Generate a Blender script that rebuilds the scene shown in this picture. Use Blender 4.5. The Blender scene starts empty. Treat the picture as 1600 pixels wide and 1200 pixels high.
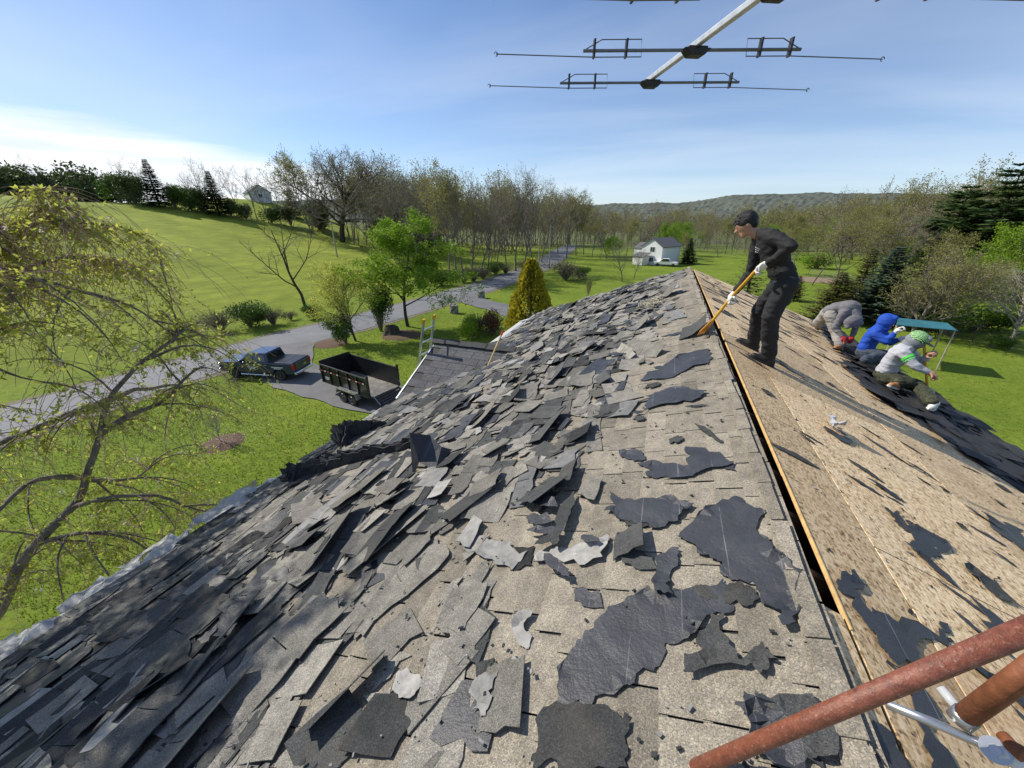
import bpy, bmesh, math, random
from math import sin, cos, pi, radians, sqrt, atan2
from mathutils import Vector, Matrix, noise
V = Vector
scn = bpy.context.scene
COL = scn.collection

# ---------------------------------------------------------------- camera
CAMZ = 11.0
FPX, HOR, CX, CY = 600.0, 335.0, 800.0, 600.0
PITCH = math.atan((CY - HOR) / FPX)
YAW = radians(20.635)
cd = bpy.data.cameras.new('camera')
cam = bpy.data.objects.new('camera', cd)
COL.objects.link(cam)
cam.location = (0, 0, CAMZ)
cam.rotation_euler = (pi / 2 - PITCH, 0, YAW)
cd.sensor_width = 36
cd.lens = 36 * FPX / 1600
cd.clip_start = 0.05
cd.clip_end = 9000
scn.camera = cam

# ---------------------------------------------------------------- sky, sun, exposure
SUN_EL, SUN_AZ = radians(41), radians(274)      # azimuth clockwise from +Y (the ridge direction)
sun_dir = V((sin(SUN_AZ) * cos(SUN_EL), cos(SUN_AZ) * cos(SUN_EL), sin(SUN_EL)))
w = bpy.data.worlds.new('World')
scn.world = w
w.use_nodes = True
nt = w.node_tree
nt.nodes.clear()
def N(tree, typ, **kw):
    n = tree.nodes.new(typ)
    for k, v in kw.items():
        setattr(n, k, v)
    return n
def lk(tree, a, b):
    tree.links.new(a, b)
def math_node(t, op, a, b=None, clamp=False):
    n = N(t, 'ShaderNodeMath', operation=op)
    n.use_clamp = clamp
    for i, x in enumerate((a, b)):
        if x is None: continue
        if isinstance(x, (int, float)): n.inputs[i].default_value = x
        else: lk(t, x, n.inputs[i])
    return n.outputs[0]
def ramp(t, fac, stops):
    n = N(t, 'ShaderNodeValToRGB')
    e = n.color_ramp.elements
    while len(e) > 1: e.remove(e[-1])
    for i, (p, c) in enumerate(stops):
        if not hasattr(c, '__len__'): c = (c, c, c)
        x = e[0] if i == 0 else e.new(p)
        x.position = p
        x.color = (*c[:3], 1)
    lk(t, fac, n.inputs[0])
    return n.outputs[0]
def mixc(t, fac, a, b, mode='MIX'):
    n = N(t, 'ShaderNodeMix', data_type='RGBA', blend_type=mode)
    for s, x in ((n.inputs[0], fac), (n.inputs[6], a), (n.inputs[7], b)):
        if isinstance(x, (int, float)): s.default_value = x
        elif isinstance(x, (tuple, list)): s.default_value = (*x[:3], 1)
        else: lk(t, x, s)
    return n.outputs[2]
out = N(nt, 'ShaderNodeOutputWorld')
bg = N(nt, 'ShaderNodeBackground')
sky = N(nt, 'ShaderNodeTexSky', sky_type='NISHITA')
sky.sun_disc = False
sky.sun_elevation = SUN_EL
sky.sun_rotation = SUN_AZ
sky.altitude = 200
sky.air_density = 0.9
sky.dust_density = 0.1
sky.ozone_density = 2.2
SKY_STRENGTH = 0.12
bg.inputs[1].default_value = SKY_STRENGTH
tc = N(nt, 'ShaderNodeTexCoord')
sep = N(nt, 'ShaderNodeSeparateXYZ'); lk(nt, tc.outputs['Generated'], sep.inputs[0])
# thin high cirrus: direction projected on a flat layer, stretched into streaks
zz = math_node(nt, 'ADD', math_node(nt, 'MAXIMUM', sep.outputs[2], 0.0), 0.09)
cx_ = math_node(nt, 'DIVIDE', sep.outputs[0], zz)
cy_ = math_node(nt, 'DIVIDE', sep.outputs[1], zz)
cmb = N(nt, 'ShaderNodeCombineXYZ'); lk(nt, cx_, cmb.inputs[0]); lk(nt, cy_, cmb.inputs[1])
mp = N(nt, 'ShaderNodeMapping'); lk(nt, cmb.outputs[0], mp.inputs[0])
mp.inputs['Rotation'].default_value = (0, 0, radians(24)); mp.inputs['Scale'].default_value = (0.20, 0.62, 1)
ns = N(nt, 'ShaderNodeTexNoise'); lk(nt, mp.outputs[0], ns.inputs[0])
ns.inputs['Scale'].default_value = 0.9; ns.inputs['Detail'].default_value = 5; ns.inputs['Roughness'].default_value = 0.52
ns.inputs['Distortion'].default_value = 0.6
wisp = ramp(nt, ns.outputs[0], [(0.40, 0.0), (0.75, 0.42)])
hazeb = ramp(nt, sep.outputs[2], [(0.0, 0.42), (0.12, 0.22), (0.40, 0.04)])
# long low bank of white cloud over the hill
azm = N(nt, 'ShaderNodeMath', operation='ARCTAN2'); lk(nt, sep.outputs[0], azm.inputs[0]); lk(nt, sep.outputs[1], azm.inputs[1])
el = N(nt, 'ShaderNodeMath', operation='ARCSINE'); lk(nt, sep.outputs[2], el.inputs[0])
cb = N(nt, 'ShaderNodeCombineXYZ'); lk(nt, math_node(nt, 'MULTIPLY', azm.outputs[0], 2.0), cb.inputs[0]); lk(nt, math_node(nt, 'MULTIPLY', el.outputs[0], 22.0), cb.inputs[1])
n2 = N(nt, 'ShaderNodeTexNoise'); lk(nt, cb.outputs[0], n2.inputs[0])
n2.inputs['Scale'].default_value = 1.6; n2.inputs['Detail'].default_value = 6; n2.inputs['Roughness'].default_value = 0.5
nn = math_node(nt, 'SUBTRACT', n2.outputs[0], 0.5)
# top of the bank falls from 7.6 degrees at the far left to the horizon on the right
topel = math_node(nt, 'SUBTRACT', math_node(nt, 'MULTIPLY', math_node(nt, 'SUBTRACT', -0.74, azm.outputs[0]), 0.15), -0.085)
topel = math_node(nt, 'MINIMUM', topel, 0.14)
dif = math_node(nt, 'SUBTRACT', math_node(nt, 'ADD', topel, math_node(nt, 'MULTIPLY', nn, 0.055)), el.outputs[0])
bank = ramp(nt, math_node(nt, 'ADD', math_node(nt, 'MULTIPLY', dif, 14.0), 0.1), [(0.0, 0.0), (0.30, 0.62), (0.8, 0.92)])
azmask = ramp(nt, math_node(nt, 'MULTIPLY', math_node(nt, 'ADD', azm.outputs[0], 3.1416), 0.1592), [(0.10, 0.0), (0.17, 1.0), (0.375, 1.0), (0.405, 0.0)])
bankm = math_node(nt, 'MULTIPLY', bank, azmask)
n3 = N(nt, 'ShaderNodeTexNoise'); lk(nt, cb.outputs[0], n3.inputs[0]); n3.inputs['Scale'].default_value = 2.6; n3.inputs['Detail'].default_value = 5
bcol = ramp(nt, n3.outputs[0], [(0.35, (6.8, 7.3, 7.9)), (0.6, (9.4, 9.4, 9.4))])
base = mixc(nt, 1.0, sky.outputs[0], (0.76, 0.88, 1.04), 'MULTIPLY')
c1 = mixc(nt, hazeb, base, (5.6, 6.4, 7.4))
c2 = mixc(nt, wisp, c1, (6.6, 7.2, 8.0))
c3 = mixc(nt, bankm, c2, bcol)
lk(nt, c3, bg.inputs[0]); lk(nt, bg.outputs[0], out.inputs[0])

sl = bpy.data.lights.new('sun', 'SUN'); sl.energy = 4.7; sl.angle = radians(0.55); sl.color = (1.0, 0.93, 0.81)
so = bpy.data.objects.new('sun', sl); COL.objects.link(so)
so.rotation_euler = (-sun_dir).to_track_quat('-Z', 'Y').to_euler()
so.location = sun_dir * 60
vs = scn.view_settings
vs.view_transform = 'Standard'; vs.look = 'None'; vs.exposure = 0.15; vs.gamma = 1; vs.use_curve_mapping = False
scn.cycles.max_bounces = 6; scn.cycles.diffuse_bounces = 3; scn.cycles.transparent_max_bounces = 8
scn.cycles.use_denoising = True

# ---------------------------------------------------------------- projecting helpers (place things at real distances)
def ray(x, y):
    r, u, F = x - CX, CY - y, FPX
    v = (r, F * cos(PITCH) + u * sin(PITCH), u * cos(PITCH) - F * sin(PITCH))
    c, s = cos(YAW), sin(YAW)
    return V((v[0] * c - v[1] * s, v[0] * s + v[1] * c, v[2])) / F
ORG = V((0, 0, CAMZ))
def on_plane(x, y, n, p0):
    r = ray(x, y); n = V(n)
    return ORG + r * (n.dot(V(p0) - ORG) / n.dot(r))
def at_y(x, y, Y): r = ray(x, y); return ORG + r * (Y / r.y)
def at_x(x, y, X): r = ray(x, y); return ORG + r * (X / r.x)
def at_z(x, y, z): r = ray(x, y); return ORG + r * ((z - CAMZ) / r.z)
def at_d(x, y, d): r = ray(x, y); return ORG + r * (d / sqrt(r.x ** 2 + r.y ** 2))
def depth(P):
    P = V(P) - ORG
    b = -P.x * sin(YAW) + P.y * cos(YAW)
    return b * cos(PITCH) - P.z * sin(PITCH)
def proj(P):
    P = V(P) - ORG
    a = P.x * cos(YAW) + P.y * sin(YAW); b = -P.x * sin(YAW) + P.y * cos(YAW)
    F = b * cos(PITCH) - P.z * sin(PITCH); u = b * sin(PITCH) + P.z * cos(PITCH)
    return CX + FPX * a / F, CY - FPX * u / F, F
def in_view(P, m=0):
    x, y, F = proj(P)
    return F > 0.1 and -m < x < 1600 + m and -m < y < 1200 + m

# ---------------------------------------------------------------- mesh helpers
class MB:
    def __init__(s): s.v = []; s.f = []; s.m = []; s.t = []
    def add(s, vs, fs, m=0, t=0.5):
        o = len(s.v); s.v.extend([tuple(p) for p in vs])
        for f in fs: s.f.append(tuple(i + o for i in f)); s.m.append(m); s.t.append(t)
    def box(s, c, d, M=None, m=0, t=0.5, taper=1.0):
        x, y, z = d[0] / 2, d[1] / 2, d[2] / 2; c = V(c)
        vs = [V((a * x * (taper if e > 0 else 1), b * y * (taper if e > 0 else 1), e * z)) for e in (-1, 1) for a, b in ((-1, -1), (1, -1), (1, 1), (-1, 1))]
        vs = [(M @ p if M else p) + c for p in vs]
        s.add(vs, [(3, 2, 1, 0), (4, 5, 6, 7), (0, 1, 5, 4), (1, 2, 6, 5), (2, 3, 7, 6), (3, 0, 4, 7)], m, t)
    def tube(s, pts, rad, n=6, m=0, t=0.5, caps=True):
        pts = [V(p) for p in pts]
        if not hasattr(rad, '__len__'): rad = [rad] * len(pts)
        o = len(s.v); up = None
        for i, p in enumerate(pts):
            d = (pts[min(i + 1, len(pts) - 1)] - pts[max(i - 1, 0)])
            if d.length < 1e-7: d = V((0, 0, 1))
            d.normalize()
            if up is None:
                a = V((0, 0, 1)) if abs(d.z) < 0.9 else V((1, 0, 0))
                up = d.cross(a).normalized()
            else:
                up = up - d * up.dot(d)
                if up.length < 1e-5: up = d.cross(V((0.3, 0.5, 0.8)))
                up.normalize()
            b = d.cross(up)
            for k in range(n):
                a = 2 * pi * k / n
                s.v.append(tuple(p + (up * cos(a) + b * sin(a)) * rad[i]))
        for i in range(len(pts) - 1):
            for k in range(n):
                a, b2 = o + i * n + k, o + i * n + (k + 1) % n
                s.f.append((a, b2, b2 + n, a + n)); s.m.append(m); s.t.append(t)
        if caps:
            s.f.append(tuple(o + k for k in range(n))[::-1]); s.m.append(m); s.t.append(t)
            e = o + (len(pts) - 1) * n
            s.f.append(tuple(e + k for k in range(n))); s.m.append(m); s.t.append(t)
    def prism(s, outline, axis, M=None, m=0, t=0.5):
        """outline: list of 3-D points (planar), extruded by vector axis"""
        o = [V(p) for p in outline]; a = V(axis); n = len(o)
        vs = o + [p + a for p in o]
        if M: vs = [M @ p for p in vs]
        fs = [tuple(range(n))[::-1], tuple(range(n, 2 * n))] + [(i, (i + 1) % n, n + (i + 1) % n, n + i) for i in range(n)]
        s.add(vs, fs, m, t)
    def lathe(s, prof, c, axis='Z', n=16, m=0, M=None):
        o = len(s.v); c = V(c)
        for (r, h) in prof:
            for k in range(n):
                a = 2 * pi * k / n
                p = V((r * cos(a), r * sin(a), h))
                if axis == 'Y': p = V((p.x, p.z, p.y))
                if axis == 'X': p = V((p.z, p.x, p.y))
                if M: p = M @ p
                s.v.append(tuple(p + c))
        for i in range(len(prof) - 1):
            for k in range(n):
                a, b = o + i * n + k, o + i * n + (k + 1) % n
                s.f.append((a, b, b + n, a + n)); s.m.append(m); s.t.append(0.5)
        s.f.append(tuple(o + k for k in range(n))[::-1]); s.m.append(m); s.t.append(0.5)
        e = o + (len(prof) - 1) * n
        s.f.append(tuple(e + k for k in range(n))); s.m.append(m); s.t.append(0.5)
    def mesh(s, name, mats, smooth=False, tint=False, fix=False):
        me = bpy.data.meshes.new(name)
        me.from_pydata(s.v, [], s.f)
        for mt in (mats if isinstance(mats, (list, tuple)) else [mats]): me.materials.append(mt)
        if any(s.m): me.polygons.foreach_set('material_index', s.m)
        if smooth: me.polygons.foreach_set('use_smooth', [True] * len(s.f))
        if tint:
            at = me.attributes.new('tint', 'FLOAT', 'FACE'); at.data.foreach_set('value', s.t)
        if fix:
            bm = bmesh.new(); bm.from_mesh(me); bmesh.ops.recalc_face_normals(bm, faces=bm.faces); bm.to_mesh(me); bm.free()
        me.update()
        return me
    def build(s, name, mats, parent=None, smooth=False, tint=False, fix=False):
        return link(name, s.mesh(name, mats, smooth, tint, fix), parent)
def link(name, me, parent=None):
    o = bpy.data.objects.new(name, me); COL.objects.link(o)
    if parent: o.parent = parent
    return o
def tag(o, label=None, cat=None, group=None, kind=None):
    if label: o['label'] = label
    if cat: o['category'] = cat
    if group: o['group'] = group
    if kind: o['kind'] = kind
    return o
def empty(name, loc=(0, 0, 0), rz=0, label=None, cat=None, group=None):
    o = bpy.data.objects.new(name, None); COL.objects.link(o)
    o.location = loc; o.rotation_euler = (0, 0, rz); o.empty_display_size = 0.2
    return tag(o, label, cat, group)
def copy_tree(o, parent=None):
    c = o.copy(); COL.objects.link(c); c.parent = parent
    for ch in [x for x in bpy.data.objects if x.parent == o]: copy_tree(ch, c)
    return c
def bevel(o, w=0.01, seg=2):
    md = o.modifiers.new('bevel', 'BEVEL'); md.width = w; md.segments = seg; md.limit_method = 'ANGLE'; md.angle_limit = radians(35)
    return o
def eul(rx=0, ry=0, rz=0):
    return Matrix.Rotation(rz, 3, 'Z') @ Matrix.Rotation(ry, 3, 'Y') @ Matrix.Rotation(rx, 3, 'X')

# ---------------------------------------------------------------- materials
MATS = {}
def new_mat(name):
    m = bpy.data.materials.new(name); m.use_nodes = True
    t = m.node_tree
    b = t.nodes['Principled BSDF']
    MATS[name] = m
    return m, t, b
def pos(t, scale=1.0, obj=False):
    if obj:
        g = N(t, 'ShaderNodeTexCoord'); o = g.outputs['Object']
    else:
        g = N(t, 'ShaderNodeNewGeometry'); o = g.outputs['Position']
    if isinstance(scale, (int, float)): scale = (scale,) * 3
    mp = N(t, 'ShaderNodeMapping'); mp.inputs['Scale'].default_value = scale
    lk(t, o, mp.inputs[0])
    return mp.outputs[0]
def tnoise(t, vec, scale, detail=3, rough=0.5, dist=0.0):
    n = N(t, 'ShaderNodeTexNoise'); lk(t, vec, n.inputs[0])
    n.inputs['Scale'].default_value = scale; n.inputs['Detail'].default_value = detail
    n.inputs['Roughness'].default_value = rough; n.inputs['Distortion'].default_value = dist
    return n.outputs[0]
def bump(t, b, h, strength=0.4, dist=0.02):
    n = N(t, 'ShaderNodeBump'); n.inputs['Strength'].default_value = strength; n.inputs['Distance'].default_value = dist
    lk(t, h, n.inputs['Height']); lk(t, n.outputs[0], b.inputs['Normal'])
def simple(name, col, rough=0.6, metal=0.0, var=0.25, scale=6.0, bmp=0.0, obj=True, spec=0.4, coat=0.0, detail=4):
    m, t, b = new_mat(name)
    p = pos(t, 1.0, obj)
    n = tnoise(t, p, scale, detail, 0.6)
    lo = tuple(c * (1 - var) for c in col); hi = tuple(min(1, c * (1 + var)) for c in col)
    lk(t, ramp(t, n, [(0.3, lo), (0.7, hi)]), b.inputs['Base Color'])
    b.inputs['Roughness'].default_value = rough; b.inputs['Metallic'].default_value = metal
    b.inputs['Specular IOR Level'].default_value = spec
    if coat: b.inputs['Coat Weight'].default_value = coat; b.inputs['Coat Roughness'].default_value = 0.08
    if bmp: bump(t, b, tnoise(t, p, scale * 3, 3), bmp, 0.02)
    return m
def leaf_mat(name, lo, hi, trans=0.35, rough=0.55):
    m, t, b = new_mat(name)
    a = N(t, 'ShaderNodeAttribute'); a.attribute_name = 'tint'
    oi = N(t, 'ShaderNodeObjectInfo')
    f = math_node(t, 'ADD', math_node(t, 'MULTIPLY', a.outputs['Fac'], 0.8), math_node(t, 'MULTIPLY', oi.outputs['Random'], 0.2))
    c = ramp(t, f, [(0.0, lo), (1.0, hi)])
    lk(t, c, b.inputs['Base Color']); b.inputs['Roughness'].default_value = rough
    b.inputs['Specular IOR Level'].default_value = 0.25
    tr = N(t, 'ShaderNodeBsdfTranslucent'); lk(t, c, tr.inputs[0])
    mx = N(t, 'ShaderNodeMixShader'); mx.inputs[0].default_value = trans
    o = t.nodes['Material Output']
    lk(t, b.outputs[0], mx.inputs[1]); lk(t, tr.outputs[0], mx.inputs[2]); lk(t, mx.outputs[0], o.inputs[0])
    return m
def bark_mat(name, lo, hi, scale=8):
    m, t, b = new_mat(name)
    p = pos(t, (1, 1, 0.25), True)
    n = tnoise(t, p, scale, 5, 0.6)
    lk(t, ramp(t, n, [(0.3, lo), (0.7, hi)]), b.inputs['Base Color'])
    b.inputs['Roughness'].default_value = 0.85; b.inputs['Specular IOR Level'].default_value = 0.2
    bump(t, b, n, 0.6, 0.03)
    return m
def granule_mat(name, dark, light, indiv=True, spots=True, gran=260.0, patch=(0.10, 0.085, 0.065)):
    """asphalt shingle: mineral granules, blotchy wear, tint per piece"""
    m, t, b = new_mat(name)
    p = pos(t)
    if indiv:
        oi = N(t, 'ShaderNodeObjectInfo'); rnd = oi.outputs['Random']
    else:
        rnd = None
    a = N(t, 'ShaderNodeAttribute'); a.attribute_name = 'tint'
    f = a.outputs['Fac']
    if rnd is not None: f = math_node(t, 'ADD', math_node(t, 'MULTIPLY', f, 0.55), math_node(t, 'MULTIPLY', rnd, 0.45))
    basec = ramp(t, f, [(0.0, dark), (1.0, light)])
    g = N(t, 'ShaderNodeTexVoronoi'); lk(t, p, g.inputs[0]); g.inputs['Scale'].default_value = gran
    gv = N(t, 'ShaderNodeSeparateColor'); lk(t, g.outputs['Color'], gv.inputs[0])
    gr = ramp(t, gv.outputs[0], [(0.0, (0.55, 0.55, 0.56)), (0.45, (0.9, 0.9, 0.9)), (0.8, (1.12, 1.10, 1.06)), (1.0, (1.6, 1.53, 1.4))])
    c = mixc(t, 1.0, basec, gr, 'MULTIPLY')
    n = tnoise(t, p, 3.2, 5, 0.65, 0.4)
    c = mixc(t, ramp(t, n, [(0.52, 0.0), (0.75, 0.45)]), c, patch)
    n2 = tnoise(t, p, 11, 4, 0.6)
    c = mixc(t, 1.0, c, ramp(t, n2, [(0.3, 0.78), (0.7, 1.18)]), 'MULTIPLY')
    lk(t, c, b.inputs['Base Color'])
    b.inputs['Roughness'].default_value = 0.9; b.inputs['Specular IOR Level'].default_value = 0.25
    bump(t, b, gv.outputs[0], 0.35, 0.003)
    return m
# ================================================================ terrain
def sstep(a, b, x):
    t = max(0.0, min(1.0, (x - a) / (b - a))); return t * t * (3 - 2 * t)
def H(x, y):
    A = max(-2.0, min(21.0, 18.5 - 0.105 * y))
    u = (-x - 40) / 82
    h = 0.0
    if u > 0:
        k = u * u / (u + 0.10)
        k = k if k < 1 else 1 + (k - 1) * 0.55
        h += A * min(k, 1.6) + 0.14 * sin(u * 16 + y * 0.03) * min(1, u * 3)
    if y > 120: h -= 0.03 * min(y - 120, 260)
    if x > 40: h += 0.02 * min(x - 40, 60)
    h += 7.5 * math.exp(-((x + 131) ** 2 + (y - 104) ** 2) / 900.0)
    r = sqrt(x * x + y * y)
    if r > 600: h = h * max(0.0, 1 - (r - 600) / 600) - 6 * min(1, (r - 600) / 600)
    return h
def gp(px, py):
    r = ray(px, py); t = 5.0
    hor = sqrt(r.x ** 2 + r.y ** 2)
    while t < 900:
        P = ORG + r * t
        if P.z <= H(P.x, P.y): break
        t += 0.25
    P = ORG + r * t
    return V((P.x, P.y, H(P.x, P.y)))
def hd(P): return sqrt(P.x ** 2 + P.y ** 2)

# ground sheet material: mown lawn near the house, coarser hill field, woodland floor far off
m, t, b = new_mat('grass_ground')
p = pos(t)
g = N(t, 'ShaderNodeNewGeometry'); sx = N(t, 'ShaderNodeSeparateXYZ'); lk(t, g.outputs['Position'], sx.inputs[0])
n1 = tnoise(t, p, 0.22, 6, 0.6); n2 = tnoise(t, p, 3.0, 5, 0.75); n3 = tnoise(t, pos(t, (0.5, 1.0, 0.3)), 0.09, 4, 0.55, 1.2)
lawn = mixc(t, ramp(t, n1, [(0.35, 0.0), (0.65, 1.0)]), (0.125, 0.19, 0.018), (0.19, 0.255, 0.027))
lawn = mixc(t, 1.0, lawn, ramp(t, n2, [(0.28, 0.6), (0.72, 1.35)]), 'MULTIPLY')
nb = tnoise(t, p, 0.9, 5, 0.7)
lawn = mixc(t, ramp(t, nb, [(0.50, 0.0), (0.72, 0.65)]), lawn, (0.24, 0.265, 0.04))
field = mixc(t, ramp(t, n3, [(0.35, 0.0), (0.65, 1.0)]), (0.185, 0.235, 0.026), (0.285, 0.33, 0.042))
nf = tnoise(t, pos(t, (0.8, 0.22, 0.5)), 1.0, 8, 0.78)
field = mixc(t, 1.0, field, ramp(t, nf, [(0.32, 0.66), (0.68, 1.3)]), 'MULTIPLY')
fm = ramp(t, math_node(t, 'MULTIPLY', math_node(t, 'ADD', sx.outputs[0], 60), 0.01), [(0.10, 1.0), (0.22, 0.0)])
far = mixc(t, ramp(t, tnoise(t, p, 0.05, 4), [(0.4, 0.0), (0.6, 1.0)]), (0.12, 0.12, 0.06), (0.12, 0.165, 0.035))
yy = ramp(t, math_node(t, 'MULTIPLY', sx.outputs[1], 0.002), [(0.26, 0.0), (0.40, 1.0)])
c = mixc(t, fm, lawn, field); c = mixc(t, yy, c, far)
lk(t, c, b.inputs['Base Color']); b.inputs['Roughness'].default_value = 0.9; b.inputs['Specular IOR Level'].default_value = 0.15
bump(t, b, mixc(t, 0.5, tnoise(t, p, 7.0, 6, 0.75), tnoise(t, pos(t, (1.0, 0.5, 1.0)), 0.9, 6, 0.7)), 0.8, 0.22)
def axis(lo, hi, near_lo, near_hi, step):
    a = []; x = near_lo
    while x <= near_hi: a.append(x); x += step
    s = step; x = near_hi
    while x < hi: s *= 1.25; x += s; a.append(x)
    s = step; x = near_lo
    while x > lo: s *= 1.25; x -= s; a.insert(0, x)
    return a
xs = axis(-3800, 3800, -150, 70, 3.0); ys = axis(-2500, 4200, -40, 170, 3.0)
gm = MB(); nx = len(xs)
gm.v = [(x, y, H(x, y)) for y in ys for x in xs]
for j in range(len(ys) - 1):
    for i in range(nx - 1):
        gm.f.append((j * nx + i, j * nx + i + 1, (j + 1) * nx + i + 1, (j + 1) * nx + i)); gm.m.append(0); gm.t.append(0)
ground = tag(gm.build('ground', MATS['grass_ground'], smooth=True), kind='structure')

# road and drive
def asphalt(name, lo, hi, seam=True):
    m, t, b = new_mat(name); p = pos(t)
    n = tnoise(t, p, 0.5, 6, 0.62, 0.5); n2 = tnoise(t, p, 30, 3, 0.7)
    c = ramp(t, n, [(0.3, lo), (0.7, hi)])
    c = mixc(t, 1.0, c, ramp(t, n2, [(0.3, 0.8), (0.7, 1.2)]), 'MULTIPLY')
    v = N(t, 'ShaderNodeTexVoronoi', feature='DISTANCE_TO_EDGE'); v.inputs['Scale'].default_value = 0.55
    lk(t, mixc(t, 0.25, p, n2, 'ADD'), v.inputs[0])
    c = mixc(t, ramp(t, v.outputs['Distance'], [(0.0, 0.25), (0.006, 0.0)]), c, (0.03, 0.03, 0.032))
    lk(t, c, b.inputs['Base Color']); b.inputs['Roughness'].default_value = 0.82
    bump(t, b, n2, 0.3, 0.01)
    return m
asphalt('road_asphalt', (0.15, 0.155, 0.165), (0.21, 0.215, 0.225)); asphalt('drive_asphalt', (0.115, 0.115, 0.12), (0.18, 0.18, 0.185))
simple('gravel_edge', (0.17, 0.15, 0.11), 0.95, var=0.4, scale=9, obj=False)
def smooth_path(pts, step=1.0):
    out = []
    P = [V(p) for p in pts]
    for i in range(len(P) - 1):
        a, b_, c_, d_ = P[max(i - 1, 0)], P[i], P[i + 1], P[min(i + 2, len(P) - 1)]
        n = max(2, int((c_ - b_).length / step))
        for k in range(n):
            u = k / n
            out.append(0.5 * ((2 * b_) + (c_ - a) * u + (2 * a - 5 * b_ + 4 * c_ - d_) * u * u + (3 * b_ - a - 3 * c_ + d_) * u ** 3))
    out.append(P[-1]); return out
def strip(name, path, width, mat, lift, wob=0.0, rng=random.Random(3)):
    mb = MB(); n = len(path)
    rows = 5
    for i, p in enumerate(path):
        d = (path[min(i + 1, n - 1)] - path[max(i - 1, 0)]).normalized(); s = V((-d.y, d.x))
        wl = width[i] if hasattr(width, '__len__') else width
        for k in range(rows):
            e = (k / (rows - 1) - 0.5) * wl
            if k in (0, rows - 1): e += (noise.noise(V((p.x * 0.6, p.y * 0.6, k))) + 0.6 * noise.noise(V((p.x * 2, p.y * 2, k)))) * wob
            q = V((p.x, p.y)) + s * e
            mb.v.append((q.x, q.y, H(q.x, q.y) + lift))
    for i in range(n - 1):
        for k in range(rows - 1):
            a = i * rows + k
            mb.f.append((a, a + 1, a + rows + 1, a + rows)); mb.m.append(0); mb.t.append(0)
    return tag(mb.build(name, mat, smooth=True), kind='structure')
K = 11 / 7.0
road_c = smooth_path([V((x * K, y * K)) for x, y in [(-23.2, -60), (-22.4, -20), (-21.9, 0), (-21.3, 10), (-20.7, 16), (-19.6, 21), (-18.5, 28), (-17.5, 37), (-17.0, 46), (-16.9, 56), (-18.2, 70), (-21, 88), (-26, 120)]], 1.2)
strip('road_verge', road_c, 7.2, MATS['gravel_edge'], 0.022, 0.35)
strip('road', road_c, 5.9, MATS['road_asphalt'], 0.045, 0.10)
drive_c = smooth_path([V((x * K, y * K)) for x, y in [(-20.5, 14.6), (-18.4, 13.4), (-15.5, 12.1), (-12, 11.6), (-9.0, 11.6), (-6.3, 12.6), (-5.0, 15.5), (-5.2, 20), (-7.5, 25.0), (-11.2, 28.4), (-14.5, 30.2), (-17.6, 32.5)]], 0.8)
nd = len(drive_c)
strip('driveway', drive_c, [3.9 + 3.6 * (1 - sstep(0, 9, i)) + 2.6 * sstep(nd - 8, nd, i) for i in range(nd)], MATS['drive_asphalt'], 0.066, 0.28)

# distant wooded hills
m, t, b = new_mat('far_woods'); p = pos(t)
n = tnoise(t, p, 0.012, 8, 0.65); n2 = tnoise(t, p, 0.06, 4, 0.7)
c = ramp(t, n, [(0.3, (0.085, 0.105, 0.095)), (0.5, (0.125, 0.135, 0.115)), (0.7, (0.135, 0.165, 0.10))])
c = mixc(t, 1.0, c, ramp(t, n2, [(0.3, 0.6), (0.7, 1.35)]), 'MULTIPLY')
lk(t, c, b.inputs['Base Color']); b.inputs['Roughness'].default_value = 0.95; b.inputs['Specular IOR Level'].default_value = 0.05
rgh = random.Random(9)
hm = MB(); na, nr = 620, 40
for j in range(nr):
    r = 1100 + j * 48
    for i in range(na):
        az = radians(-100 + 200 * i / (na - 1))
        x, y = r * sin(az), r * cos(az)
        prof = 66 + 26 * noise.noise(V((az * 2.2, 3.1, 0))) + 12 * noise.noise(V((az * 7, 1.1, 0))) + 30 * math.exp(-((az - 0.20) / 0.14) ** 2) - 8 * math.exp(-((az - 0.03) / 0.06) ** 2)
        prof += 26 * sstep(0.1, 0.9, az)
        z = prof * sstep(1100, 2200, r) * (1 - 0.5 * sstep(2350, 3000, r))
        z += 7 * noise.noise(V((x * 0.01, y * 0.01, 5))) + 4.5 * rgh.random() - 7
        hm.v.append((x, y, z))
for j in range(nr - 1):
    for i in range(na - 1):
        hm.f.append((j * na + i, j * na + i + 1, (j + 1) * na + i + 1, (j + 1) * na + i)); hm.m.append(0); hm.t.append(0)
tag(hm.build('hills', MATS['far_woods'], fix=True), kind='structure')

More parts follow.
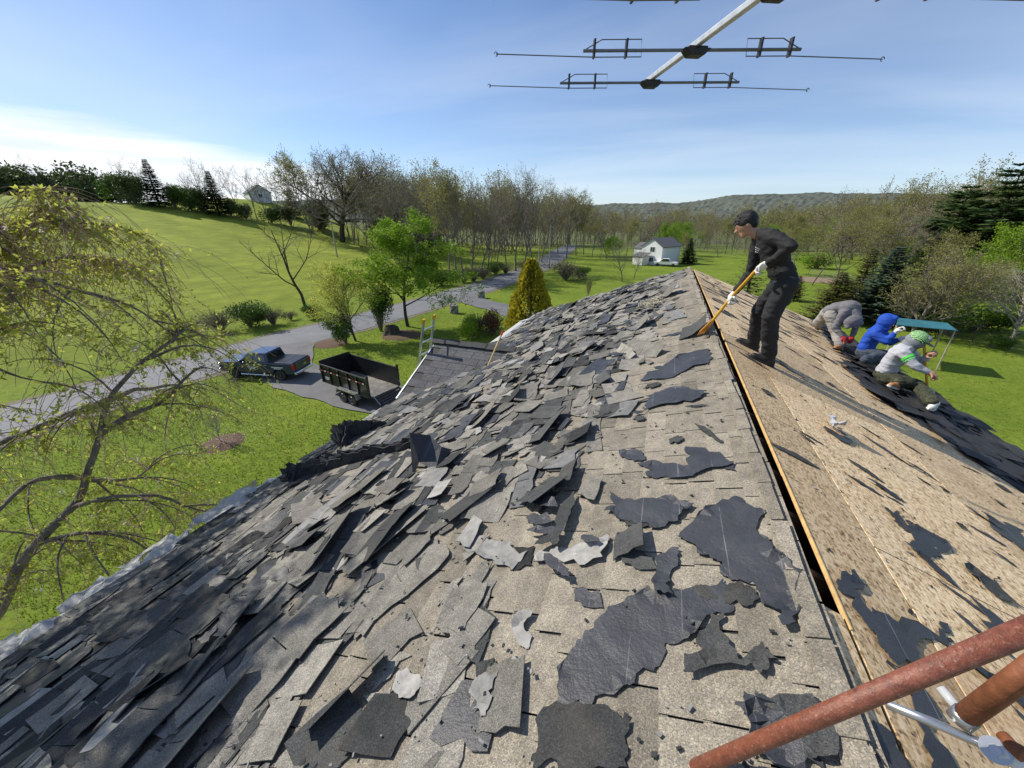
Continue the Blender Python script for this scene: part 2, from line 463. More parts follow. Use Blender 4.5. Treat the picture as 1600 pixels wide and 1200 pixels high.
# short grass on the lawn and verges that the picture shows close enough
leaf_mat('grass_blade', (0.125, 0.19, 0.016), (0.26, 0.325, 0.036), 0.4)
rg = random.Random(11)
drive_pts = [(q.x, q.y) for q in drive_c]; road_pts = [(q.x, q.y) for q in road_c]
import bisect
def road_d(x, y):
    return min(abs(x - q[0]) + 0 * y for q in road_pts if abs(q[1] - y) < 1.5) if -90 < y < 180 else 99
def drive_d(x, y):
    return min((x - q[0]) ** 2 + (y - q[1]) ** 2 for q in drive_pts) ** 0.5
gb = MB(); made = 0; tries = 0
while made < 52000 and tries < 260000:
    tries += 1
    x = rg.uniform(-34, -6.5) if rg.random() < 0.72 else rg.uniform(6, 30)
    y = rg.uniform(2, 42) if x < 0 else rg.uniform(8, 46)
    z = H(x, y)
    if rg.random() > (16.0 / max(16, sqrt(x * x + y * y))) ** 1.6: continue
    if not in_view((x, y, z), 10): continue
    if x < 0 and (drive_d(x, y) < 2.2 or road_d(x, y) < 3.0): continue
    h = rg.uniform(0.05, 0.13) * (1.5 if x < -29 else 1); a = rg.uniform(0, 2 * pi); wd = rg.uniform(0.012, 0.028)
    dx, dy = cos(a) * wd, sin(a) * wd
    lx, ly = rg.gauss(0, 0.04), rg.gauss(0, 0.04)
    o = len(gb.v)
    gb.v += [(x - dx, y - dy, z), (x + dx, y + dy, z), (x + lx, y + ly, z + h)]
    gb.f.append((o, o + 1, o + 2)); gb.m.append(0); gb.t.append(rg.random()); made += 1
tag(gb.build('grass', MATS['grass_blade'], tint=True), 'short spring grass blades over the mown lawn around the house', 'grass', kind='stuff')
# ================================================================ the house and its roof
XR, ZR, SL = 0.75, CAMZ - 1.4, 0.375
TH = math.atan(SL)
XL, XE = -4.66, 4.77                 # left and right eaves
Y0, Y1 = -1.6, 12.55                 # near and far gable
def Lp(px, py, h=0.0):
    n = V((-sin(TH), 0, cos(TH))); return on_plane(px, py, n, V((XR, 0, ZR)) + n * h)
def Rp(px, py, h=0.0):
    n = V((sin(TH), 0, cos(TH))); return on_plane(px, py, n, V((XR, 0, ZR)) + n * h)
def ML(s, y, h=0.0, a=0.0):
    """frame on the left slope: x down the slope, z normal, turned by a"""
    d = V((-cos(TH), 0, -sin(TH))); n = V((-sin(TH), 0, cos(TH))); yv = n.cross(d)
    o = V((XR, y, ZR)) + d * s + n * h
    M = Matrix((d, yv, n)).transposed().to_4x4(); M.translation = o
    return M @ Matrix.Rotation(a, 4, 'Z')
def MR(s, y, h=0.0, a=0.0):
    d = V((cos(TH), 0, -sin(TH))); n = V((sin(TH), 0, cos(TH))); yv = n.cross(d)
    o = V((XR, y, ZR)) + d * s + n * h
    M = Matrix((d, yv, n)).transposed().to_4x4(); M.translation = o
    return M @ Matrix.Rotation(a, 4, 'Z')
SLEN = (XR - XL) / cos(TH); SREN = (XE - XR) / cos(TH)

granule_mat('shingle', (0.155, 0.14, 0.115), (0.36, 0.325, 0.265))
granule_mat('shingle_stuff', (0.155, 0.14, 0.115), (0.36, 0.325, 0.265), indiv=False)
granule_mat('torn_grey', (0.11, 0.108, 0.10), (0.32, 0.305, 0.27))
granule_mat('torn_dark', (0.025, 0.027, 0.029), (0.105, 0.11, 0.11))
granule_mat('torn_grey_s', (0.11, 0.108, 0.10), (0.32, 0.305, 0.27), indiv=False)
granule_mat('torn_dark_s', (0.025, 0.027, 0.029), (0.105, 0.11, 0.11), indiv=False)
def back_mat(name, lo, hi):
    """smooth dusty underside of a shingle, with tar lines"""
    m, t, b = new_mat(name); p = pos(t)
    a = N(t, 'ShaderNodeAttribute'); a.attribute_name = 'tint'
    oi = N(t, 'ShaderNodeObjectInfo')
    c = ramp(t, math_node(t, 'FRACT', math_node(t, 'ADD', a.outputs['Fac'], oi.outputs['Random'])), [(0.0, lo), (1.0, hi)])
    n = tnoise(t, p, 14, 6, 0.7)
    c = mixc(t, 1.0, c, ramp(t, n, [(0.3, 0.65), (0.7, 1.3)]), 'MULTIPLY')
    w_ = tnoise(t, pos(t, (3, 9, 3)), 2.2, 3, 0.6)
    c = mixc(t, ramp(t, w_, [(0.70, 0.0), (0.74, 0.7)]), c, (0.52, 0.52, 0.5))
    lk(t, c, b.inputs['Base Color']); b.inputs['Roughness'].default_value = 0.62
    bump(t, b, n, 0.25, 0.004)
    return m
back_mat('torn_back', (0.11, 0.11, 0.107), (0.34, 0.33, 0.31))
def felt_mat(name, lo, hi, rough=0.62):
    m, t, b = new_mat(name); p = pos(t)
    n = tnoise(t, p, 5, 6, 0.6); n2 = tnoise(t, p, 60, 3, 0.7)
    c = ramp(t, n, [(0.3, lo), (0.7, hi)])
    c = mixc(t, ramp(t, tnoise(t, p, 2.3, 5, 0.7, 0.5), [(0.6, 0.0), (0.8, 0.4)]), c, tuple(x * 2.4 for x in hi))
    if name == 'felt':                                            # printed lay lines of the felt
        g_ = N(t, 'ShaderNodeNewGeometry'); sp_ = N(t, 'ShaderNodeSeparateXYZ'); lk(t, g_.outputs['Position'], sp_.inputs[0])
        fr_ = math_node(t, 'ABSOLUTE', math_node(t, 'SUBTRACT', math_node(t, 'FRACT', math_node(t, 'MULTIPLY', sp_.outputs[0], 5.2)), 0.5))
        c = mixc(t, math_node(t, 'MULTIPLY', ramp(t, fr_, [(0.0, 0.55), (0.012, 0.0)]), ramp(t, n, [(0.45, 0.0), (0.6, 1.0)])), c, (0.42, 0.42, 0.42))
    lk(t, c, b.inputs['Base Color']); b.inputs['Roughness'].default_value = rough
    bump(t, b, mixc(t, 0.4, n, n2), 0.6, 0.015)
    return m
felt_mat('felt', (0.026, 0.028, 0.033), (0.050, 0.053, 0.062), 0.5)
felt_mat('felt_dull', (0.014, 0.0145, 0.017), (0.034, 0.035, 0.040), 0.75)
# oriented-strand sheathing
m, t, b = new_mat('osb'); p = pos(t)
oi = N(t, 'ShaderNodeObjectInfo')
def strands(sc, rot):
    mp_ = N(t, 'ShaderNodeMapping'); lk(t, p, mp_.inputs[0]); mp_.inputs['Rotation'].default_value = (0, 0, rot); mp_.inputs['Scale'].default_value = sc
    v = N(t, 'ShaderNodeTexVoronoi'); lk(t, mp_.outputs[0], v.inputs[0]); v.inputs['Scale'].default_value = 1.0
    s_ = N(t, 'ShaderNodeSeparateColor'); lk(t, v.outputs['Color'], s_.inputs[0]); return s_.outputs[0]
s1 = strands((110, 44, 80), 0.45); s2 = strands((52, 120, 80), -0.35); s3 = strands((30, 12, 20), 0.1)
sm = math_node(t, 'ADD', math_node(t, 'MULTIPLY', s1, 0.55), math_node(t, 'ADD', math_node(t, 'MULTIPLY', s2, 0.33), math_node(t, 'MULTIPLY', s3, 0.12)))
c = ramp(t, sm, [(0.10, (0.17, 0.105, 0.055)), (0.35, (0.60, 0.44, 0.245)), (0.6, (0.80, 0.62, 0.385)), (0.9, (0.90, 0.76, 0.54))])
nbl = tnoise(t, p, 1.1, 6, 0.65, 0.6)
c = mixc(t, ramp(t, nbl, [(0.50, 0.0), (0.78, 0.55)]), c, (0.42, 0.24, 0.12))
ngr = tnoise(t, pos(t, (1.0, 0.5, 1.0)), 2.6, 6, 0.7)
c = mixc(t, ramp(t, ngr, [(0.52, 0.0), (0.8, 0.35)]), c, (0.40, 0.36, 0.29))
nsp = tnoise(t, pos(t, (75, 48, 60)), 1.0, 3, 0.7)
c = mixc(t, ramp(t, nsp, [(0.63, 0.0), (0.71, 0.5)]), c, (0.09, 0.065, 0.05))
c = mixc(t, 1.0, c, ramp(t, oi.outputs['Random'], [(0, (0.78, 0.74, 0.68)), (1, (1.12, 1.08, 1.02))]), 'MULTIPLY')
lk(t, c, b.inputs['Base Color']); b.inputs['Roughness'].default_value = 0.8
bump(t, b, sm, 0.25, 0.004)
simple('cut_wood', (0.60, 0.40, 0.17), 0.75, var=0.3, scale=14)
simple('old_wood', (0.20, 0.095, 0.045), 0.8, var=0.4, scale=10)
simple('attic_shade', (0.03, 0.026, 0.022), 0.9)
simple('white_trim', (0.72, 0.72, 0.70), 0.5, var=0.06)
simple('siding', (0.62, 0.62, 0.58), 0.6, var=0.08, scale=2)
simple('window_glass', (0.04, 0.05, 0.06), 0.06, var=0.1, spec=0.8)
simple('aluminium', (0.62, 0.63, 0.65), 0.38, 0.85, var=0.12)
simple('gutter_white', (0.66, 0.66, 0.66), 0.4, 0.0, var=0.1)

house = empty('house', (0, 5, 0), 0, 'two storey house whose shingle roof is being torn off, seen from its ridge', 'house')
bpy.context.view_layer.update()
HI = Matrix.Translation(V((0, -5, 0)))
def hpart(o, parent=None):
    """parent under the house, keeping world coordinates"""
    o.parent = parent or house
    o.matrix_parent_inverse = HI.copy() if parent is None else Matrix.Identity(4)
    return o
roof_e = bpy.data.objects.new('roof', None)   # replaced by the deck mesh below
# left deck (boards below the shingles) is the roof part itself
mb = MB()
XL2, YV = -3.75, 9.3
dk = 0.02
def lz(x): return ZR - (XR - x) * SL
def rz_(x): return ZR - (x - XR) * SL
def slab(pts, th):
    top = [V(p) for p in pts]; n = len(top)
    vs_ = top + [p - V((0, 0, th)) for p in top]
    mb.add(vs_, [tuple(range(n)), tuple(range(2 * n - 1, n - 1, -1))] + [(i, n + i, n + (i + 1) % n, (i + 1) % n) for i in range(n)])
slab([(XR - 0.01, Y0, ZR - 0.006), (XR - 0.01, Y1, ZR - 0.006), (XL2, Y1, lz(XL2) - 0.004), (XL2, YV, lz(XL2) - 0.004), (XL, YV, lz(XL) - 0.004), (XL, Y0, lz(XL) - 0.004)], 0.022)
roof = hpart(mb.build('roof', MATS['felt_dull'], fix=True))
bpy.data.objects.remove(roof_e)
def rpart(o): return hpart(o, roof)

# walls, gable ends, gutters, a few windows
mb = MB()
EV = 0.35
zl, zr = lz(XL + EV) - 0.06, rz_(XE - EV) - 0.06
for yy_ in (Y0 + 0.3, Y1 - 0.3):
    mb.prism([(XL + EV, yy_, 0), (XE - EV, yy_, 0), (XE - EV, yy_, zr), (XR, yy_, ZR - 0.09), (XL + EV, yy_, zl)], (0, 0.14 if yy_ < 5 else -0.14, 0))
mb.box(((XL + EV + 0.07), (Y0 + Y1) / 2, zl / 2), (0.14, Y1 - Y0 - 0.88, zl - 0.01))
mb.box(((XE - EV - 0.07), (Y0 + Y1) / 2, zr / 2), (0.14, Y1 - Y0 - 0.88, zr - 0.01))
hpart(mb.build('wall', MATS['siding'], fix=True))
for side, xw in ((-1, XL + EV), (1, XE - EV)):
    for wy in (1.5, 4.2, 10.6):
        for wz in (1.6, 4.6):
            mb = MB(); mb.box((xw + side * 0.02, wy, wz), (0.09, 1.1, 1.5)); wo = hpart(mb.build('window', MATS['white_trim']))
            mb = MB()
            for dz in (-0.35, 0.35): mb.box((xw + side * 0.06, wy, wz + dz), (0.03, 0.94, 0.62))
            hpart(mb.build('pane', MATS['window_glass']), wo)
def gutter(x, za, ya, yb, sg):
    mb = MB(); pr = [(0, 0.0), (0.015, -0.10), (0.10, -0.115), (0.13, -0.03), (0.122, -0.03), (0.095, -0.105), (0.02, -0.092), (0.008, 0.0)]
    mb.prism([(x + sg * a, ya, za + h) for a, h in pr], (0, yb - ya, 0)); hpart(mb.build('gutter', MATS['gutter_white'], fix=True))
gutter(XL - 0.01, lz(XL) - 0.03, Y0, 5.4, -1); gutter(XE + 0.02, rz_(XE) - 0.03, Y0, Y1, 1); gutter(XL2 - 0.01, lz(XL2) - 0.03, 9.5, Y1, -1)
mb = MB()
for sgn, xx in ((-1, XL), (1, XE)):
    zz_ = lz(xx) if sgn < 0 else rz_(xx)
    for yy_ in (Y0 - 0.02, Y1 + 0.02):
        if sgn < 0 and yy_ > 5: xx, zz_ = XL2, lz(XL2)
        mb.prism([(XR, yy_, ZR - 0.05), (xx, yy_, zz_ - 0.05), (xx, yy_, zz_ - 0.22), (XR, yy_, ZR - 0.22)], (0, 0.02, 0))
hpart(mb.build('rake_board', MATS['white_trim'], fix=True))

# ---- cross gable on the left eave
CGY, CGZ, CGX, CGS = 7.26, CAMZ - 2.64, -4.36, 0.43
def cg_z(y): return CGZ - abs(y - CGY) * CGS
def cg_xv(y): return XR - (ZR - cg_z(y)) / SL       # valley on the main slope
mb = MB()
yn, yf = CGY - (CGZ - lz(CGX)) / CGS - 0.08, CGY + (CGZ - lz(CGX)) / CGS + 0.08
slab([(CGX - 0.2, CGY, CGZ), (CGX - 0.2, yn, cg_z(yn)), (cg_xv(yn) - 0.1, yn, cg_z(yn)), (cg_xv(CGY), CGY, CGZ)], 0.03)
slab([(CGX - 0.2, CGY, CGZ), (cg_xv(CGY), CGY, CGZ), (cg_xv(yf) - 0.1, yf, cg_z(yf)), (CGX - 0.2, yf, cg_z(yf))], 0.03)
cgo = hpart(mb.build('cross_gable_roof', MATS['felt_dull'], fix=True))
mb = MB(); mb.prism([(CGX, yn, 0), (CGX, yf, 0), (CGX, yf, cg_z(yf) - 0.05), (CGX, CGY, CGZ - 0.05), (CGX, yn, cg_z(yn) - 0.05)], (0.3, 0, 0)); hpart(mb.build('gable_wall', MATS['siding'], fix=True))
mb = MB()
mb.prism([(CGX - 0.22, CGY, CGZ + 0.015), (CGX - 0.22, yn, cg_z(yn) + 0.015), (CGX - 0.22, yn, cg_z(yn) - 0.15), (CGX - 0.22, CGY, CGZ - 0.15)], (0.025, 0, 0))
mb.prism([(CGX - 0.22, CGY, CGZ + 0.015), (CGX - 0.22, yf, cg_z(yf) + 0.015), (CGX - 0.22, yf, cg_z(yf) - 0.15), (CGX - 0.22, CGY, CGZ - 0.15)], (0.025, 0, 0)); hpart(mb.build('rake_trim', MATS['aluminium'], fix=True))
granule_mat('gable_shingle', (0.10, 0.102, 0.11), (0.155, 0.158, 0.17))
ca = math.atan(CGS); EX = 0.20
gsh = MB(); gsh.box((0, 0, 0.006), (0.40, EX * 1.06, 0.007), t=0.5)
gme = [gsh.mesh('shingle', MATS['gable_shingle'], tint=True)]
row = 0; sd = EX / 2 + 0.02
while sd < (CGY - yn) / cos(ca) - 0.02:
    y = CGY - sd * cos(ca); z = CGZ - sd * sin(ca)
    xa, xb = CGX - 0.18, cg_xv(y) + 0.05
    x = xa + (0.205 if row % 2 else 0.0) + 0.2
    while x < xb:
        o = bpy.data.objects.new('shingle', gme[0]); COL.objects.link(o)
        # butt edge raised over the course below
        M = Matrix.Translation((x, y, z)) @ Matrix.Rotation(ca - 0.03, 4, 'X')
        o.parent = cgo; o.matrix_parent_inverse = Matrix.Identity(4); o.matrix_basis = M @ Matrix.Translation((0, 0, 0.004 + random.Random(row * 50 + int(x * 9)).uniform(0, .002)))
        x += 0.41
    sd += EX; row += 1
mb = MB()                                                # lifted ridge cap lying along the cross gable
for k in range(7):
    xk = CGX - 0.1 + k * 0.33
    for sg in (-1, 1): mb.box((xk, CGY + sg * 0.07, CGZ + 0.035 + 0.01 * (k % 2)), (0.345, 0.16, 0.012), eul(-sg * 0.42, 0, 0.02 * (k % 3 - 1)))
hpart(mb.build('ridge_cap', MATS['torn_dark'], tint=True), cgo)

# ---- courses of shingles on the left slope
R = random.Random(5)
EXP = 0.143
def strip_mesh(seed):
    r = random.Random(seed); mb = MB()
    for k in range(3):
        y = (k - 1) * 0.330
        z0, z1 = 0.0015, 0.0085
        xa, xb = -EXP / 2 - 0.03, EXP / 2 + r.uniform(-0.003, 0.004)
        ya, yb = y - 0.1615 + r.uniform(0, .002), y + 0.1615
        t_ = 0.004
        vs_ = [(xa, ya, z0), (xb, ya, z1), (xb, yb, z1), (xa, yb, z0), (xa, ya, z0 + t_), (xb, ya, z1 + t_), (xb, yb, z1 + t_), (xa, yb, z0 + t_)]
        mb.add(vs_, [(3, 2, 1, 0), (4, 5, 6, 7), (0, 1, 5, 4), (1, 2, 6, 5), (2, 3, 7, 6), (3, 0, 4, 7)], 0, min(1, max(0, r.gauss(0.62, 0.2))))
    return mb
smb = [strip_mesh(i) for i in range(10)]
sme = [x.mesh('shingle', MATS['shingle'], tint=True) for x in smb]
cand = []
k = 0
while (k + 0.5) * EXP < SLEN - 0.03:
    s = (k + 0.5) * EXP; y = Y0 + 0.5 - (0.165 if k % 2 else 0.0) - 0.08 * (k % 3)
    while y < Y1 - 0.3:
        ok = True
        x = XR - s * cos(TH)
        if x < XL2 + 0.02 and y > yn: ok = False
        if abs(y - CGY) < (CGZ - lz(x)) / CGS - 0.1 and lz(x) < CGZ: ok = False
        if ok: cand.append((s, max(y, Y0 + 0.5), R.randrange(10), R.gauss(0, 0.006)))
        y += 0.995
    k += 1
def area(P):
    x, y, F = proj(P)
    if F < 0.15 or not (-60 < x < 1660 and -60 < y < 1260): return 0
    return 1 / F ** 2
def s_min(y):
    pts = [(-2, 0.95), (1.0, 0.95), (2.2, 0.85), (3.2, 0.8), (4.5, 0.75), (6, 0.5), (8, 0.35), (13, 0.2)]
    for (a, u), (b_, v) in zip(pts, pts[1:]):
        if a <= y <= b_: return u + (v - u) * (y - a) / (b_ - a)
    return 0.95
def shown(s, y):
    a = area(ML(s, y).translation)
    return a * (1.0 if s < s_min(y) + 0.4 else 0.12)
cand.sort(key=lambda c_: -shown(c_[0], c_[1]))
rest = MB()
for i, (s, y, kk, ja) in enumerate(cand):
    M = ML(s, y, R.uniform(0, 0.0015), ja)
    if i < 300:
        o = bpy.data.objects.new('shingle', sme[kk]); COL.objects.link(o); o.parent = roof; o.matrix_parent_inverse = Matrix.Identity(4); o.matrix_basis = M
    else:
        src = smb[kk]; tt = R.uniform(-0.25, 0.25)
        o_ = len(rest.v); rest.v += [tuple(M @ V(p)) for p in src.v]
        rest.f += [tuple(q + o_ for q in f) for f in src.f]; rest.m += [0] * len(src.f); rest.t += [min(1, max(0, x + tt)) for x in src.t]
o = rest.build('shingle_courses', MATS['shingle_stuff'], roof, tint=True); o['kind'] = 'stuff'
o.matrix_parent_inverse = Matrix.Identity(4)

# ---- ripped, lifted and loose shingles lying over the courses
def torn_mesh(seed):
    """a ripped shingle: straight factory edges with cut-outs on one side, ragged tear on others"""
    r = random.Random(seed); mb = MB()
    kind = r.random()
    tabs = 1 if kind < 0.56 else (2 if kind < 0.72 else (3 if kind < 0.80 else 0))
    if tabs: Ly = 0.325 * tabs * (r.uniform(0.7, 1.0) if tabs == 1 else 1.0); Lx = r.choice([0.14, 0.16, 0.20, 0.26, 0.30])
    else: Ly, Lx = r.uniform(0.08, 0.26), r.uniform(0.05, 0.14)
    vy = []
    nt_ = max(tabs, 1)
    for k in range(nt_):
        y0 = -Ly / 2 + Ly * k / nt_; y1 = y0 + Ly / nt_
        seg = 4 if nt_ == 1 else 3
        for j in range(seg + 1): vy.append((y0 + 0.004 + (y1 - y0 - 0.008) * j / seg, j == seg and k < nt_ - 1))
    nxq = 4 if Lx > 0.2 else 3
    clean = r.random()
    curlx, curly, tw = r.gauss(0.01, 0.06), r.gauss(0, 0.035), r.gauss(0, 0.035)
    sk = r.gauss(0, 0.05) if clean > 0.5 else r.gauss(0, 0.22)
    rag = clean < 0.62
    nj = len(vy); P = {}
    endl, endr = [r.uniform(-0.03, 0.03) for _ in range(nxq + 1)], [r.uniform(-0.03, 0.03) for _ in range(nxq + 1)]
    diag = r.gauss(0, 0.35) if r.random() < 0.35 else 0
    for j, (y, _) in enumerate(vy):
        for i in range(nxq + 1):
            u, v_ = i / nxq - 0.5, y / Ly
            x = u * Lx
            if i == 0 and rag: x += (abs(r.gauss(0, 0.022)) + diag * v_ * 0.12 + 0.0) * min(1, Lx / 0.15)
            yy_ = y + sk * x
            if clean < 0.4 and j == 0: yy_ += endl[i]
            if clean < 0.25 and j == nj - 1: yy_ += endr[i]
            if tabs == 0: x += r.gauss(0, 0.010); yy_ += r.gauss(0, 0.012)
            z = curlx * 2.0 * (u + 0.3) ** 2 * Lx + curly * (2 * v_) ** 2 * Ly * 0.5 + tw * u * v_ * 2 * Ly * 0.6 + r.uniform(-0.001, 0.001)
            P[i, j] = (x, yy_, z)
    th = 0.0055
    idx = {}; vs_ = []
    for key, p in P.items(): idx[key] = len(vs_); vs_.append(p)
    no = len(vs_)
    vs_ += [(p[0], p[1], p[2] - th) for p in vs_]
    fs = []; half = {}
    for j in range(nj - 1):
        for i in range(nxq):
            if vy[j][1] and i >= nxq // 2: continue               # cut-out between two tabs
            a, b_, c_, d_ = idx[i, j], idx[i + 1, j], idx[i + 1, j + 1], idx[i, j + 1]
            fs += [(a, b_, c_, d_), (no + d_, no + c_, no + b_, no + a)]
            for e in ((a, b_), (b_, c_), (c_, d_), (d_, a)): half[e] = 1
    for (a, b_) in half:
        if (b_, a) not in half: fs.append((a, no + a, no + b_, b_))
    mb.add(vs_, fs, 0, min(1, max(0, r.gauss(0.5, 0.25))))
    mb.area = Lx * Ly
    mb.zmin = min(p[2] for p in vs_)
    return mb
tmb = [torn_mesh(100 + i) for i in range(46)]
tme = [x.mesh('torn_shingle', MATS['torn_grey'], tint=True) for x in tmb]
TM = ['torn_grey', 'torn_dark', 'torn_back', 'felt']
torn = []
R = random.Random(77)
def allowed(s, y):
    x = XR - s * cos(TH)
    if s < 0.05 or s > SLEN - 0.02 or y < Y0 + 0.1 or y > Y1 - 0.1: return False
    if x < XL2 + 0.1 and y > yn: return False
    if lz(x) < CGZ + 0.05 and abs(y - CGY) < (CGZ - lz(x)) / CGS - 0.02: return False
    return True
n = 0
while n < 2450:
    y = Y0 + (Y1 - Y0) * R.random() ** 1.15; s = R.uniform(0.2, SLEN)
    if not allowed(s, y): continue
    sm_ = s_min(y)
    dens = sstep(sm_ - 0.12, sm_ + 0.75, s)
    if y < 2.0 and s < 2.3: dens *= 0.36
    if R.random() > dens: continue
    lay = R.random() ** 1.6
    heap = 0.018 + 0.034 * max(0, noise.noise(V((s * 0.9, y * 0.9, 4.2)))) + 0.02 * sstep(sm_, sm_ + 1.5, s)
    flat = 0.55 if (y < 1.6 and s < 2.5) or s > 3.6 else 1.0
    h = 0.012 + lay * heap * (0.5 if flat < 1 else 1.0)
    a = R.gauss(0.03, 0.20) if R.random() < 0.66 else R.gauss(0, 0.7)
    if flat < 1 and s > 3.4: a = R.gauss(0.05, 0.13)
    rx, ry = R.gauss(0, 0.025) * flat, R.gauss(0.008, 0.032) * flat
    if R.random() < 0.06 and flat == 1: ry += R.uniform(0.18, 0.5) * (0.5 if tmb[0].area > 9 else 1); h += 0.04
    if R.random() < 0.03: a += pi
    vi = R.randrange(46)
    if tmb[vi].area > 0.09 and abs(a) > 0.35: a *= 0.3
    q = R.random()
    mi = 0 if q < 0.62 else (1 if q < 0.82 else (2 if q < 0.94 else 3))
    if s > 3.3 and R.random() < 0.35: mi = R.choice([1, 1, 3])
    if 0.45 < noise.noise(V((s * 0.8 + 9, y * 0.8, 1))) : mi = 1 if mi == 0 else mi
    M = ML(s, y, h - min(0, tmb[vi].zmin) * 0.5, a) @ Matrix.Rotation(rx, 4, 'X') @ Matrix.Rotation(ry, 4, 'Y')
    torn.append((area(M.translation) * tmb[vi].area * (0.5 + lay), M, vi, mi)); n += 1
torn.sort(key=lambda e: -e[0])
rest = MB()
for i, (_, M, vi, mi) in enumerate(torn):
    if i < 300:
        o = bpy.data.objects.new('torn_shingle', tme[vi]); COL.objects.link(o)
        o.parent = roof; o.matrix_parent_inverse = Matrix.Identity(4); o.matrix_basis = M
        if mi: o.material_slots[0].link = 'OBJECT'; o.material_slots[0].material = MATS[TM[mi]]
    else:
        src = tmb[vi]; o_ = len(rest.v); rest.v += [tuple(M @ V(p)) for p in src.v]
        rest.f += [tuple(q + o_ for q in f) for f in src.f]; rest.m += [mi] * len(src.f); rest.t += [R.random()] * len(src.f)
o = rest.build('torn_shingle_litter', [MATS['torn_grey_s'], MATS['torn_dark_s'], MATS['torn_back'], MATS['felt']], roof, tint=True); o['kind'] = 'stuff'
o.matrix_parent_inverse = Matrix.Identity(4)

# ---- sheets of black felt and single shingles told apart in the picture
def jag(poly, amp, rng, it=3):
    P = [V((p[0], p[1])) for p in poly]
    for k in range(it):
        Q = []
        for a, b_ in zip(P, P[1:] + P[:1]):
            d = b_ - a; nrm = V((-d.y, d.x))
            Q += [a, a + d * rng.uniform(0.3, 0.7) + nrm * max(-0.35, min(0.35, rng.gauss(0, amp)))]
        P = Q; amp *= 0.95
    return P
def sheet(name, local, M, th=0.003, mat='felt', wav=0.01, parent=None, cell=0.05, rng=random.Random(1)):
    """torn flat sheet from an outline in the frame M, gently rumpled, with thickness"""
    bm = bmesh.new()
    vs_ = [bm.verts.new((p[0], p[1], 0)) for p in local]
    f = bm.faces.new(vs_)
    bmesh.ops.triangulate(bm, faces=[f])
    for _ in range(2):
        ed = [e for e in bm.edges if e.calc_length() > cell]
        if ed: bmesh.ops.subdivide_edges(bm, edges=ed, cuts=1); bmesh.ops.triangulate(bm, faces=bm.faces[:])
    off = V((rng.uniform(0, 50), rng.uniform(0, 50), 0))
    edge_v = {v_ for v_ in bm.verts if v_.is_boundary}
    for v_ in bm.verts: v_.co.z = (max(0, noise.noise(v_.co * 4 + off * 2)) * wav * 4 if v_ in edge_v else 0) + abs(noise.noise(v_.co * 7 + off)) * wav + abs(noise.noise(v_.co * 2.5 + off)) * wav
    r = bmesh.ops.extrude_face_region(bm, geom=bm.faces[:])
    for v_ in [g_ for g_ in r['geom'] if isinstance(g_, bmesh.types.BMVert)]: v_.co.z += th
    bmesh.ops.recalc_face_normals(bm, faces=bm.faces)
    me = bpy.data.meshes.new(name); bm.to_mesh(me); bm.free()
    me.materials.append(MATS[mat])
    at = me.attributes.new('tint', 'FLOAT', 'FACE'); at.data.foreach_set('value', [0.45] * len(me.polygons))
    o = link(name, me); 
    if parent: o.parent = parent; o.matrix_parent_inverse = Matrix.Identity(4)
    o.matrix_basis = M
    return o
def traced(name, pix, side, mat='felt', lift=0.02, wav=0.01, parent=None, seed=1, amp=0.17):
    rng = random.Random(seed)
    P = [(Lp if side == 'L' else Rp)(x, y, lift) for x, y in pix]
    c = sum(P, V()) / len(P)
    s = (XR - c.x) / cos(TH) if side == 'L' else (c.x - XR) / cos(TH)
    M = (ML if side == 'L' else MR)(s, c.y, lift)
    Mi = M.inverted()
    loc = [Mi @ p for p in P]
    return sheet(name, jag(loc, amp, rng, 3), M, 0.003, mat, wav, parent, 0.06, rng)
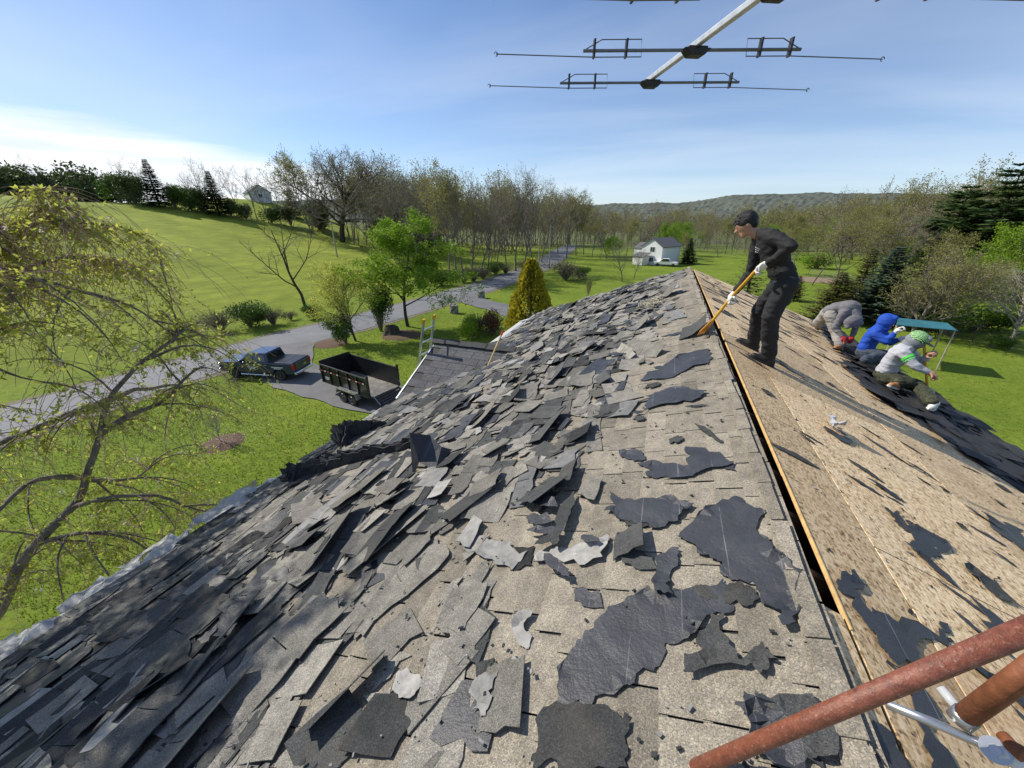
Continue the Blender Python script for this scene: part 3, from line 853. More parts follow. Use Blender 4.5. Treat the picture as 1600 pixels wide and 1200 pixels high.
BIG = [
 ('felt_sheet', [(868, 1102), (885, 1030), (915, 985), (950, 948), (1000, 925), (1040, 928), (1075, 920), (1130, 905), (1155, 925), (1145, 945), (1105, 965), (1070, 1000), (1040, 1005), (1005, 1045), (975, 1075), (925, 1103)], 'felt', 'largest torn black felt sheet, stretched across the pale shingles at the bottom centre', 'felt sheet'),
 ('felt_sheet', [(1060, 840), (1100, 800), (1150, 775), (1200, 800), (1203, 850), (1225, 870), (1255, 895), (1250, 950), (1245, 980), (1225, 985), (1222, 960), (1190, 945), (1175, 910), (1140, 905), (1130, 880), (1100, 870)], 'felt', 'wide torn black felt sheet reaching over to the ridge gap', 'felt sheet'),
 ('felt_sheet', [(1027, 870), (1062, 858), (1060, 880), (1050, 910), (1055, 935), (1025, 930)], 'felt', 'narrow tongue of black felt between the two big felt sheets', 'felt sheet'),
 ('shingle_scrap', [(1070, 1056), (1072, 1030), (1100, 1020), (1110, 960), (1130, 958), (1140, 1010), (1160, 1035), (1190, 1005), (1215, 1030), (1190, 1056)], 'torn_dark', 'dark granular shingle scrap torn to a point, right of the largest felt sheet', 'shingle scrap'),
 ('felt_sheet', [(1150, 1110), (1165, 1088), (1215, 1105), (1255, 1160), (1300, 1215), (1230, 1215), (1175, 1170)], 'felt', 'slanting felt sheet under the rusty pipe at the bottom', 'felt sheet'),
 ('shingle_scrap', [(1180, 1080), (1270, 1085), (1285, 1110), (1310, 1190), (1270, 1190), (1235, 1130), (1190, 1105)], 'torn_dark', 'dark shingle scrap half under the felt below the rusty pipe', 'shingle scrap'),
 ('felt_sheet', [(1035, 748), (1080, 712), (1110, 722), (1147, 722), (1095, 738)], 'felt', 'pointed black felt strip alone on pale shingles midway along the ridge', 'felt sheet'),
 ('felt_sheet', [(985, 650), (1010, 620), (1060, 605), (1105, 612), (1095, 622), (1040, 632)], 'felt', 'long thin felt strip lying below the shoveller', 'felt sheet'),
 ('felt_sheet', [(1000, 595), (1040, 570), (1105, 545), (1108, 556), (1060, 585)], 'felt', 'grey felt strip just below the lifted ridge shingles', 'felt sheet'),
 ('shingle_scrap', [(830, 1190), (850, 1105), (925, 1102), (985, 1125), (980, 1200), (905, 1215), (835, 1210)], 'torn_dark', 'broad dark green-grey shingle at the bottom edge, left of the rusty stain', 'shingle scrap'),
 ('shingle_scrap', [(615, 1075), (622, 1052), (650, 1055), (662, 1070), (650, 1090), (625, 1094)], 'torn_back', 'small round pale scrap beside the raised shingle', 'shingle scrap'),
 ('shingle_scrap', [(738, 1115), (742, 1070), (760, 1055), (780, 1050), (772, 1090), (760, 1120)], 'torn_back', 'upright pale grey scrap with a torn edge on brown shingles', 'shingle scrap'),
 ('shingle_scrap', [(812, 1010), (815, 962), (835, 960), (828, 990), (822, 1015)], 'torn_back', 'small grey tongue of shingle on the pale courses', 'shingle scrap'),
 ('felt_sheet', [(720, 860), (760, 838), (800, 850), (825, 862), (800, 892), (770, 875)], 'torn_back', 'pale torn sheet spread over the tangle left of the ridge band', 'felt sheet'),
 ('felt_sheet', [(838, 880), (845, 862), (890, 858), (950, 838), (952, 850), (905, 885)], 'torn_back', 'ragged grey strip just left of the standing tab', 'felt sheet'),
 ('felt_sheet', [(945, 800), (980, 780), (1050, 775), (1085, 790), (1060, 815), (1010, 818), (965, 812)], 'felt', 'black felt heap above the standing tab', 'felt sheet'),
]
for i, (nm, px_, mt, lab, cat) in enumerate(BIG):
    tag(traced(nm, px_, 'L', mt, 0.015 + 0.003 * (i % 4), 0.010, None, 40 + i), lab, cat)
def lone(name, s, y, size, a, rx, ry, h, mat, lab, cat='shingle', curl=0.0):
    mb = MB(); nq = 6
    for j in range(2):
        for i in range(nq + 1):
            u = i / nq - 0.5
            mb.v.append((u * size[0], (j - 0.5) * size[1] + 0.01 * sin(i * 2.1 + j), curl * (0.5 - u) ** 2))
    for i in range(nq): mb.f.append((i, i + 1, nq + 2 + i, nq + 1 + i)); mb.m.append(0); mb.t.append(0.4)
    o = mb.build(name, MATS[mat], tint=True)
    md = o.modifiers.new('thick', 'SOLIDIFY'); md.thickness = 0.005
    o.matrix_basis = ML(s, y, h, a) @ Matrix.Rotation(rx, 4, 'X') @ Matrix.Rotation(ry, 4, 'Y')
    return tag(o, lab, cat)
def sy(px, py): P = Lp(px, py); return (XR - P.x) / cos(TH), P.y
def lone_px(px, py, *a, **k): s, y = sy(px, py); return lone('loose_shingle', s, y, *a, **k)
def lone2(p0, p1, wd, ry, h, mat, lab, rx=0.0):
    (s0, y0_), (s1, y1_) = sy(*p0), sy(*p1); vs, vy = s1 - s0, -(y1_ - y0_)
    if vy < 0: vs, vy = -vs, -vy
    return lone('loose_shingle', (s0 + s1) / 2, (y0_ + y1_) / 2, (wd, sqrt(vs * vs + vy * vy)), atan2(-vs, vy), rx, ry, h, mat, lab)
lone_px(985, 855, (0.19, 0.20), 0.12, 0.1, 0.42, 0.055, 'torn_dark', 'dark tab tilted upright on the pale shingles, casting a shadow to its right')
lone2((490, 1160), (608, 1035), 0.115, 0.70, 0.075, 'torn_grey', 'long pale shingle raised on edge over a dark gap at lower left')
lone2((632, 1135), (738, 1012), 0.14, 0.04, 0.026, 'torn_grey', 'long granular shingle strip lying aslant right of the raised pale one')
lone2((780, 1150), (792, 1040), 0.20, 0.14, 0.034, 'torn_grey', 'squarish brown-grey shingle with a sharp shadow on its right edge')
lone2((545, 905), (668, 800), 0.16, 0.10, 0.07, 'torn_grey', 'long straight shingle strip lying diagonally in the tangle')
lone2((825, 800), (878, 760), 0.24, 0.32, 0.09, 'torn_dark', 'square green-grey tab tipped up over a dark hollow')
lone2((700, 822), (778, 760), 0.20, 0.14, 0.07, 'torn_dark', 'dark green-grey shingle slab lying aslant uphill of the standing flap')
# black flap standing up in the middle of the slope, and the mats peeled off the eave
def crumple(name, c, pts, faces, mat, lab, cat):
    mb = MB(); mb.add([c + V(p) for p in pts], faces)
    o = mb.build(name, MATS[mat], tint=True); md = o.modifiers.new('thick', 'SOLIDIFY'); md.thickness = 0.008
    return tag(o, lab, cat)
def LX(px, py, h): return Lp(px, py, h)
a0 = Lp(665, 735, 0.0); d_ = depth(a0)
def back(px, py, dd): r = ray(px, py); return ORG + r * dd
crumple('standing_flap', V(), [back(645, 745, d_), back(640, 676, d_ - 0.05), back(672, 680, d_ + 0.12), back(690, 698, d_ + 0.05), back(716, 705, d_ + 0.2), back(714, 738, d_ + 0.05), back(680, 735, d_ - 0.12), back(655, 722, d_ - 0.05)],
        [(0, 7, 2, 1), (7, 6, 3, 2), (6, 5, 4, 3)], 'felt', 'black felt flap standing up like a folded hood in the middle of the slope', 'felt flap')
def eave_mat(name, base_px, lab, seed, parts_=3):
    """ragged stack of shingles standing up off the eave, its shaded back to the ridge"""
    rng = random.Random(seed); mb = MB()
    for q in range(parts_):
        pts = smooth_path([tuple(Lp(px_, py_, 0.02)) + (hh_,) for px_, py_, hh_ in base_px], 0.05) if False else None
        P = [(Lp(px_, py_, 0.0), hh_) for px_, py_, hh_ in base_px]
        fine = []
        for (a, ha), (b_, hb) in zip(P, P[1:]):
            for k in range(6): fine.append((a.lerp(b_, k / 6), ha + (hb - ha) * k / 6))
        fine.append(P[-1]); n_ = len(fine); o_ = len(mb.v); lean = 0.35 + 0.5 * q
        for i, (p_, hh_) in enumerate(fine):
            top = hh_ * (1 - 0.15 * q) + rng.gauss(0, 0.02) * (hh_ > 0.06)
            for k in range(4):
                u = k / 3; mb.v.append((p_.x - lean * top * u - 0.05 * q + rng.gauss(0, 0.008), p_.y + rng.gauss(0, 0.01), p_.z + 0.01 + top * u * (1 - 0.18 * u)))
        for i in range(n_ - 1):
            for k in range(3): a = o_ + i * 4 + k; mb.f.append((a, a + 1, a + 5, a + 4)); mb.m.append(0); mb.t.append(0.2)
    o = mb.build(name, MATS['felt_dull'], tint=True); md = o.modifiers.new('thick', 'SOLIDIFY'); md.thickness = 0.012
    return tag(o, lab, 'shingle mat')
eave_mat('peeled_mat', [(452, 758, 0.10), (478, 745, 0.20), (510, 738, 0.15), (545, 728, 0.17), (590, 715, 0.16), (640, 702, 0.10), (690, 692, 0.03)], 'long black mat of shingles peeled up along the left eave', 4)
eave_mat('peeled_mat', [(540, 702, 0.12), (552, 690, 0.30), (570, 682, 0.32), (585, 672, 0.16), (605, 664, 0.05)], 'short black mat of shingles curled up at the eave nearest the trailer', 6)
# dark hollows where stacked shingles have lifted
for i, (px_, py_, wd, an, lab) in enumerate([(1000, 512, 0.5, 0.1, 'lifted shingle edge arching over a dark hollow below the shovel'), (972, 462, 0.42, 0.0, 'curled shingle lifted high near the far end of the slope'), (1045, 462, 0.5, 0.2, 'curled dark shingle arched beside pale straw near the far ridge'),
     (800, 627, 0.35, 0.3, 'small shingle rolled into a tube in mid slope'), (520, 850, 0.8, 0.35, 'bent shingle arching over a long black hollow at left'), (1085, 520, 0.55, -0.1, 'ridge shingles prised up by the shovel blade')]):
    s, y = sy(px_, py_)
    lone('lifted_shingle', s, y, (0.34, wd), an, 0.0, 0.0, 0.03, 'torn_dark' if i % 2 else 'torn_grey', lab, 'shingle', curl=[0.16, 0.2, 0.22, 0.14, 0.14, 0.14][i])
# crumbs, nails and flakes left by the tearing
mb = MB(); rq = random.Random(64)
for i in range(900):
    if i < 620:
        y = 0.3 + 6 * rq.random() ** 1.7; s = rq.uniform(0.1, 3.4); Mx = ML(s, y, 0.02 + (0.02 if s > s_min(y) else 0), rq.uniform(0, 6.28))
    else:
        y = 0.6 + 8 * rq.random() ** 1.5; s = rq.uniform(0.2, 3.0); Mx = MR(s, y, 0.004, rq.uniform(0, 6.28))
    k = rq.uniform(0.004, 0.016)
    mb.box(Mx.translation, (k * rq.uniform(0.6, 2.2), k, 0.004), Mx.to_3x3() @ eul(rq.gauss(0, 0.3), rq.gauss(0, 0.3), 0), m=rq.choice([0, 0, 1, 1, 1]), t=rq.random())
o = mb.build('roof_crumbs', [MATS['torn_back'], MATS['felt_dull'], MATS['cut_wood']], roof, tint=True); o['kind'] = 'stuff'; o.matrix_parent_inverse = Matrix.Identity(4)
# pale straw of an old nest
m = simple('straw', (0.48, 0.44, 0.33), 0.9, var=0.3)
mb = MB(); rr = random.Random(8); s, y = sy(1020, 478)
for i in range(130):
    M = ML(s + rr.gauss(0, 0.11), y + rr.gauss(0, 0.2), 0.05 + rr.random() * 0.07, rr.uniform(0, pi)); l = rr.uniform(0.05, 0.14)
    mb.tube([M @ V((-l, 0, 0)), M @ V((0, 0.01, 0.02)), M @ V((l, 0, rr.uniform(-.02, .02)))], 0.004, 3)
tag(mb.build('bird_nest', m), 'scattered pale straw of an old nest under lifted shingles near the far ridge', 'nest')

# ---- right slope: strand board panels, slot at the ridge, rafters in the slot
GAP0, GAP1 = 0.0, 0.13
rows_ = [(GAP1, 0.52), (0.528, 1.745), (1.753, 2.97), (2.978, SREN)]
for ri, (sa, sb) in enumerate(rows_):
    y = Y0 - (1.22 if ri % 2 else 0.0)
    while y < Y1:
        ya, yb = max(y + 0.004, Y0), min(y + 2.433, Y1)
        if yb - ya > 0.05:
            mb = MB(); mb.box(((sb - sa) / 2, 0, -0.006), (sb - sa, yb - ya, 0.012))
            o = mb.build('sheathing_panel', [MATS['osb']]); o.parent = roof; o.matrix_parent_inverse = Matrix.Identity(4)
            o.matrix_basis = MR(sa, (ya + yb) / 2, R.uniform(-0.0015, 0.0015))
        y += 2.44
mb = MB(); M = MR(0, 0, 0)
for (ya, yb) in [(1.35, Y1 - 0.1)]:
    mb.box((0, 0, 0), (0.006, yb - ya, 0.020)); o = mb.build('panel_edge', MATS['cut_wood'], roof); o.matrix_parent_inverse = Matrix.Identity(4); o.matrix_basis = MR(GAP1 - 0.002, (ya + yb) / 2, -0.005)
mb = MB(); mb.box((0, 0, 0), (0.10, 3.0, 0.012)); o = mb.build('ridge_filler', MATS['osb'], roof); o.matrix_parent_inverse = Matrix.Identity(4); o.matrix_basis = MR(0.058, Y0 + 1.5, -0.004)
rafter = MB(); rafter.box((1.02, 0, 0), (1.9, 0.038, 0.14)); rme = rafter.mesh('rafter', MATS['old_wood'])
y = Y0 + 0.4
while y < Y1:
    o = bpy.data.objects.new('rafter', rme); COL.objects.link(o); o.parent = roof; o.matrix_parent_inverse = Matrix.Identity(4); o.matrix_basis = MR(0.0, y, -0.115); y += 0.406
mb = MB(); mb.box((XR, (Y0 + Y1) / 2, ZR - 0.62), (1.6, Y1 - Y0 - 0.3, 0.02)); hpart(mb.build('attic_shade_sheet', MATS['attic_shade']))  # near-black sheet under the ridge slot; the attic's darkness is in its colour
# layered edge of old shingles along the ridge
rcm = []
for k in range(6):
    mb = MB(); mb.box((0, 0, 0), (0.055 + 0.010 * (k % 3), 0.30, 0.006), t=0.3 + 0.1 * k); rcm.append(mb.mesh('ridge_shingle', MATS['shingle'], tint=True))
for k in range(3):
    y = Y0 + 0.15
    while y < Y1 - 0.05:
        if R.random() < 0.9:
            o = bpy.data.objects.new('ridge_shingle', rcm[(0 if k < 1 else 3) + R.randrange(3)]); COL.objects.link(o); o.parent = roof; o.matrix_parent_inverse = Matrix.Identity(4)
            o.matrix_basis = ML(0.036 - 0.004 * k + R.uniform(-.006, .006), y, 0.016 + 0.0075 * k + R.uniform(0, 0.004), R.gauss(0, 0.03))
        y += R.uniform(0.285, 0.33) + (0.4 if R.random() < 0.06 else 0)

# black underlayment and old shingles still on the lower right slope
def xb_edge(y):
    pts = [(-2, 4.3), (2.5, 4.15), (4.0, 3.75), (5.2, 3.3), (6.0, 2.9), (7.0, 2.85), (8.0, 3.35), (9.5, 3.7), (11, 3.9), (13, 4.0)]
    for (a, u), (b_, v) in zip(pts, pts[1:]):
        if a <= y <= b_: return u + (v - u) * (y - a) / (b_ - a)
    return 4
ol = []; y = Y0
while y < Y1:
    ol.append(((xb_edge(y) - XR) / cos(TH) + 0.10 * noise.noise(V((y * 2.2, 0, 0))) + 0.06 * noise.noise(V((y * 9, 3, 0))), y)); y += 0.07
M = MR(0, 0, 0.004); Mi = M.inverted()
loc = [V((s, -y_)) for s, y_ in ol] ; 
loc = [V((s, (Mi @ MR(s, y_).translation).y)) for s, y_ in ol] + [V((SREN + 0.02, (Mi @ MR(1, Y1).translation).y)), V((SREN + 0.02, (Mi @ MR(1, Y0).translation).y))]
sheet('underlayment', loc, M, 0.004, 'felt_dull', 0.012, roof, 0.2)
R = random.Random(21); rest = MB(); cnt = 0
while cnt < 520:
    y = R.uniform(Y0, Y1); x = R.uniform(xb_edge(y) - 0.05, XE - 0.05); s = (x - XR) / cos(TH)
    vi = R.randrange(46)
    M = MR(s, y, 0.012 + R.random() * 0.05, R.gauss(0, 0.25)) @ Matrix.Rotation(R.gauss(0, 0.07), 4, 'X') @ Matrix.Rotation(R.gauss(0.0, 0.08), 4, 'Y')
    src = tmb[vi]; o_ = len(rest.v); rest.v += [tuple(M @ V(p)) for p in src.v]; cnt += 1
    rest.f += [tuple(q + o_ for q in f) for f in src.f]; mi = 0 if R.random() < 0.82 else 1; rest.m += [mi] * len(src.f); rest.t += [R.random() * 0.5] * len(src.f)
o = rest.build('old_shingle_layer', [MATS['felt_dull'], MATS['torn_dark_s']], roof, tint=True); o['kind'] = 'stuff'; o.matrix_parent_inverse = Matrix.Identity(4)

# felt remnants still stapled to the bare boards, and dark blades drawn for cast shadows
R = random.Random(33)
def scrap_outline(L_, W_, r):
    n = 9; top = []; bot = []
    for i in range(n):
        u = i / (n - 1); e = (sin(pi * min(1, max(0, u)) ** r.uniform(0.7, 1.3)) ** 0.8)
        top.append((W_ * 0.5 * e * r.uniform(0.5, 1.1), (u - 0.5) * L_)); bot.append((-W_ * 0.5 * e * r.uniform(0.5, 1.1), (u - 0.5) * L_))
    return top + bot[::-1][1:-1]
smesh = []
for i in range(14):
    r = random.Random(900 + i)
    o = sheet('felt_shadow_scrap', jag(scrap_outline(r.uniform(0.12, 0.4), r.uniform(0.035, 0.11), r), 0.08, r, 1), Matrix.Identity(4), 0.002, 'felt' if i % 3 else 'torn_dark', 0.006, None, 0.06, r)
    smesh.append(o.data); bpy.data.objects.remove(o)
cnt = 0
while cnt < 280:
    y = R.uniform(0.4, Y1 - 0.1); s = R.uniform(0.2, SREN)
    if XR + s * cos(TH) > xb_edge(y): continue
    if y < 7 and R.random() < 0.55: continue
    o = bpy.data.objects.new('felt_shadow_scrap', R.choice(smesh)); COL.objects.link(o); o.parent = roof; o.matrix_parent_inverse = Matrix.Identity(4)
    sc = R.uniform(0.4, 1.0) * (1.5 if y > 7 else 1.0)
    o.matrix_basis = MR(s, y, 0.002, R.gauss(1.05, 0.22)) @ Matrix.Diagonal((sc, sc * R.uniform(0.8, 1.4), 1, 1)); cnt += 1  # long axis follows the cast shadows that these flat dark blades imitate
R2 = random.Random(58); cnt = 0
while cnt < 46:                                                  # felt shreds on the upper left slope
    y = R2.uniform(1.2, 9.0); s = R2.uniform(0.18, 1.5)
    o = bpy.data.objects.new('felt_shadow_scrap', R2.choice(smesh)); COL.objects.link(o); o.parent = roof; o.matrix_parent_inverse = Matrix.Identity(4)
    sc = R2.uniform(0.5, 1.5)
    o.matrix_basis = ML(s, y, 0.015 + (0.05 if s > s_min(y) else 0), R2.gauss(1.2, 0.5)) @ Matrix.Rotation(R2.gauss(0, 0.03), 4, 'X') @ Matrix.Diagonal((sc * R2.uniform(1, 1.8), sc, 1, 1)); cnt += 1
for i, (px_, mt, lab) in enumerate([
    ([(1312, 895), (1330, 893), (1345, 940), (1360, 960), (1400, 975), (1480, 975), (1450, 1000), (1430, 1005), (1400, 1040), (1370, 1000), (1345, 965), (1340, 935), (1312, 925)], 'felt', 'bird shaped black felt remnant on the bare boards above the rusty pipe'),
    ([(1428, 820), (1480, 850), (1472, 872), (1430, 862)], 'felt', 'diamond shaped black felt remnant in the middle of the bare boards'),
    ([(1508, 878), (1560, 905), (1610, 960), (1560, 935), (1525, 905)], 'torn_dark', 'granular shingle strip lying on the bare boards at the right edge'),
    ([(1530, 800), (1600, 830), (1610, 868), (1560, 835)], 'felt', 'black felt triangle on the bare boards at the right edge of the picture'),
    ([(1380, 795), (1402, 800), (1425, 832), (1395, 815)], 'torn_dark', 'slim dark remnant up the slope from the diamond shaped one'),
    ([(1510, 930), (1545, 955), (1585, 990), (1545, 985)], 'felt', 'black felt remnant between the strip and the rusty pipe'),
    ([(1360, 1130), (1385, 1140), (1420, 1210), (1385, 1210)], 'felt', 'black felt tongue below the rusty pipe on the boards'),
    ([(1395, 1040), (1420, 1055), (1470, 1120), (1500, 1210), (1450, 1210), (1430, 1120)], 'felt', 'long black felt band running under the steel strap'),
    ([(1285, 668), (1300, 672), (1340, 697), (1315, 690)], 'felt', 'dark sheet laid as the cast shadow of the shred of clear plastic'),  # flat dark sheet standing in for the plastic's cast shadow
    ]):
    tag(traced('felt_shadow_remnant', px_, 'R', mt, 0.004, 0.006, None, 70 + i), lab, 'felt remnant')
# shred of clear plastic
m = simple('clear_plastic', (0.50, 0.51, 0.53), 0.15, var=0.1, spec=0.7)
o = traced('plastic_shred', [(1284, 660), (1300, 657), (1312, 668), (1306, 674), (1290, 668)], 'R', 'clear_plastic', 0.02, 0.05, None, 5); tag(o, 'crumpled shred of clear plastic on the bare boards', 'plastic')
# ================================================================ trees
bark_mat('bark_grey', (0.10, 0.088, 0.075), (0.22, 0.195, 0.165))
bark_mat('bark_dark', (0.040, 0.033, 0.028), (0.10, 0.085, 0.07))
bark_mat('bark_pale', (0.24, 0.21, 0.17), (0.40, 0.36, 0.30))
simple('twig_grey', (0.20, 0.168, 0.135), 0.9, var=0.3, scale=2)
simple('twig_red', (0.36, 0.235, 0.18), 0.85, var=0.35, scale=3)
leaf_mat('leaf_bud', (0.20, 0.195, 0.055), (0.35, 0.34, 0.105), 0.45)
leaf_mat('leaf_bright', (0.13, 0.25, 0.014), (0.30, 0.43, 0.035), 0.45)
leaf_mat('leaf_yellow', (0.30, 0.36, 0.05), (0.62, 0.62, 0.13), 0.6)
leaf_mat('leaf_green', (0.035, 0.085, 0.012), (0.11, 0.19, 0.025), 0.3)
leaf_mat('leaf_hedge', (0.035, 0.062, 0.016), (0.12, 0.16, 0.04), 0.25)
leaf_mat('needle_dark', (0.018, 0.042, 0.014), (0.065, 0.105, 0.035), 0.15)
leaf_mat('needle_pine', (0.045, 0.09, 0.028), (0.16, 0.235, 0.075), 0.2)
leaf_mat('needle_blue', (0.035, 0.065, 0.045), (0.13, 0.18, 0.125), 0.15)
leaf_mat('needle_olive', (0.055, 0.062, 0.014), (0.20, 0.18, 0.045), 0.2)
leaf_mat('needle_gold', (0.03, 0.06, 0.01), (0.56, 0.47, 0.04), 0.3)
leaf_mat('leaf_red', (0.055, 0.022, 0.018), (0.15, 0.06, 0.035), 0.3)
leaf_mat('leaf_greybush', (0.085, 0.08, 0.05), (0.18, 0.175, 0.10), 0.3)
leaf_mat('blossom', (0.55, 0.42, 0.42), (0.85, 0.76, 0.75), 0.4)

def rot_about(d, ang, az):
    a = d.orthogonal().normalized(); a = Matrix.Rotation(az, 3, d) @ a
    return (Matrix.Rotation(ang, 3, a) @ d).normalized()
def skeleton(seed, Ht, nc=(11, 6, 5, 3), ang=(48, 42, 40, 40), ratio=(0.62, 0.55, 0.5, 0.5), start=(0.28, 0.2, 0.15, 0.15), up=(0.0, 0.10, 0.08, 0.05), wander=0.10, r0=0.018, trunk_top=1.0, lean=(0, 0), droop=0.0):
    r = random.Random(seed); br = []; tips = []
    L0 = Ht * trunk_top
    def grow(p, d, L, rad, lev, az0):
        n = 6 if lev == 0 else (4 if lev == 1 else (3 if lev == 2 else 2))
        pts = [p.copy()]; rd = [rad]; dd = d.copy()
        for i in range(n):
            dd = dd + V((r.gauss(0, wander), r.gauss(0, wander), r.gauss(0, wander) + up[min(lev, len(up) - 1)] - droop * lev))
            dd.normalize(); pts.append(pts[-1] + dd * (L / n))
            rd.append(max(rad * (1 - (0.82 if lev < 3 else 0.7) * (i + 1) / n), 0.0035 * Ht / 10))
        br.append((pts, rd, lev))
        if lev < len(nc):
            k = max(1, int(nc[lev] * (1 if lev == 0 else r.uniform(0.7, 1.25))))
            for c in range(k):
                t_ = start[lev] + (1 - start[lev]) * ((c + r.random()) / k)
                x = t_ * n; i = min(int(x), n - 1); q = pts[i].lerp(pts[i + 1], x - i)
                dr = (pts[i + 1] - pts[i]).normalized()
                nd = rot_about(dr, radians(ang[lev] * r.uniform(0.65, 1.3)), az0 + c * 2.4 + r.uniform(-0.5, 0.5))
                l = L * ratio[lev] * (1.15 - 0.62 * t_) * r.uniform(0.75, 1.25)
                rr = rad * (1 - 0.82 * t_) * 0.62 + 0.001 * Ht
                grow(q, nd, l, min(rr, rad * 0.7), lev + 1, r.uniform(0, 6))
        else: tips.append((pts[-1], dd))
        if lev == len(nc): tips.append((pts[1], dd))
    grow(V((0, 0, 0)), V((lean[0], lean[1], 1)).normalized(), L0, Ht * r0, 0, r.uniform(0, 6))
    return br, tips
def quad(mb, c, d, up_, L, W, t_):
    s = d.cross(up_)
    if s.length < 1e-4: s = d.orthogonal()
    s = s.normalized() * W * 0.5; d = d.normalized() * L
    o = len(mb.v)
    mb.v += [tuple(c - s * 0.4), tuple(c + d * 0.5 - s), tuple(c + d), tuple(c + d * 0.5 + s)]
    mb.f.append((o, o + 1, o + 2, o + 3)); mb.m.append(0); mb.t.append(t_)
def rv(r): 
    z = r.uniform(-1, 1); a = r.uniform(0, 2 * pi); q = sqrt(1 - z * z); return V((q * cos(a), q * sin(a), z))
VAR = {}
def tree_variant(key, br, tips, bark, twig, leaf=None, nleaf=0, lsize=0.2, lspread=0.35, wood_lev=1, seed=1, sides=(8, 5, 3, 3, 3)):
    r = random.Random(seed); tr = MB(); cr = MB()
    for pts, rd, lev in br:
        if lev <= wood_lev: tr.tube(pts, rd, sides[min(lev, 4)], caps=False)
        else: cr.tube(pts, rd, 3, caps=False)
    nt_ = len(cr.f)
    if nleaf and tips:
        for i in range(nleaf):
            p, d = r.choice(tips)
            q = p + rv(r) * lspread * r.random() ** 0.6
            quad(cr, q, rv(r) + d * 0.3, rv(r), lsize * r.uniform(0.6, 1.3), lsize * r.uniform(0.45, 0.8), r.random())
            cr.m[-1] = 1
    tm_ = tr.mesh('trunk', MATS[bark], smooth=True)
    cm_ = cr.mesh('crown', [MATS[twig], MATS[leaf]] if leaf else [MATS[twig]], tint=True)
    zs = [v[2] for v in tr.v] + [v[2] for v in cr.v]
    VAR[key] = (tm_, cm_, max(zs), max(abs(v[0]) for v in cr.v))
for i in range(4):
    br, tp = skeleton(200 + i, 12, nc=(13, 6, 5, 3), ang=(38, 38, 42, 45), up=(0.0, 0.12, 0.08, 0.04), wander=0.09, r0=0.013, start=(0.22, 0.2, 0.15, 0.1))
    tree_variant('bare%d' % i, br, tp, 'bark_grey', 'twig_grey', 'leaf_bud', 500 if i % 2 else 180, 0.15, 0.25)
for i in range(4):
    br, tp = skeleton(240 + i, 13, nc=(12, 6, 5, 3), ang=(36, 38, 42, 45), up=(0.0, 0.12, 0.06, 0.04), wander=0.10, r0=0.012, start=(0.35, 0.2, 0.15, 0.1))
    tree_variant('bud%d' % i, br, tp, 'bark_grey', 'twig_grey', 'leaf_bud', 4200, 0.24, 0.55)
br, tp = skeleton(301, 14, nc=(19, 9, 7, 4), ang=(62, 45, 45, 45), ratio=(0.72, 0.55, 0.5, 0.5), up=(0, 0.05, 0.05, 0.03), wander=0.13, r0=0.024, start=(0.20, 0.25, 0.15, 0.1), trunk_top=0.80)
tree_variant('oak', br, tp, 'bark_dark', 'twig_grey', 'leaf_bud', 300, 0.14, 0.2)
br, tp = skeleton(321, 8, nc=(6, 5, 4, 3), ang=(50, 40, 42, 40), ratio=(0.75, 0.5, 0.5, 0.5), up=(0, 0.10, 0.05, 0.03), wander=0.10, r0=0.016, start=(0.14, 0.3, 0.2, 0.2), lean=(-0.10, 0.0))
tree_variant('sparse', br, tp, 'bark_dark', 'twig_grey', wood_lev=2)
br, tp = skeleton(331, 9, nc=(12, 7, 5, 3), ang=(52, 42, 45, 45), ratio=(0.58, 0.55, 0.5, 0.5), up=(0, 0.10, 0.05, 0.0), wander=0.10, r0=0.016, start=(0.22, 0.2, 0.1, 0.1), lean=(-0.06, 0))
tree_variant('bright', br, tp, 'bark_dark', 'twig_grey', 'leaf_bright', 24000, 0.18, 0.5)
br, tp = skeleton(341, 6, nc=(14, 7, 5, 3), ang=(34, 34, 38, 40), ratio=(0.70, 0.55, 0.5, 0.5), up=(0, 0.10, 0.06, 0.02), wander=0.10, r0=0.016, start=(0.10, 0.15, 0.1, 0.1), trunk_top=0.8, lean=(-0.12, 0))
tree_variant('willow', br, tp, 'bark_dark', 'twig_grey', 'leaf_yellow', 9500, 0.11, 0.28)
br, tp = skeleton(351, 6, nc=(20, 10, 6, 3), ang=(42, 30, 32, 35), ratio=(0.80, 0.55, 0.5, 0.5), up=(0, 0.12, 0.10, 0.05), wander=0.06, r0=0.017, start=(0.12, 0.15, 0.1, 0.1), trunk_top=0.72)
tree_variant('fan', br, tp, 'bark_grey', 'twig_grey', 'leaf_bud', 9000, 0.09, 0.20)
br, tp = skeleton(352, 6, nc=(18, 9, 6, 2), ang=(46, 32, 34, 35), ratio=(0.78, 0.55, 0.5, 0.5), up=(0, 0.10, 0.08, 0.05), wander=0.07, r0=0.018, start=(0.12, 0.15, 0.1, 0.1), trunk_top=0.75)
tree_variant('fanbare', br, tp, 'bark_pale', 'bark_pale', 'leaf_bud', 150, 0.10, 0.20)
br, tp = skeleton(361, 12, nc=(14, 7, 5, 3), ang=(50, 42, 45, 45), up=(0, 0.08, 0.05, 0.0), wander=0.1, r0=0.015, start=(0.2, 0.2, 0.1, 0.1))
tree_variant('springleaf', br, tp, 'bark_grey', 'twig_grey', 'leaf_bright', 12000, 0.27, 0.7)

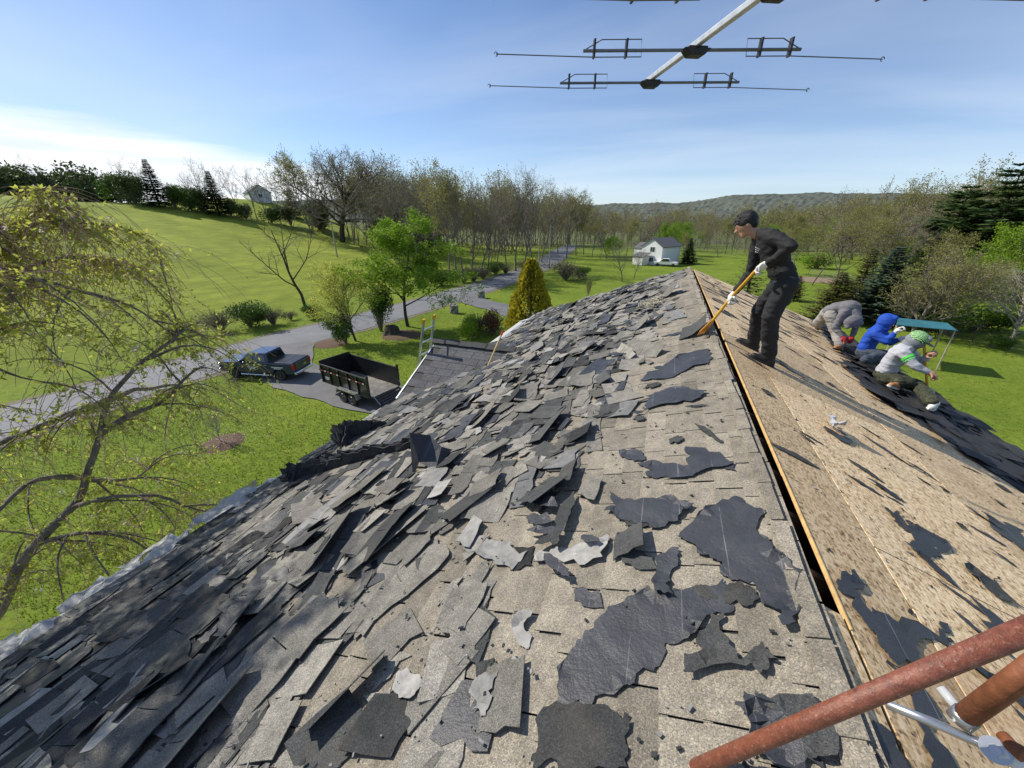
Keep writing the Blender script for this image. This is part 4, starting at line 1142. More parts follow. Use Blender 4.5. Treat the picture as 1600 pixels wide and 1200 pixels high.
def conifer(key, Ht, Rb, nw, per, leaf, seed, bark='bark_dark', droop=0.25, base=0.06, ncard=7, gap=0.0, shape=1.0, csize=1.0, jit=0.25):
    r = random.Random(seed); tr = MB(); cr = MB()
    tr.tube([(0, 0, 0), (0, 0, Ht * 0.5), (0, 0, Ht * 0.98)], [Ht * 0.02, Ht * 0.012, Ht * 0.002], 7)
    for w_ in range(nw):
        u = base + (1 - base) * ((w_ + r.random() * 0.8) / nw); z = u * Ht
        Lb = Rb * ((1 - u) ** shape) * r.uniform(1 - jit, 1 + jit) + 0.03 * Ht * (1 - u) + 0.02 * Ht
        if r.random() < gap: continue
        for k in range(per):
            a = k * 2 * pi / per + w_ * 1.3 + r.uniform(-0.3, 0.3); l = Lb * r.uniform(0.65, 1.15)
            d = V((cos(a), sin(a), 0.25 - droop * (1 - u) * 1.4)); d.normalize()
            p0 = V((0, 0, z)); mid = p0 + d * l * 0.55; end = mid + (d + V((0, 0, 0.18))).normalized() * l * 0.45
            tr.tube([p0, mid, end], [0.006 * Ht * (1 - u) + 0.01, 0.008, 0.004], 3, caps=False)
            for c in range(ncard):
                f = 0.18 + 0.82 * (c + r.random()) / ncard
                q = p0.lerp(mid, f / 0.55) if f < 0.55 else mid.lerp(end, (f - 0.55) / 0.45)
                for sgn in (-1, 1):
                    dd = (d * 0.7 + V((-sin(a), cos(a), 0)) * sgn * r.uniform(0.4, 1.0) + V((0, 0, r.uniform(-0.35, 0.15))))
                    ll = csize * (0.10 + 0.22 * l / max(Rb, 0.1)) * (1.25 - 0.6 * f) * Ht / 8 * r.uniform(0.7, 1.4)
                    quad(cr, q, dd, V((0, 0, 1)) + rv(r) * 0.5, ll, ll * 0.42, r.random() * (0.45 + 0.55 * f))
    VAR[key] = (tr.mesh('trunk', MATS[bark], smooth=True), cr.mesh('crown', MATS[leaf], tint=True), Ht, Rb)
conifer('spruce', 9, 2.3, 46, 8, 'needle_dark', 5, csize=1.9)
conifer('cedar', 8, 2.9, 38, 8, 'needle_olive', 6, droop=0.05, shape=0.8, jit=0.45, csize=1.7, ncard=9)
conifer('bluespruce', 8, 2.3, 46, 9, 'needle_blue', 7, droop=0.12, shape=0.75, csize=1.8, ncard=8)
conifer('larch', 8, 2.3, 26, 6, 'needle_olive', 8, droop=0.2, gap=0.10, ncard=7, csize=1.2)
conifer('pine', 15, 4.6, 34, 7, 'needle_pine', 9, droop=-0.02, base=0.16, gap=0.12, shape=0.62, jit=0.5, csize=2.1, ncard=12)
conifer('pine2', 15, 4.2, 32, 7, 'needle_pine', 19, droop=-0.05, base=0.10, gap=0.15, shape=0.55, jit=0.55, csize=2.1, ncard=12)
# golden column: upright fans all over a cone
r = random.Random(12); tr = MB(); cr = MB()
tr.tube([(0, 0, 0), (0, 0, 6.8)], [0.12, 0.02], 6)
for i in range(13000):
    u = r.random() ** 1.25; a = r.uniform(0, 2 * pi)
    lump = 1 + 0.30 * noise.noise(V((cos(a) * 2.2, sin(a) * 2.2, u * 7))) + 0.22 * noise.noise(V((cos(a) * 5, sin(a) * 5, u * 16)))
    R_ = (1.55 * (1 - u) ** 0.72 * (0.72 + 0.28 * min(1, u * 6)) + 0.05) * lump
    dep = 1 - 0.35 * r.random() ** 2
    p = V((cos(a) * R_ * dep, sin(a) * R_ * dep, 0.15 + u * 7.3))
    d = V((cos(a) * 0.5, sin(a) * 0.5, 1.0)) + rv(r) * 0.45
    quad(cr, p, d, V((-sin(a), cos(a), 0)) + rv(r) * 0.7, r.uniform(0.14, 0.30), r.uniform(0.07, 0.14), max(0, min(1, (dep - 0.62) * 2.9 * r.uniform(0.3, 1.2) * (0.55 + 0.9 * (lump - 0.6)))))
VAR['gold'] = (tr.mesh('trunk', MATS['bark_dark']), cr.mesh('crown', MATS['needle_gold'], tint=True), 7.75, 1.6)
def bushy(key, Ht, Rx, leaf, n, ls, seed, twig='twig_grey', nst=40, shape='oval', fill=0.65):
    r = random.Random(seed); tr = MB(); cr = MB()
    lobes = [(V((r.gauss(0, 0.35) * Rx, r.gauss(0, 0.35) * Rx, Ht * r.uniform(0.3, 0.75))), r.uniform(0.35, 0.62)) for _ in range(9)]
    for i in range(nst):
        a = r.uniform(0, 2 * pi); rr = Rx * r.random() * 0.85
        e = V((cos(a) * rr, sin(a) * rr, Ht * r.uniform(0.5, 1.0)))
        tr.tube([V((cos(a) * 0.06, sin(a) * 0.06, 0)), e * 0.5 + V((0, 0, 0.08 * Ht)), e], [0.02 * Ht / 2, 0.012 * Ht / 2, 0.004], 3, caps=False)
    for i in range(n):
        c, s_ = r.choice(lobes); q = rv(r) * (r.random() ** 0.4)
        p = V((c.x + q.x * Rx * s_, c.y + q.y * Rx * s_, c.z + q.z * Ht * s_ * 0.6))
        p.z = max(0.03, min(p.z, Ht * 1.02))
        quad(cr, p, rv(r) + V((0, 0, 0.3)), rv(r), ls * r.uniform(0.6, 1.4), ls * r.uniform(0.4, 0.8), r.random())
    VAR[key] = (tr.mesh('stem', MATS[twig]), cr.mesh('foliage', MATS[leaf], tint=True), Ht, Rx)
bushy('bush_green', 2.0, 1.5, 'leaf_green', 3200, 0.13, 1); bushy('bush_grey', 1.8, 1.5, 'leaf_greybush', 1800, 0.10, 2, nst=150)
bushy('bush_red', 1.6, 1.1, 'leaf_red', 2200, 0.10, 3, nst=80); bushy('oval_green', 4.0, 1.15, 'leaf_green', 6500, 0.12, 4)
bushy('hedge_tree', 6.0, 2.6, 'leaf_hedge', 4200, 0.34, 5, nst=50); bushy('hedge_light', 5.0, 2.4, 'leaf_green', 3000, 0.34, 6, nst=50); bushy('bush_bright', 1.6, 1.0, 'leaf_bright', 2400, 0.10, 7)
bushy('hedge_tree2', 6.5, 2.2, 'leaf_hedge', 4200, 0.30, 15, nst=50)
bushy('reed', 1.4, 1.2, 'leaf_greybush', 500, 0.12, 16, nst=160)


ORD = ['first', 'second', 'third', 'fourth', 'fifth', 'sixth', 'seventh', 'eighth', 'ninth', 'tenth', 'eleventh', 'twelfth', 'thirteenth', 'fourteenth', 'fifteenth', 'sixteenth', 'seventeenth', 'eighteenth', 'nineteenth']
def ordinal(n):
    if n < 20: return ORD[n - 1]
    tens = {2: 'twent', 3: 'thirt', 4: 'fort'}[n // 10]
    return tens + 'ieth' if n % 10 == 0 else tens + 'y-' + ORD[n % 10 - 1]
TR = random.Random(4)
def plant(name, key, P, h, label, cat='tree', group=None, rz=None, wide=1.0):
    tm_, cm_, H0, _ = VAR[key]
    o = empty(name, P, TR.uniform(0, 2 * pi) if rz is None else rz, label, cat, group)
    s = h / H0; o.scale = (s * wide, s * wide, s)
    a = link(tm_.name.split('.')[0], tm_, o); b_ = link(cm_.name.split('.')[0], cm_, o)
    return o
def plant_px(name, key, bx, by, ty, label, cat='tree', group=None, rz=None, wide=1.0, dist=None):
    P = gp(bx, by)
    if dist:
        r = ray(bx, by); hq = sqrt(r.x ** 2 + r.y ** 2); P = V((r.x / hq * dist, r.y / hq * dist, 0)); P.z = H(P.x, P.y)
    top = at_d(bx, ty, hd(P)).z
    return plant(name, key, P, max(0.4, top - P.z), label, cat, group, rz, wide)
# single trees told apart by look and place
plant_px('arborvitae', 'gold', 828, 540, 401, 'golden cone shaped evergreen behind the left edge of the roof', 'evergreen', dist=27, wide=1.4)
plant_px('tree', 'bright', 637, 510, 322, 'bright green young leafed tree between the road and the drive', rz=2.2, wide=1.45)
plant_px('tree', 'willow', 556, 534, 398, 'small yellow-green tree with upright twigs beside the drive entrance', rz=0.6, wide=1.15)
plant_px('shrub', 'oval_green', 596, 518, 432, 'tall oval dark green shrub beside the stump', 'shrub', wide=0.95)
plant_px('shrub', 'bush_green', 541, 538, 490, 'small green shrub at the foot of the yellow-green tree', 'shrub', wide=0.7)
plant_px('tree', 'sparse', 477, 480, 318, 'lone bare tree with forked limbs at the field edge across the road', rz=3.4, wide=1.25)
plant_px('tree', 'oak', 535, 378, 226, 'largest bare tree with a broad round crown above the field', wide=1.5)
plant_px('tree', 'bud1', 487, 370, 236, 'slim budding tree touching the left of the broad round crown')
plant_px('tree', 'bare1', 440, 352, 262, 'crooked bare tree near the hilltop house')
plant_px('tree', 'bare2', 402, 343, 258, 'twiggy bare tree in front of the hilltop house')
for i, (x, by, ty, k) in enumerate([(345, 520, 482, 'bush_grey'), (392, 512, 468, 'bush_green'), (428, 508, 478, 'bush_grey'), (490, 498, 474, 'bush_green'), (455, 500, 484, 'bush_grey')]):
    plant_px('roadside_shrub', k, x, by, ty, ['grey twiggy shrub farthest left along the road', 'leafy green shrub, largest of the roadside clump', 'grey twiggy shrub right of the leafy roadside one', 'round green shrub at the foot of the lone bare tree', 'low grey shrub between the roadside clump and the lone bare tree'][i], 'shrub', 'shrubs along the far side of the road', wide=[1.2, 1.25, 1.0, 0.9, 0.9][i])
for i, (x, by, ty, k, lab) in enumerate([(738, 530, 488, 'bush_bright', 'low bronze-green shrub left of the dark red one'), (770, 524, 484, 'bush_red', 'dark red twiggy shrub beside the golden evergreen'), (748, 520, 490, 'bush_grey', 'grey shrub behind the dark red one')]):
    plant_px('shrub', k, x, by, ty, lab, 'shrub')
plant_px('shrub', 'bush_grey', 884, 438, 404, 'big grey-green shrub beside the far stretch of road', 'shrub', wide=1.35)
plant_px('shrub', 'bush_green', 905, 436, 415, 'green shrub against the right side of the big grey-green one', 'shrub')
plant_px('tree', 'bare3', 972, 440, 372, 'small forked bare tree left of the white house, nearer one', wide=1.35); plant_px('tree', 'bare0', 990, 436, 378, 'small bare tree touching the white house', wide=1.35)
plant_px('tree', 'fan', 918, 470, 430, 'thin sapling on the lawn past the golden evergreen', wide=0.35)
plant_px('spruce', 'spruce', 1074, 412, 372, 'small dark spruce right of the white house', 'evergreen', wide=1.4)
plant_px('larch', 'larch', 1160, 488, 368, 'thin olive conifer directly behind the standing worker', 'evergreen', wide=1.2)
plant_px('cedar', 'cedar', 1295, 500, 424, 'brownish olive conifer behind the stooping worker', 'evergreen', wide=1.7)
plant_px('cedar', 'cedar', 1330, 492, 388, 'taller olive conifer left of the blue spruce', 'evergreen', wide=0.9, rz=1.1)
plant_px('spruce', 'bluespruce', 1362, 505, 384, 'dense blue-green spruce behind the crouching workers', 'evergreen', wide=1.35)
plant_px('tree', 'fan', 1425, 525, 372, 'budding fan shaped tree rising behind the teal canopy', wide=1.45)
plant_px('tree', 'fanbare', 1578, 535, 400, 'bare fan shaped tree at the right edge behind the wire fence', wide=1.25)
for i, (x, by, ty, k, w_, lab) in enumerate([(1505, 462, 262, 'pine', 1.25, 'tallest dark pine on the right'), (1570, 458, 266, 'pine2', 1.2, 'dark pine at the right edge of the picture'), (1448, 455, 292, 'pine2', 1.1, 'dark pine left of the tallest one')]):
    plant_px('pine_tree', k, x, by, ty, lab, 'pine', wide=w_)
for i, (x, by, ty, k, lab) in enumerate([(1600, 500, 325, 'springleaf', 'fresh green leafed tree at the right edge under the pines'), (1545, 485, 375, 'springleaf', 'fresh green leafed tree below the tallest pine'), (1420, 450, 375, 'springleaf', 'fresh green leafed tree left of the pines')]):
    plant_px('tree', k, x, by, ty, lab)
for i, (x, by, ty, lab) in enumerate([(1480, 525, 488, 'green shrub behind the wire fence'), (1455, 515, 492, 'grey shrub right of the fan shaped tree'), (1555, 545, 520, 'low green shrub along the wire fence at right')]):
    plant_px('shrub', ['bush_green', 'bush_grey', 'bush_green'][i], x, by, ty, lab, 'shrub', wide=1.3)
plant_px('grass_clump', 'reed', 1516, 520, 492, 'tuft of dry pale grass by the wire fence', 'grass clump')
plant_px('shrub', 'bush_bright', 1275, 420, 390, 'bright green bush at the edge of the far wood behind the standing worker', 'shrub', wide=1.6)
plant_px('tree', 'springleaf', 1040, 402, 343, 'fresh green tree behind the white house', wide=0.9)
# layered trees filling the ground beyond the right lawn
for i, (x, by, ty, ky, w_, lab) in enumerate([
    (1243, 432, 352, 'bud2', 1.2, 'slim budding tree just right of the standing worker'), (1268, 446, 336, 'bud0', 1.2, 'budding tree above the vegetable plot'), (1302, 452, 326, 'bare2', 1.3, 'grey bare tree above the stooping worker'),
    (1335, 458, 330, 'bud3', 1.3, 'yellowish budding tree left above the blue spruce'), (1368, 456, 308, 'bare0', 1.5, 'dense grey bare tree rising over the blue spruce'), (1398, 458, 314, 'bare3', 1.5, 'dense grey bare tree right of the one over the blue spruce'),
    (1436, 470, 352, 'bud1', 1.2, 'budding tree directly above the fan shaped tree'), (1478, 482, 372, 'bare1', 1.3, 'pale bare tree in front of the pines'), (1512, 492, 392, 'springleaf', 1.3, 'low fresh green tree right of the fan shaped tree'),
    (1540, 496, 360, 'bare2', 1.2, 'bare tree between the pines and the wire fence'), (1572, 500, 350, 'springleaf', 1.2, 'fresh green tree above the bare fan shaped tree'), (1395, 500, 440, 'bush_green', 1.3, 'rounded green bush between the spruce and the fan shaped tree'),
    (1470, 512, 455, 'bush_bright', 1.4, 'bright bush right of the fan shaped tree'), (1535, 515, 470, 'bush_green', 1.6, 'dark bush behind the wire fence at right'), (1240, 470, 430, 'cedar', 1.2, 'low olive conifer right behind the standing worker')]):
    plant_px('tree' if 'bush' not in ky else 'shrub', ky, x, by, ty, lab, 'tree' if 'bush' not in ky else 'shrub', wide=w_)
# hedgerow at the top of the field
for i, (x, by, ty, k, w_) in enumerate([(2, 299, 252, 0, 1.3), (28, 301, 256, 1, 1.3), (55, 303, 262, 0, 1.2), (90, 306, 274, 2, 1.0), (112, 308, 284, 2, 1.1), (138, 311, 259, 0, 1.1), (160, 313, 272, 1, 1.2), (190, 317, 268, 2, 1.1), (212, 319, 270, 0, 1.2), (275, 327, 285, 1, 1.2), (300, 330, 288, 2, 1.2), (318, 333, 292, 0, 1.3), (362, 339, 308, 1, 1.3), (385, 343, 318, 0, 1.4), (425, 349, 322, 2, 1.4), (455, 353, 318, 1, 1.5), (500, 360, 315, 0, 1.3), (610, 385, 318, 1, 1.3), (640, 392, 320, 0, 1.2), (660, 398, 330, 2, 1.2)]):
    plant_px('hedgerow_tree', ['hedge_tree', 'hedge_tree2', 'hedge_light'][k], x, by, ty, ordinal(i + 1) + ' rounded leafy tree from the left in the hedgerow above the field', 'tree', 'rounded hedgerow trees above the field', wide=w_)
for i, (x, by, ty, lab) in enumerate([(250, 324, 250, 'pointed dark spruce standing above the hedgerow'), (343, 337, 268, 'dark spruce in the hedgerow left of the hilltop house'), (460, 340, 290, 'small dark spruce right of the hilltop house'), (600, 372, 286, 'dark evergreen behind the broad round crown'), (640, 380, 284, 'dark evergreen right of the broad round crown')]):
    plant_px('spruce', 'spruce', x, by, ty, lab, 'evergreen', wide=1.25)
for i, (x, by, ty) in enumerate([(35, 302, 246), (70, 304, 238), (205, 318, 243), (222, 320, 250), (300, 330, 262), (325, 333, 242), (338, 336, 250), (378, 342, 255), (420, 348, 262)]):
    plant_px('bare_tree', 'bare%d' % (i % 4), x, by, ty, ordinal(i + 1) + ' thin bare tree from the left sticking up out of the hedgerow', 'tree', 'bare trees in the hedgerow', wide=0.9)
# bare and budding trees along the road
rs = random.Random(61)
for i, (x, by, ty) in enumerate([(588, 410, 262), (612, 404, 250), (628, 412, 262), (652, 420, 256), (665, 428, 268), (682, 438, 248), (703, 442, 246), (712, 441, 262), (725, 436, 272), (738, 434, 262), (752, 432, 280), (762, 428, 266), (776, 426, 280), (792, 422, 262), (806, 424, 254), (818, 428, 245), (832, 416, 262), (846, 410, 276), (858, 402, 290), (872, 398, 292), (885, 404, 286), (900, 400, 294), (912, 398, 304), (925, 402, 318)]):
    plant_px('roadside_tree', ('bare%d' if rs.random() < 0.62 else 'bud%d') % rs.randrange(4), x, by, ty, ordinal(i + 1) + ' tall bare tree from the left in the row beside the far road', 'tree', 'bare and budding trees beside the far road', wide=rs.uniform(0.85, 1.15))
for i, (x, by, ty) in enumerate([(690, 446, 418), (740, 440, 412), (755, 436, 416), (775, 430, 408), (790, 428, 412), (725, 442, 424), (650, 430, 405), (820, 424, 405), (672, 440, 420)]):
    plant_px('verge_shrub', ['bush_green', 'bush_grey', 'bush_grey'][i % 3], x, by, ty, ordinal(sorted([690, 740, 755, 775, 790, 725, 650, 820, 672]).index(x) + 1) + ' low shrub from the left under the bare trees by the road', 'shrub', 'shrubs under the roadside trees', wide=1.3)
# front rank of the wood at the right, then the mass behind it
for i in range(46):
    x = 930 + i * 11.2 + rs.uniform(-5, 5); by = rs.uniform(386, 408) + max(0, (x - 1200)) * 0.055; ty = rs.uniform(334, 368) - max(0, (x - 1160)) * 0.14
    if i % 4 == 1: ty += 14
    plant_px('wood_tree', rs.choice(['bud0', 'bud1', 'bud2', 'bud3', 'bare0', 'bare1', 'bare2', 'bare3', 'bare1', 'springleaf', 'oak']), x, by, ty, ordinal(i + 1) + ' tree from the left in the front rank of the wood past the lawns', 'tree', 'front rank of the far wood', wide=rs.uniform(0.95, 1.3))
low = []
for i in range(6):
    br, tp = skeleton(700 + i, 12, nc=(9, 6, 3), ang=(38, 42, 45), up=(0, 0.1, 0.06), ratio=(0.6, 0.5, 0.5), start=(0.3, 0.2, 0.2), r0=0.012)
    q = MB()
    for pts, rd, lev in br:
        if lev == 0: q.tube([pts[0], pts[3], pts[-1]], [rd[0], rd[3], rd[-1]], 4, caps=False)
        elif lev < 3: q.tube([pts[0], pts[-1]], [rd[0] * 0.9, 0.03], 3, caps=False)
        else: q.tube([pts[0], pts[-1]], [0.03, 0.02], 3, caps=False)
    nb_ = len(q.f)
    for k in range([520, 240, 800, 150, 900, 420][i]):
        p, d = rs.choice(tp); quad(q, p + rv(rs) * 0.6, rv(rs), rv(rs), 0.30 * rs.uniform(.6, 1.3), 0.20, rs.random()); q.m[-1] = 1
    low.append(q)
wm = MB(); cnt = 0
while cnt < 700:
    z_ = rs.random()
    if z_ < 0.55: x, y = rs.uniform(-75, 190), rs.uniform(150, 300)
    elif z_ < 0.80: x, y = rs.uniform(62, 140), rs.uniform(60, 180)
    else: x, y = rs.uniform(-100, -40), rs.uniform(85, 190)
    if y < 150 and 0 < x < 62: continue
    g_ = H(x, y)
    if not in_view((x, y, g_ + 8), 80): continue
    q = low[rs.randrange(6)]; s = rs.uniform(0.62, 1.08) * (1.25 if x > 60 or x < -40 else 1.0); a = rs.uniform(0, 6.28); c_, s_ = cos(a) * s, sin(a) * s; o_ = len(wm.v); tt = rs.uniform(-0.3, 0.3)
    wm.v += [(x + v[0] * c_ - v[1] * s_, y + v[0] * s_ + v[1] * c_, g_ + v[2] * s * 1.05) for v in q.v]
    wm.f += [tuple(k + o_ for k in f) for f in q.f]; wm.m += q.m; wm.t += [min(1, max(0, x_ + tt)) for x_ in q.t]; cnt += 1
tag(wm.build('woodland', [MATS['twig_grey'], MATS['leaf_bud']], tint=True), 'mass of budding spring woodland behind the front trees', 'woodland', kind='stuff')

# ---------------------------------------------------------------- weeping cherry in the foreground
ch = empty('weeping_cherry', (-8.6, -0.4, 0), 0, 'weeping cherry with hanging reddish twigs and yellow-green new leaves at the left edge', 'tree')
CI = Matrix.Translation((8.6, 0.4, 0))
def cpart(o): o.parent = ch; o.matrix_parent_inverse = CI; return o
rc = random.Random(91)
def cpx(lst): return [at_x(x, y, X) for x, y, X in lst]
limbs = [
 ([V((-8.6, -0.4, 0)), V((-8.55, -0.2, 2.2))] + cpx([(-60, 1060, -8.2), (0, 958, -8.0), (42, 871, -7.9), (112, 792, -7.8), (137, 742, -7.7), (156, 676, -7.6), (171, 626, -7.6), (225, 563, -7.5), (287, 511, -7.4)]), 0.17, 0.02),
 ([V((-8.55, -0.2, 2.2))] + cpx([(-120, 900, -8.6), (-60, 700, -8.8), (0, 490, -8.8), (25, 438, -8.7), (29, 405, -8.6), (5, 365, -8.5), (20, 350, -8.4), (75, 335, -8.2), (110, 305, -8.0)]), 0.14, 0.015),
 (cpx([(156, 676, -7.6), (200, 650, -7.3), (255, 625, -7.1), (300, 585, -6.9), (320, 570, -6.8)]), 0.06, 0.008),
 (cpx([(171, 626, -7.6), (104, 651, -8.0), (40, 680, -8.3), (-30, 705, -8.6)]), 0.06, 0.03),
 (cpx([(112, 792, -7.8), (170, 778, -7.3), (250, 774, -6.9), (290, 790, -6.6), (330, 800, -6.4), (365, 806, -6.3)]), 0.045, 0.006),
 (cpx([(70, 845, -7.85), (130, 832, -7.4), (200, 842, -7.0), (240, 870, -6.7), (262, 880, -6.6)]), 0.038, 0.005),
 (cpx([(137, 745, -7.7), (60, 752, -7.4), (20, 775, -7.2), (-20, 815, -7.0)]), 0.05, 0.02),
 (cpx([(137, 748, -7.7), (180, 752, -7.9), (215, 742, -8.1), (240, 715, -8.3)]), 0.04, 0.006),
 (cpx([(25, 438, -8.7), (70, 412, -8.8), (140, 405, -8.9), (200, 425, -9.0), (270, 470, -9.1)]), 0.05, 0.006),
 (cpx([(29, 405, -8.6), (60, 345, -8.4), (120, 345, -8.0), (190, 358, -7.8), (260, 395, -7.7)]), 0.04, 0.004),
 (cpx([(10, 470, -8.8), (50, 440, -8.3), (110, 450, -7.9), (200, 480, -7.6), (270, 520, -7.5), (300, 545, -7.4)]), 0.05, 0.005),
 (cpx([(171, 626, -7.6), (215, 610, -8.2), (270, 600, -8.7), (330, 610, -9.0), (385, 640, -9.2)]), 0.045, 0.005),
 (cpx([(225, 563, -7.5), (280, 540, -7.0), (340, 545, -6.7), (375, 570, -6.6)]), 0.03, 0.004),
 (cpx([(0, 500, -8.8), (-20, 560, -8.0), (30, 590, -7.6), (90, 600, -7.4)]), 0.05, 0.006),
 (cpx([(5, 365, -8.5), (-40, 330, -8.5), (-100, 320, -8.6)]), 0.06, 0.01),
 ([V((-8.6, 0.2, 7.5)), V((-8.8, 0.0, 9.5)), V((-8.5, 0.3, 11.2)), V((-8.0, 0.5, 12.2)), V((-7.4, 0.7, 12.4)), V((-7.0, 0.9, 12.0))], 0.12, 0.01),
 ([V((-8.8, 0.0, 9.5)), V((-8.6, -0.9, 11.0)), V((-8.2, -1.8, 11.8)), V((-7.7, -2.5, 11.8))], 0.08, 0.01),
 ([V((-8.6, 0.2, 10.6)), V((-7.9, 0.2, 11.6)), V((-7.2, -0.3, 11.9)), V((-6.6, -0.8, 11.4))], 0.06, 0.008),
 ([V((-8.5, 0.3, 11.2)), V((-7.8, 0.5, 12.6)), V((-7.0, 0.7, 13.0)), V((-6.3, 0.6, 12.6))], 0.05, 0.008),
 ([V((-8.0, 0.5, 12.2)), V((-7.0, -0.2, 13.0)), V((-6.2, -0.6, 12.9)), V((-5.6, -0.9, 12.3))], 0.05, 0.008),
 ([V((-8.7, 0.1, 9.0)), V((-8.0, 1.0, 10.2)), V((-7.6, 1.8, 10.6)), V((-7.2, 2.3, 10.3))], 0.06, 0.008),
]
tr = MB(); tw = MB(); lf = MB(); bl = MB()
anch = []
for pts, ra, rb in limbs:
    sp = smooth_path([tuple(p) for p in pts], 0.14); n_ = len(sp)
    sp = [p + V((noise.noise(p * 1.7), noise.noise(p * 1.7 + V((9, 0, 0))), noise.noise(p * 1.7 + V((0, 9, 0))))) * 0.05 for p in sp]
    tr.tube(sp, [ra + (rb - ra) * (i / (n_ - 1)) ** 0.8 for i in range(n_)], 8, caps=False)
    anch += [(p, (sp[min(i + 1, n_ - 1)] - sp[max(0, i - 1)]).normalized(), 1 + (i / n_)) for i, p in enumerate(sp) if p.z > 5.2]
# secondary arching boughs
sec = []
for k in range(150):
    p, d, w_ = rc.choice(anch)
    a = rc.uniform(0, 2 * pi); dd = V((cos(a), sin(a), rc.uniform(0.1, 0.6))).normalized() * 0.6 + d * 0.6
    if p.x + dd.x * 1.2 > -5.4: dd.x = -abs(dd.x)
    L_ = rc.uniform(0.6, 1.7); q = [p]; 
    for i in range(6):
        dd = (dd + V((rc.gauss(0, 0.08), rc.gauss(0, 0.08), -0.16 - 0.05 * i))).normalized(); q.append(q[-1] + dd * L_ / 6)
    tr.tube(q, [0.016, 0.014, 0.012, 0.010, 0.008, 0.006, 0.004], 5, caps=False)
    sec += [(x, dd, 1) for x in q[1:]]
src_ = anch + sec * 2 + [q_ for q_ in anch + sec * 2 if q_[0].z > 10.2] * 4
for k in range(7200):
    p, d, w_ = rc.choice(src_)
    a = rc.uniform(0, 2 * pi); dd = V((cos(a), sin(a), rc.uniform(-0.2, 0.5))).normalized()
    L_ = rc.choice([0.3, 0.5, 0.8, 1.2]) * rc.uniform(0.7, 1.2); q = [p]; n_ = 7
    for i in range(n_):
        dd = (dd + V((rc.gauss(0, 0.16), rc.gauss(0, 0.16), -0.26))).normalized(); q.append(q[-1] + dd * L_ / n_)
        if q[-1].x > -5.15 - 0.3 * rc.random() and q[-1].z < 8.6: break
    tw.tube(q, [0.0034] * (len(q) - 1) + [0.002], 3, caps=False)
    if rc.random() < 0.5:
        for j in range(rc.randrange(6, 20)):
            i = rc.randrange(1, len(q)); u = q[i].lerp(q[i - 1], rc.random())
            quad(lf, u, rv(rc) + V((0, 0, -0.2)), rv(rc), rc.uniform(0.05, 0.10), rc.uniform(0.024, 0.042), rc.random())
    if rc.random() < 0.07:
        u = rc.choice(q)
        for j in range(rc.randrange(4, 10)): quad(bl, u + rv(rc) * 0.05, rv(rc), rv(rc), 0.035, 0.03, rc.random())
cpart(tr.build('trunk', MATS['bark_grey'], smooth=True)); cpart(tw.build('twigs', MATS['twig_red']))
cpart(lf.build('leaves', MATS['leaf_yellow'], tint=True)); cpart(bl.build('blossoms', MATS['blossom'], tint=True))
# ================================================================ vehicles
simple('truck_paint', (0.016, 0.023, 0.085), 0.2, 0.3, var=0.1, scale=3, coat=0.8, spec=0.5)
simple('dark_glass', (0.02, 0.024, 0.03), 0.04, var=0.1, spec=0.9)
simple('tonneau', (0.035, 0.037, 0.042), 0.35, var=0.2, scale=4)
simple('chrome', (0.65, 0.66, 0.68), 0.16, 0.95, var=0.1)
simple('rubber', (0.022, 0.022, 0.023), 0.8, var=0.3)
simple('black_plastic', (0.025, 0.025, 0.027), 0.5, var=0.2)
simple('red_lens', (0.45, 0.015, 0.012), 0.2, var=0.2)
simple('white_paint', (0.75, 0.75, 0.74), 0.4, var=0.06)
simple('trailer_black', (0.018, 0.019, 0.021), 0.38, 0.2, var=0.45, scale=3, bmp=0.05)
simple('trailer_bed', (0.20, 0.19, 0.175), 0.7, 0.2, var=0.5, scale=2)
simple('steel', (0.50, 0.51, 0.53), 0.35, 0.9, var=0.25)
simple('decal_blue', (0.10, 0.13, 0.38), 0.4, var=0.1)
def wheel(name, parent, loc, rad, wid, ax='Y'):
    mb = MB(); mb.lathe([(rad * 0.62, -wid / 2), (rad * 0.93, -wid / 2), (rad, -wid * 0.36), (rad, wid * 0.36), (rad * 0.93, wid / 2), (rad * 0.62, wid / 2)], (0, 0, 0), 'Y', 28)
    w_ = mb.build(name, MATS['rubber'], parent, smooth=False, fix=True); w_.location = loc
    mb = MB(); mb.lathe([(rad * 0.64, -wid * 0.40), (rad * 0.60, -wid * 0.52), (rad * 0.54, -wid * 0.42), (rad * 0.16, -wid * 0.30), (rad * 0.14, -wid * 0.5), (rad * 0.02, -wid * 0.5)], (0, 0, 0), 'Y', 24)
    for k in range(6):
        a = k * pi / 3; M = Matrix.Rotation(a, 3, 'Y'); mb.box(M @ V((rad * 0.36, -wid * 0.40, 0)), (rad * 0.46, wid * 0.16, rad * 0.15), M)
    mb.build('rim', MATS['steel'], w_, fix=True)
    return w_
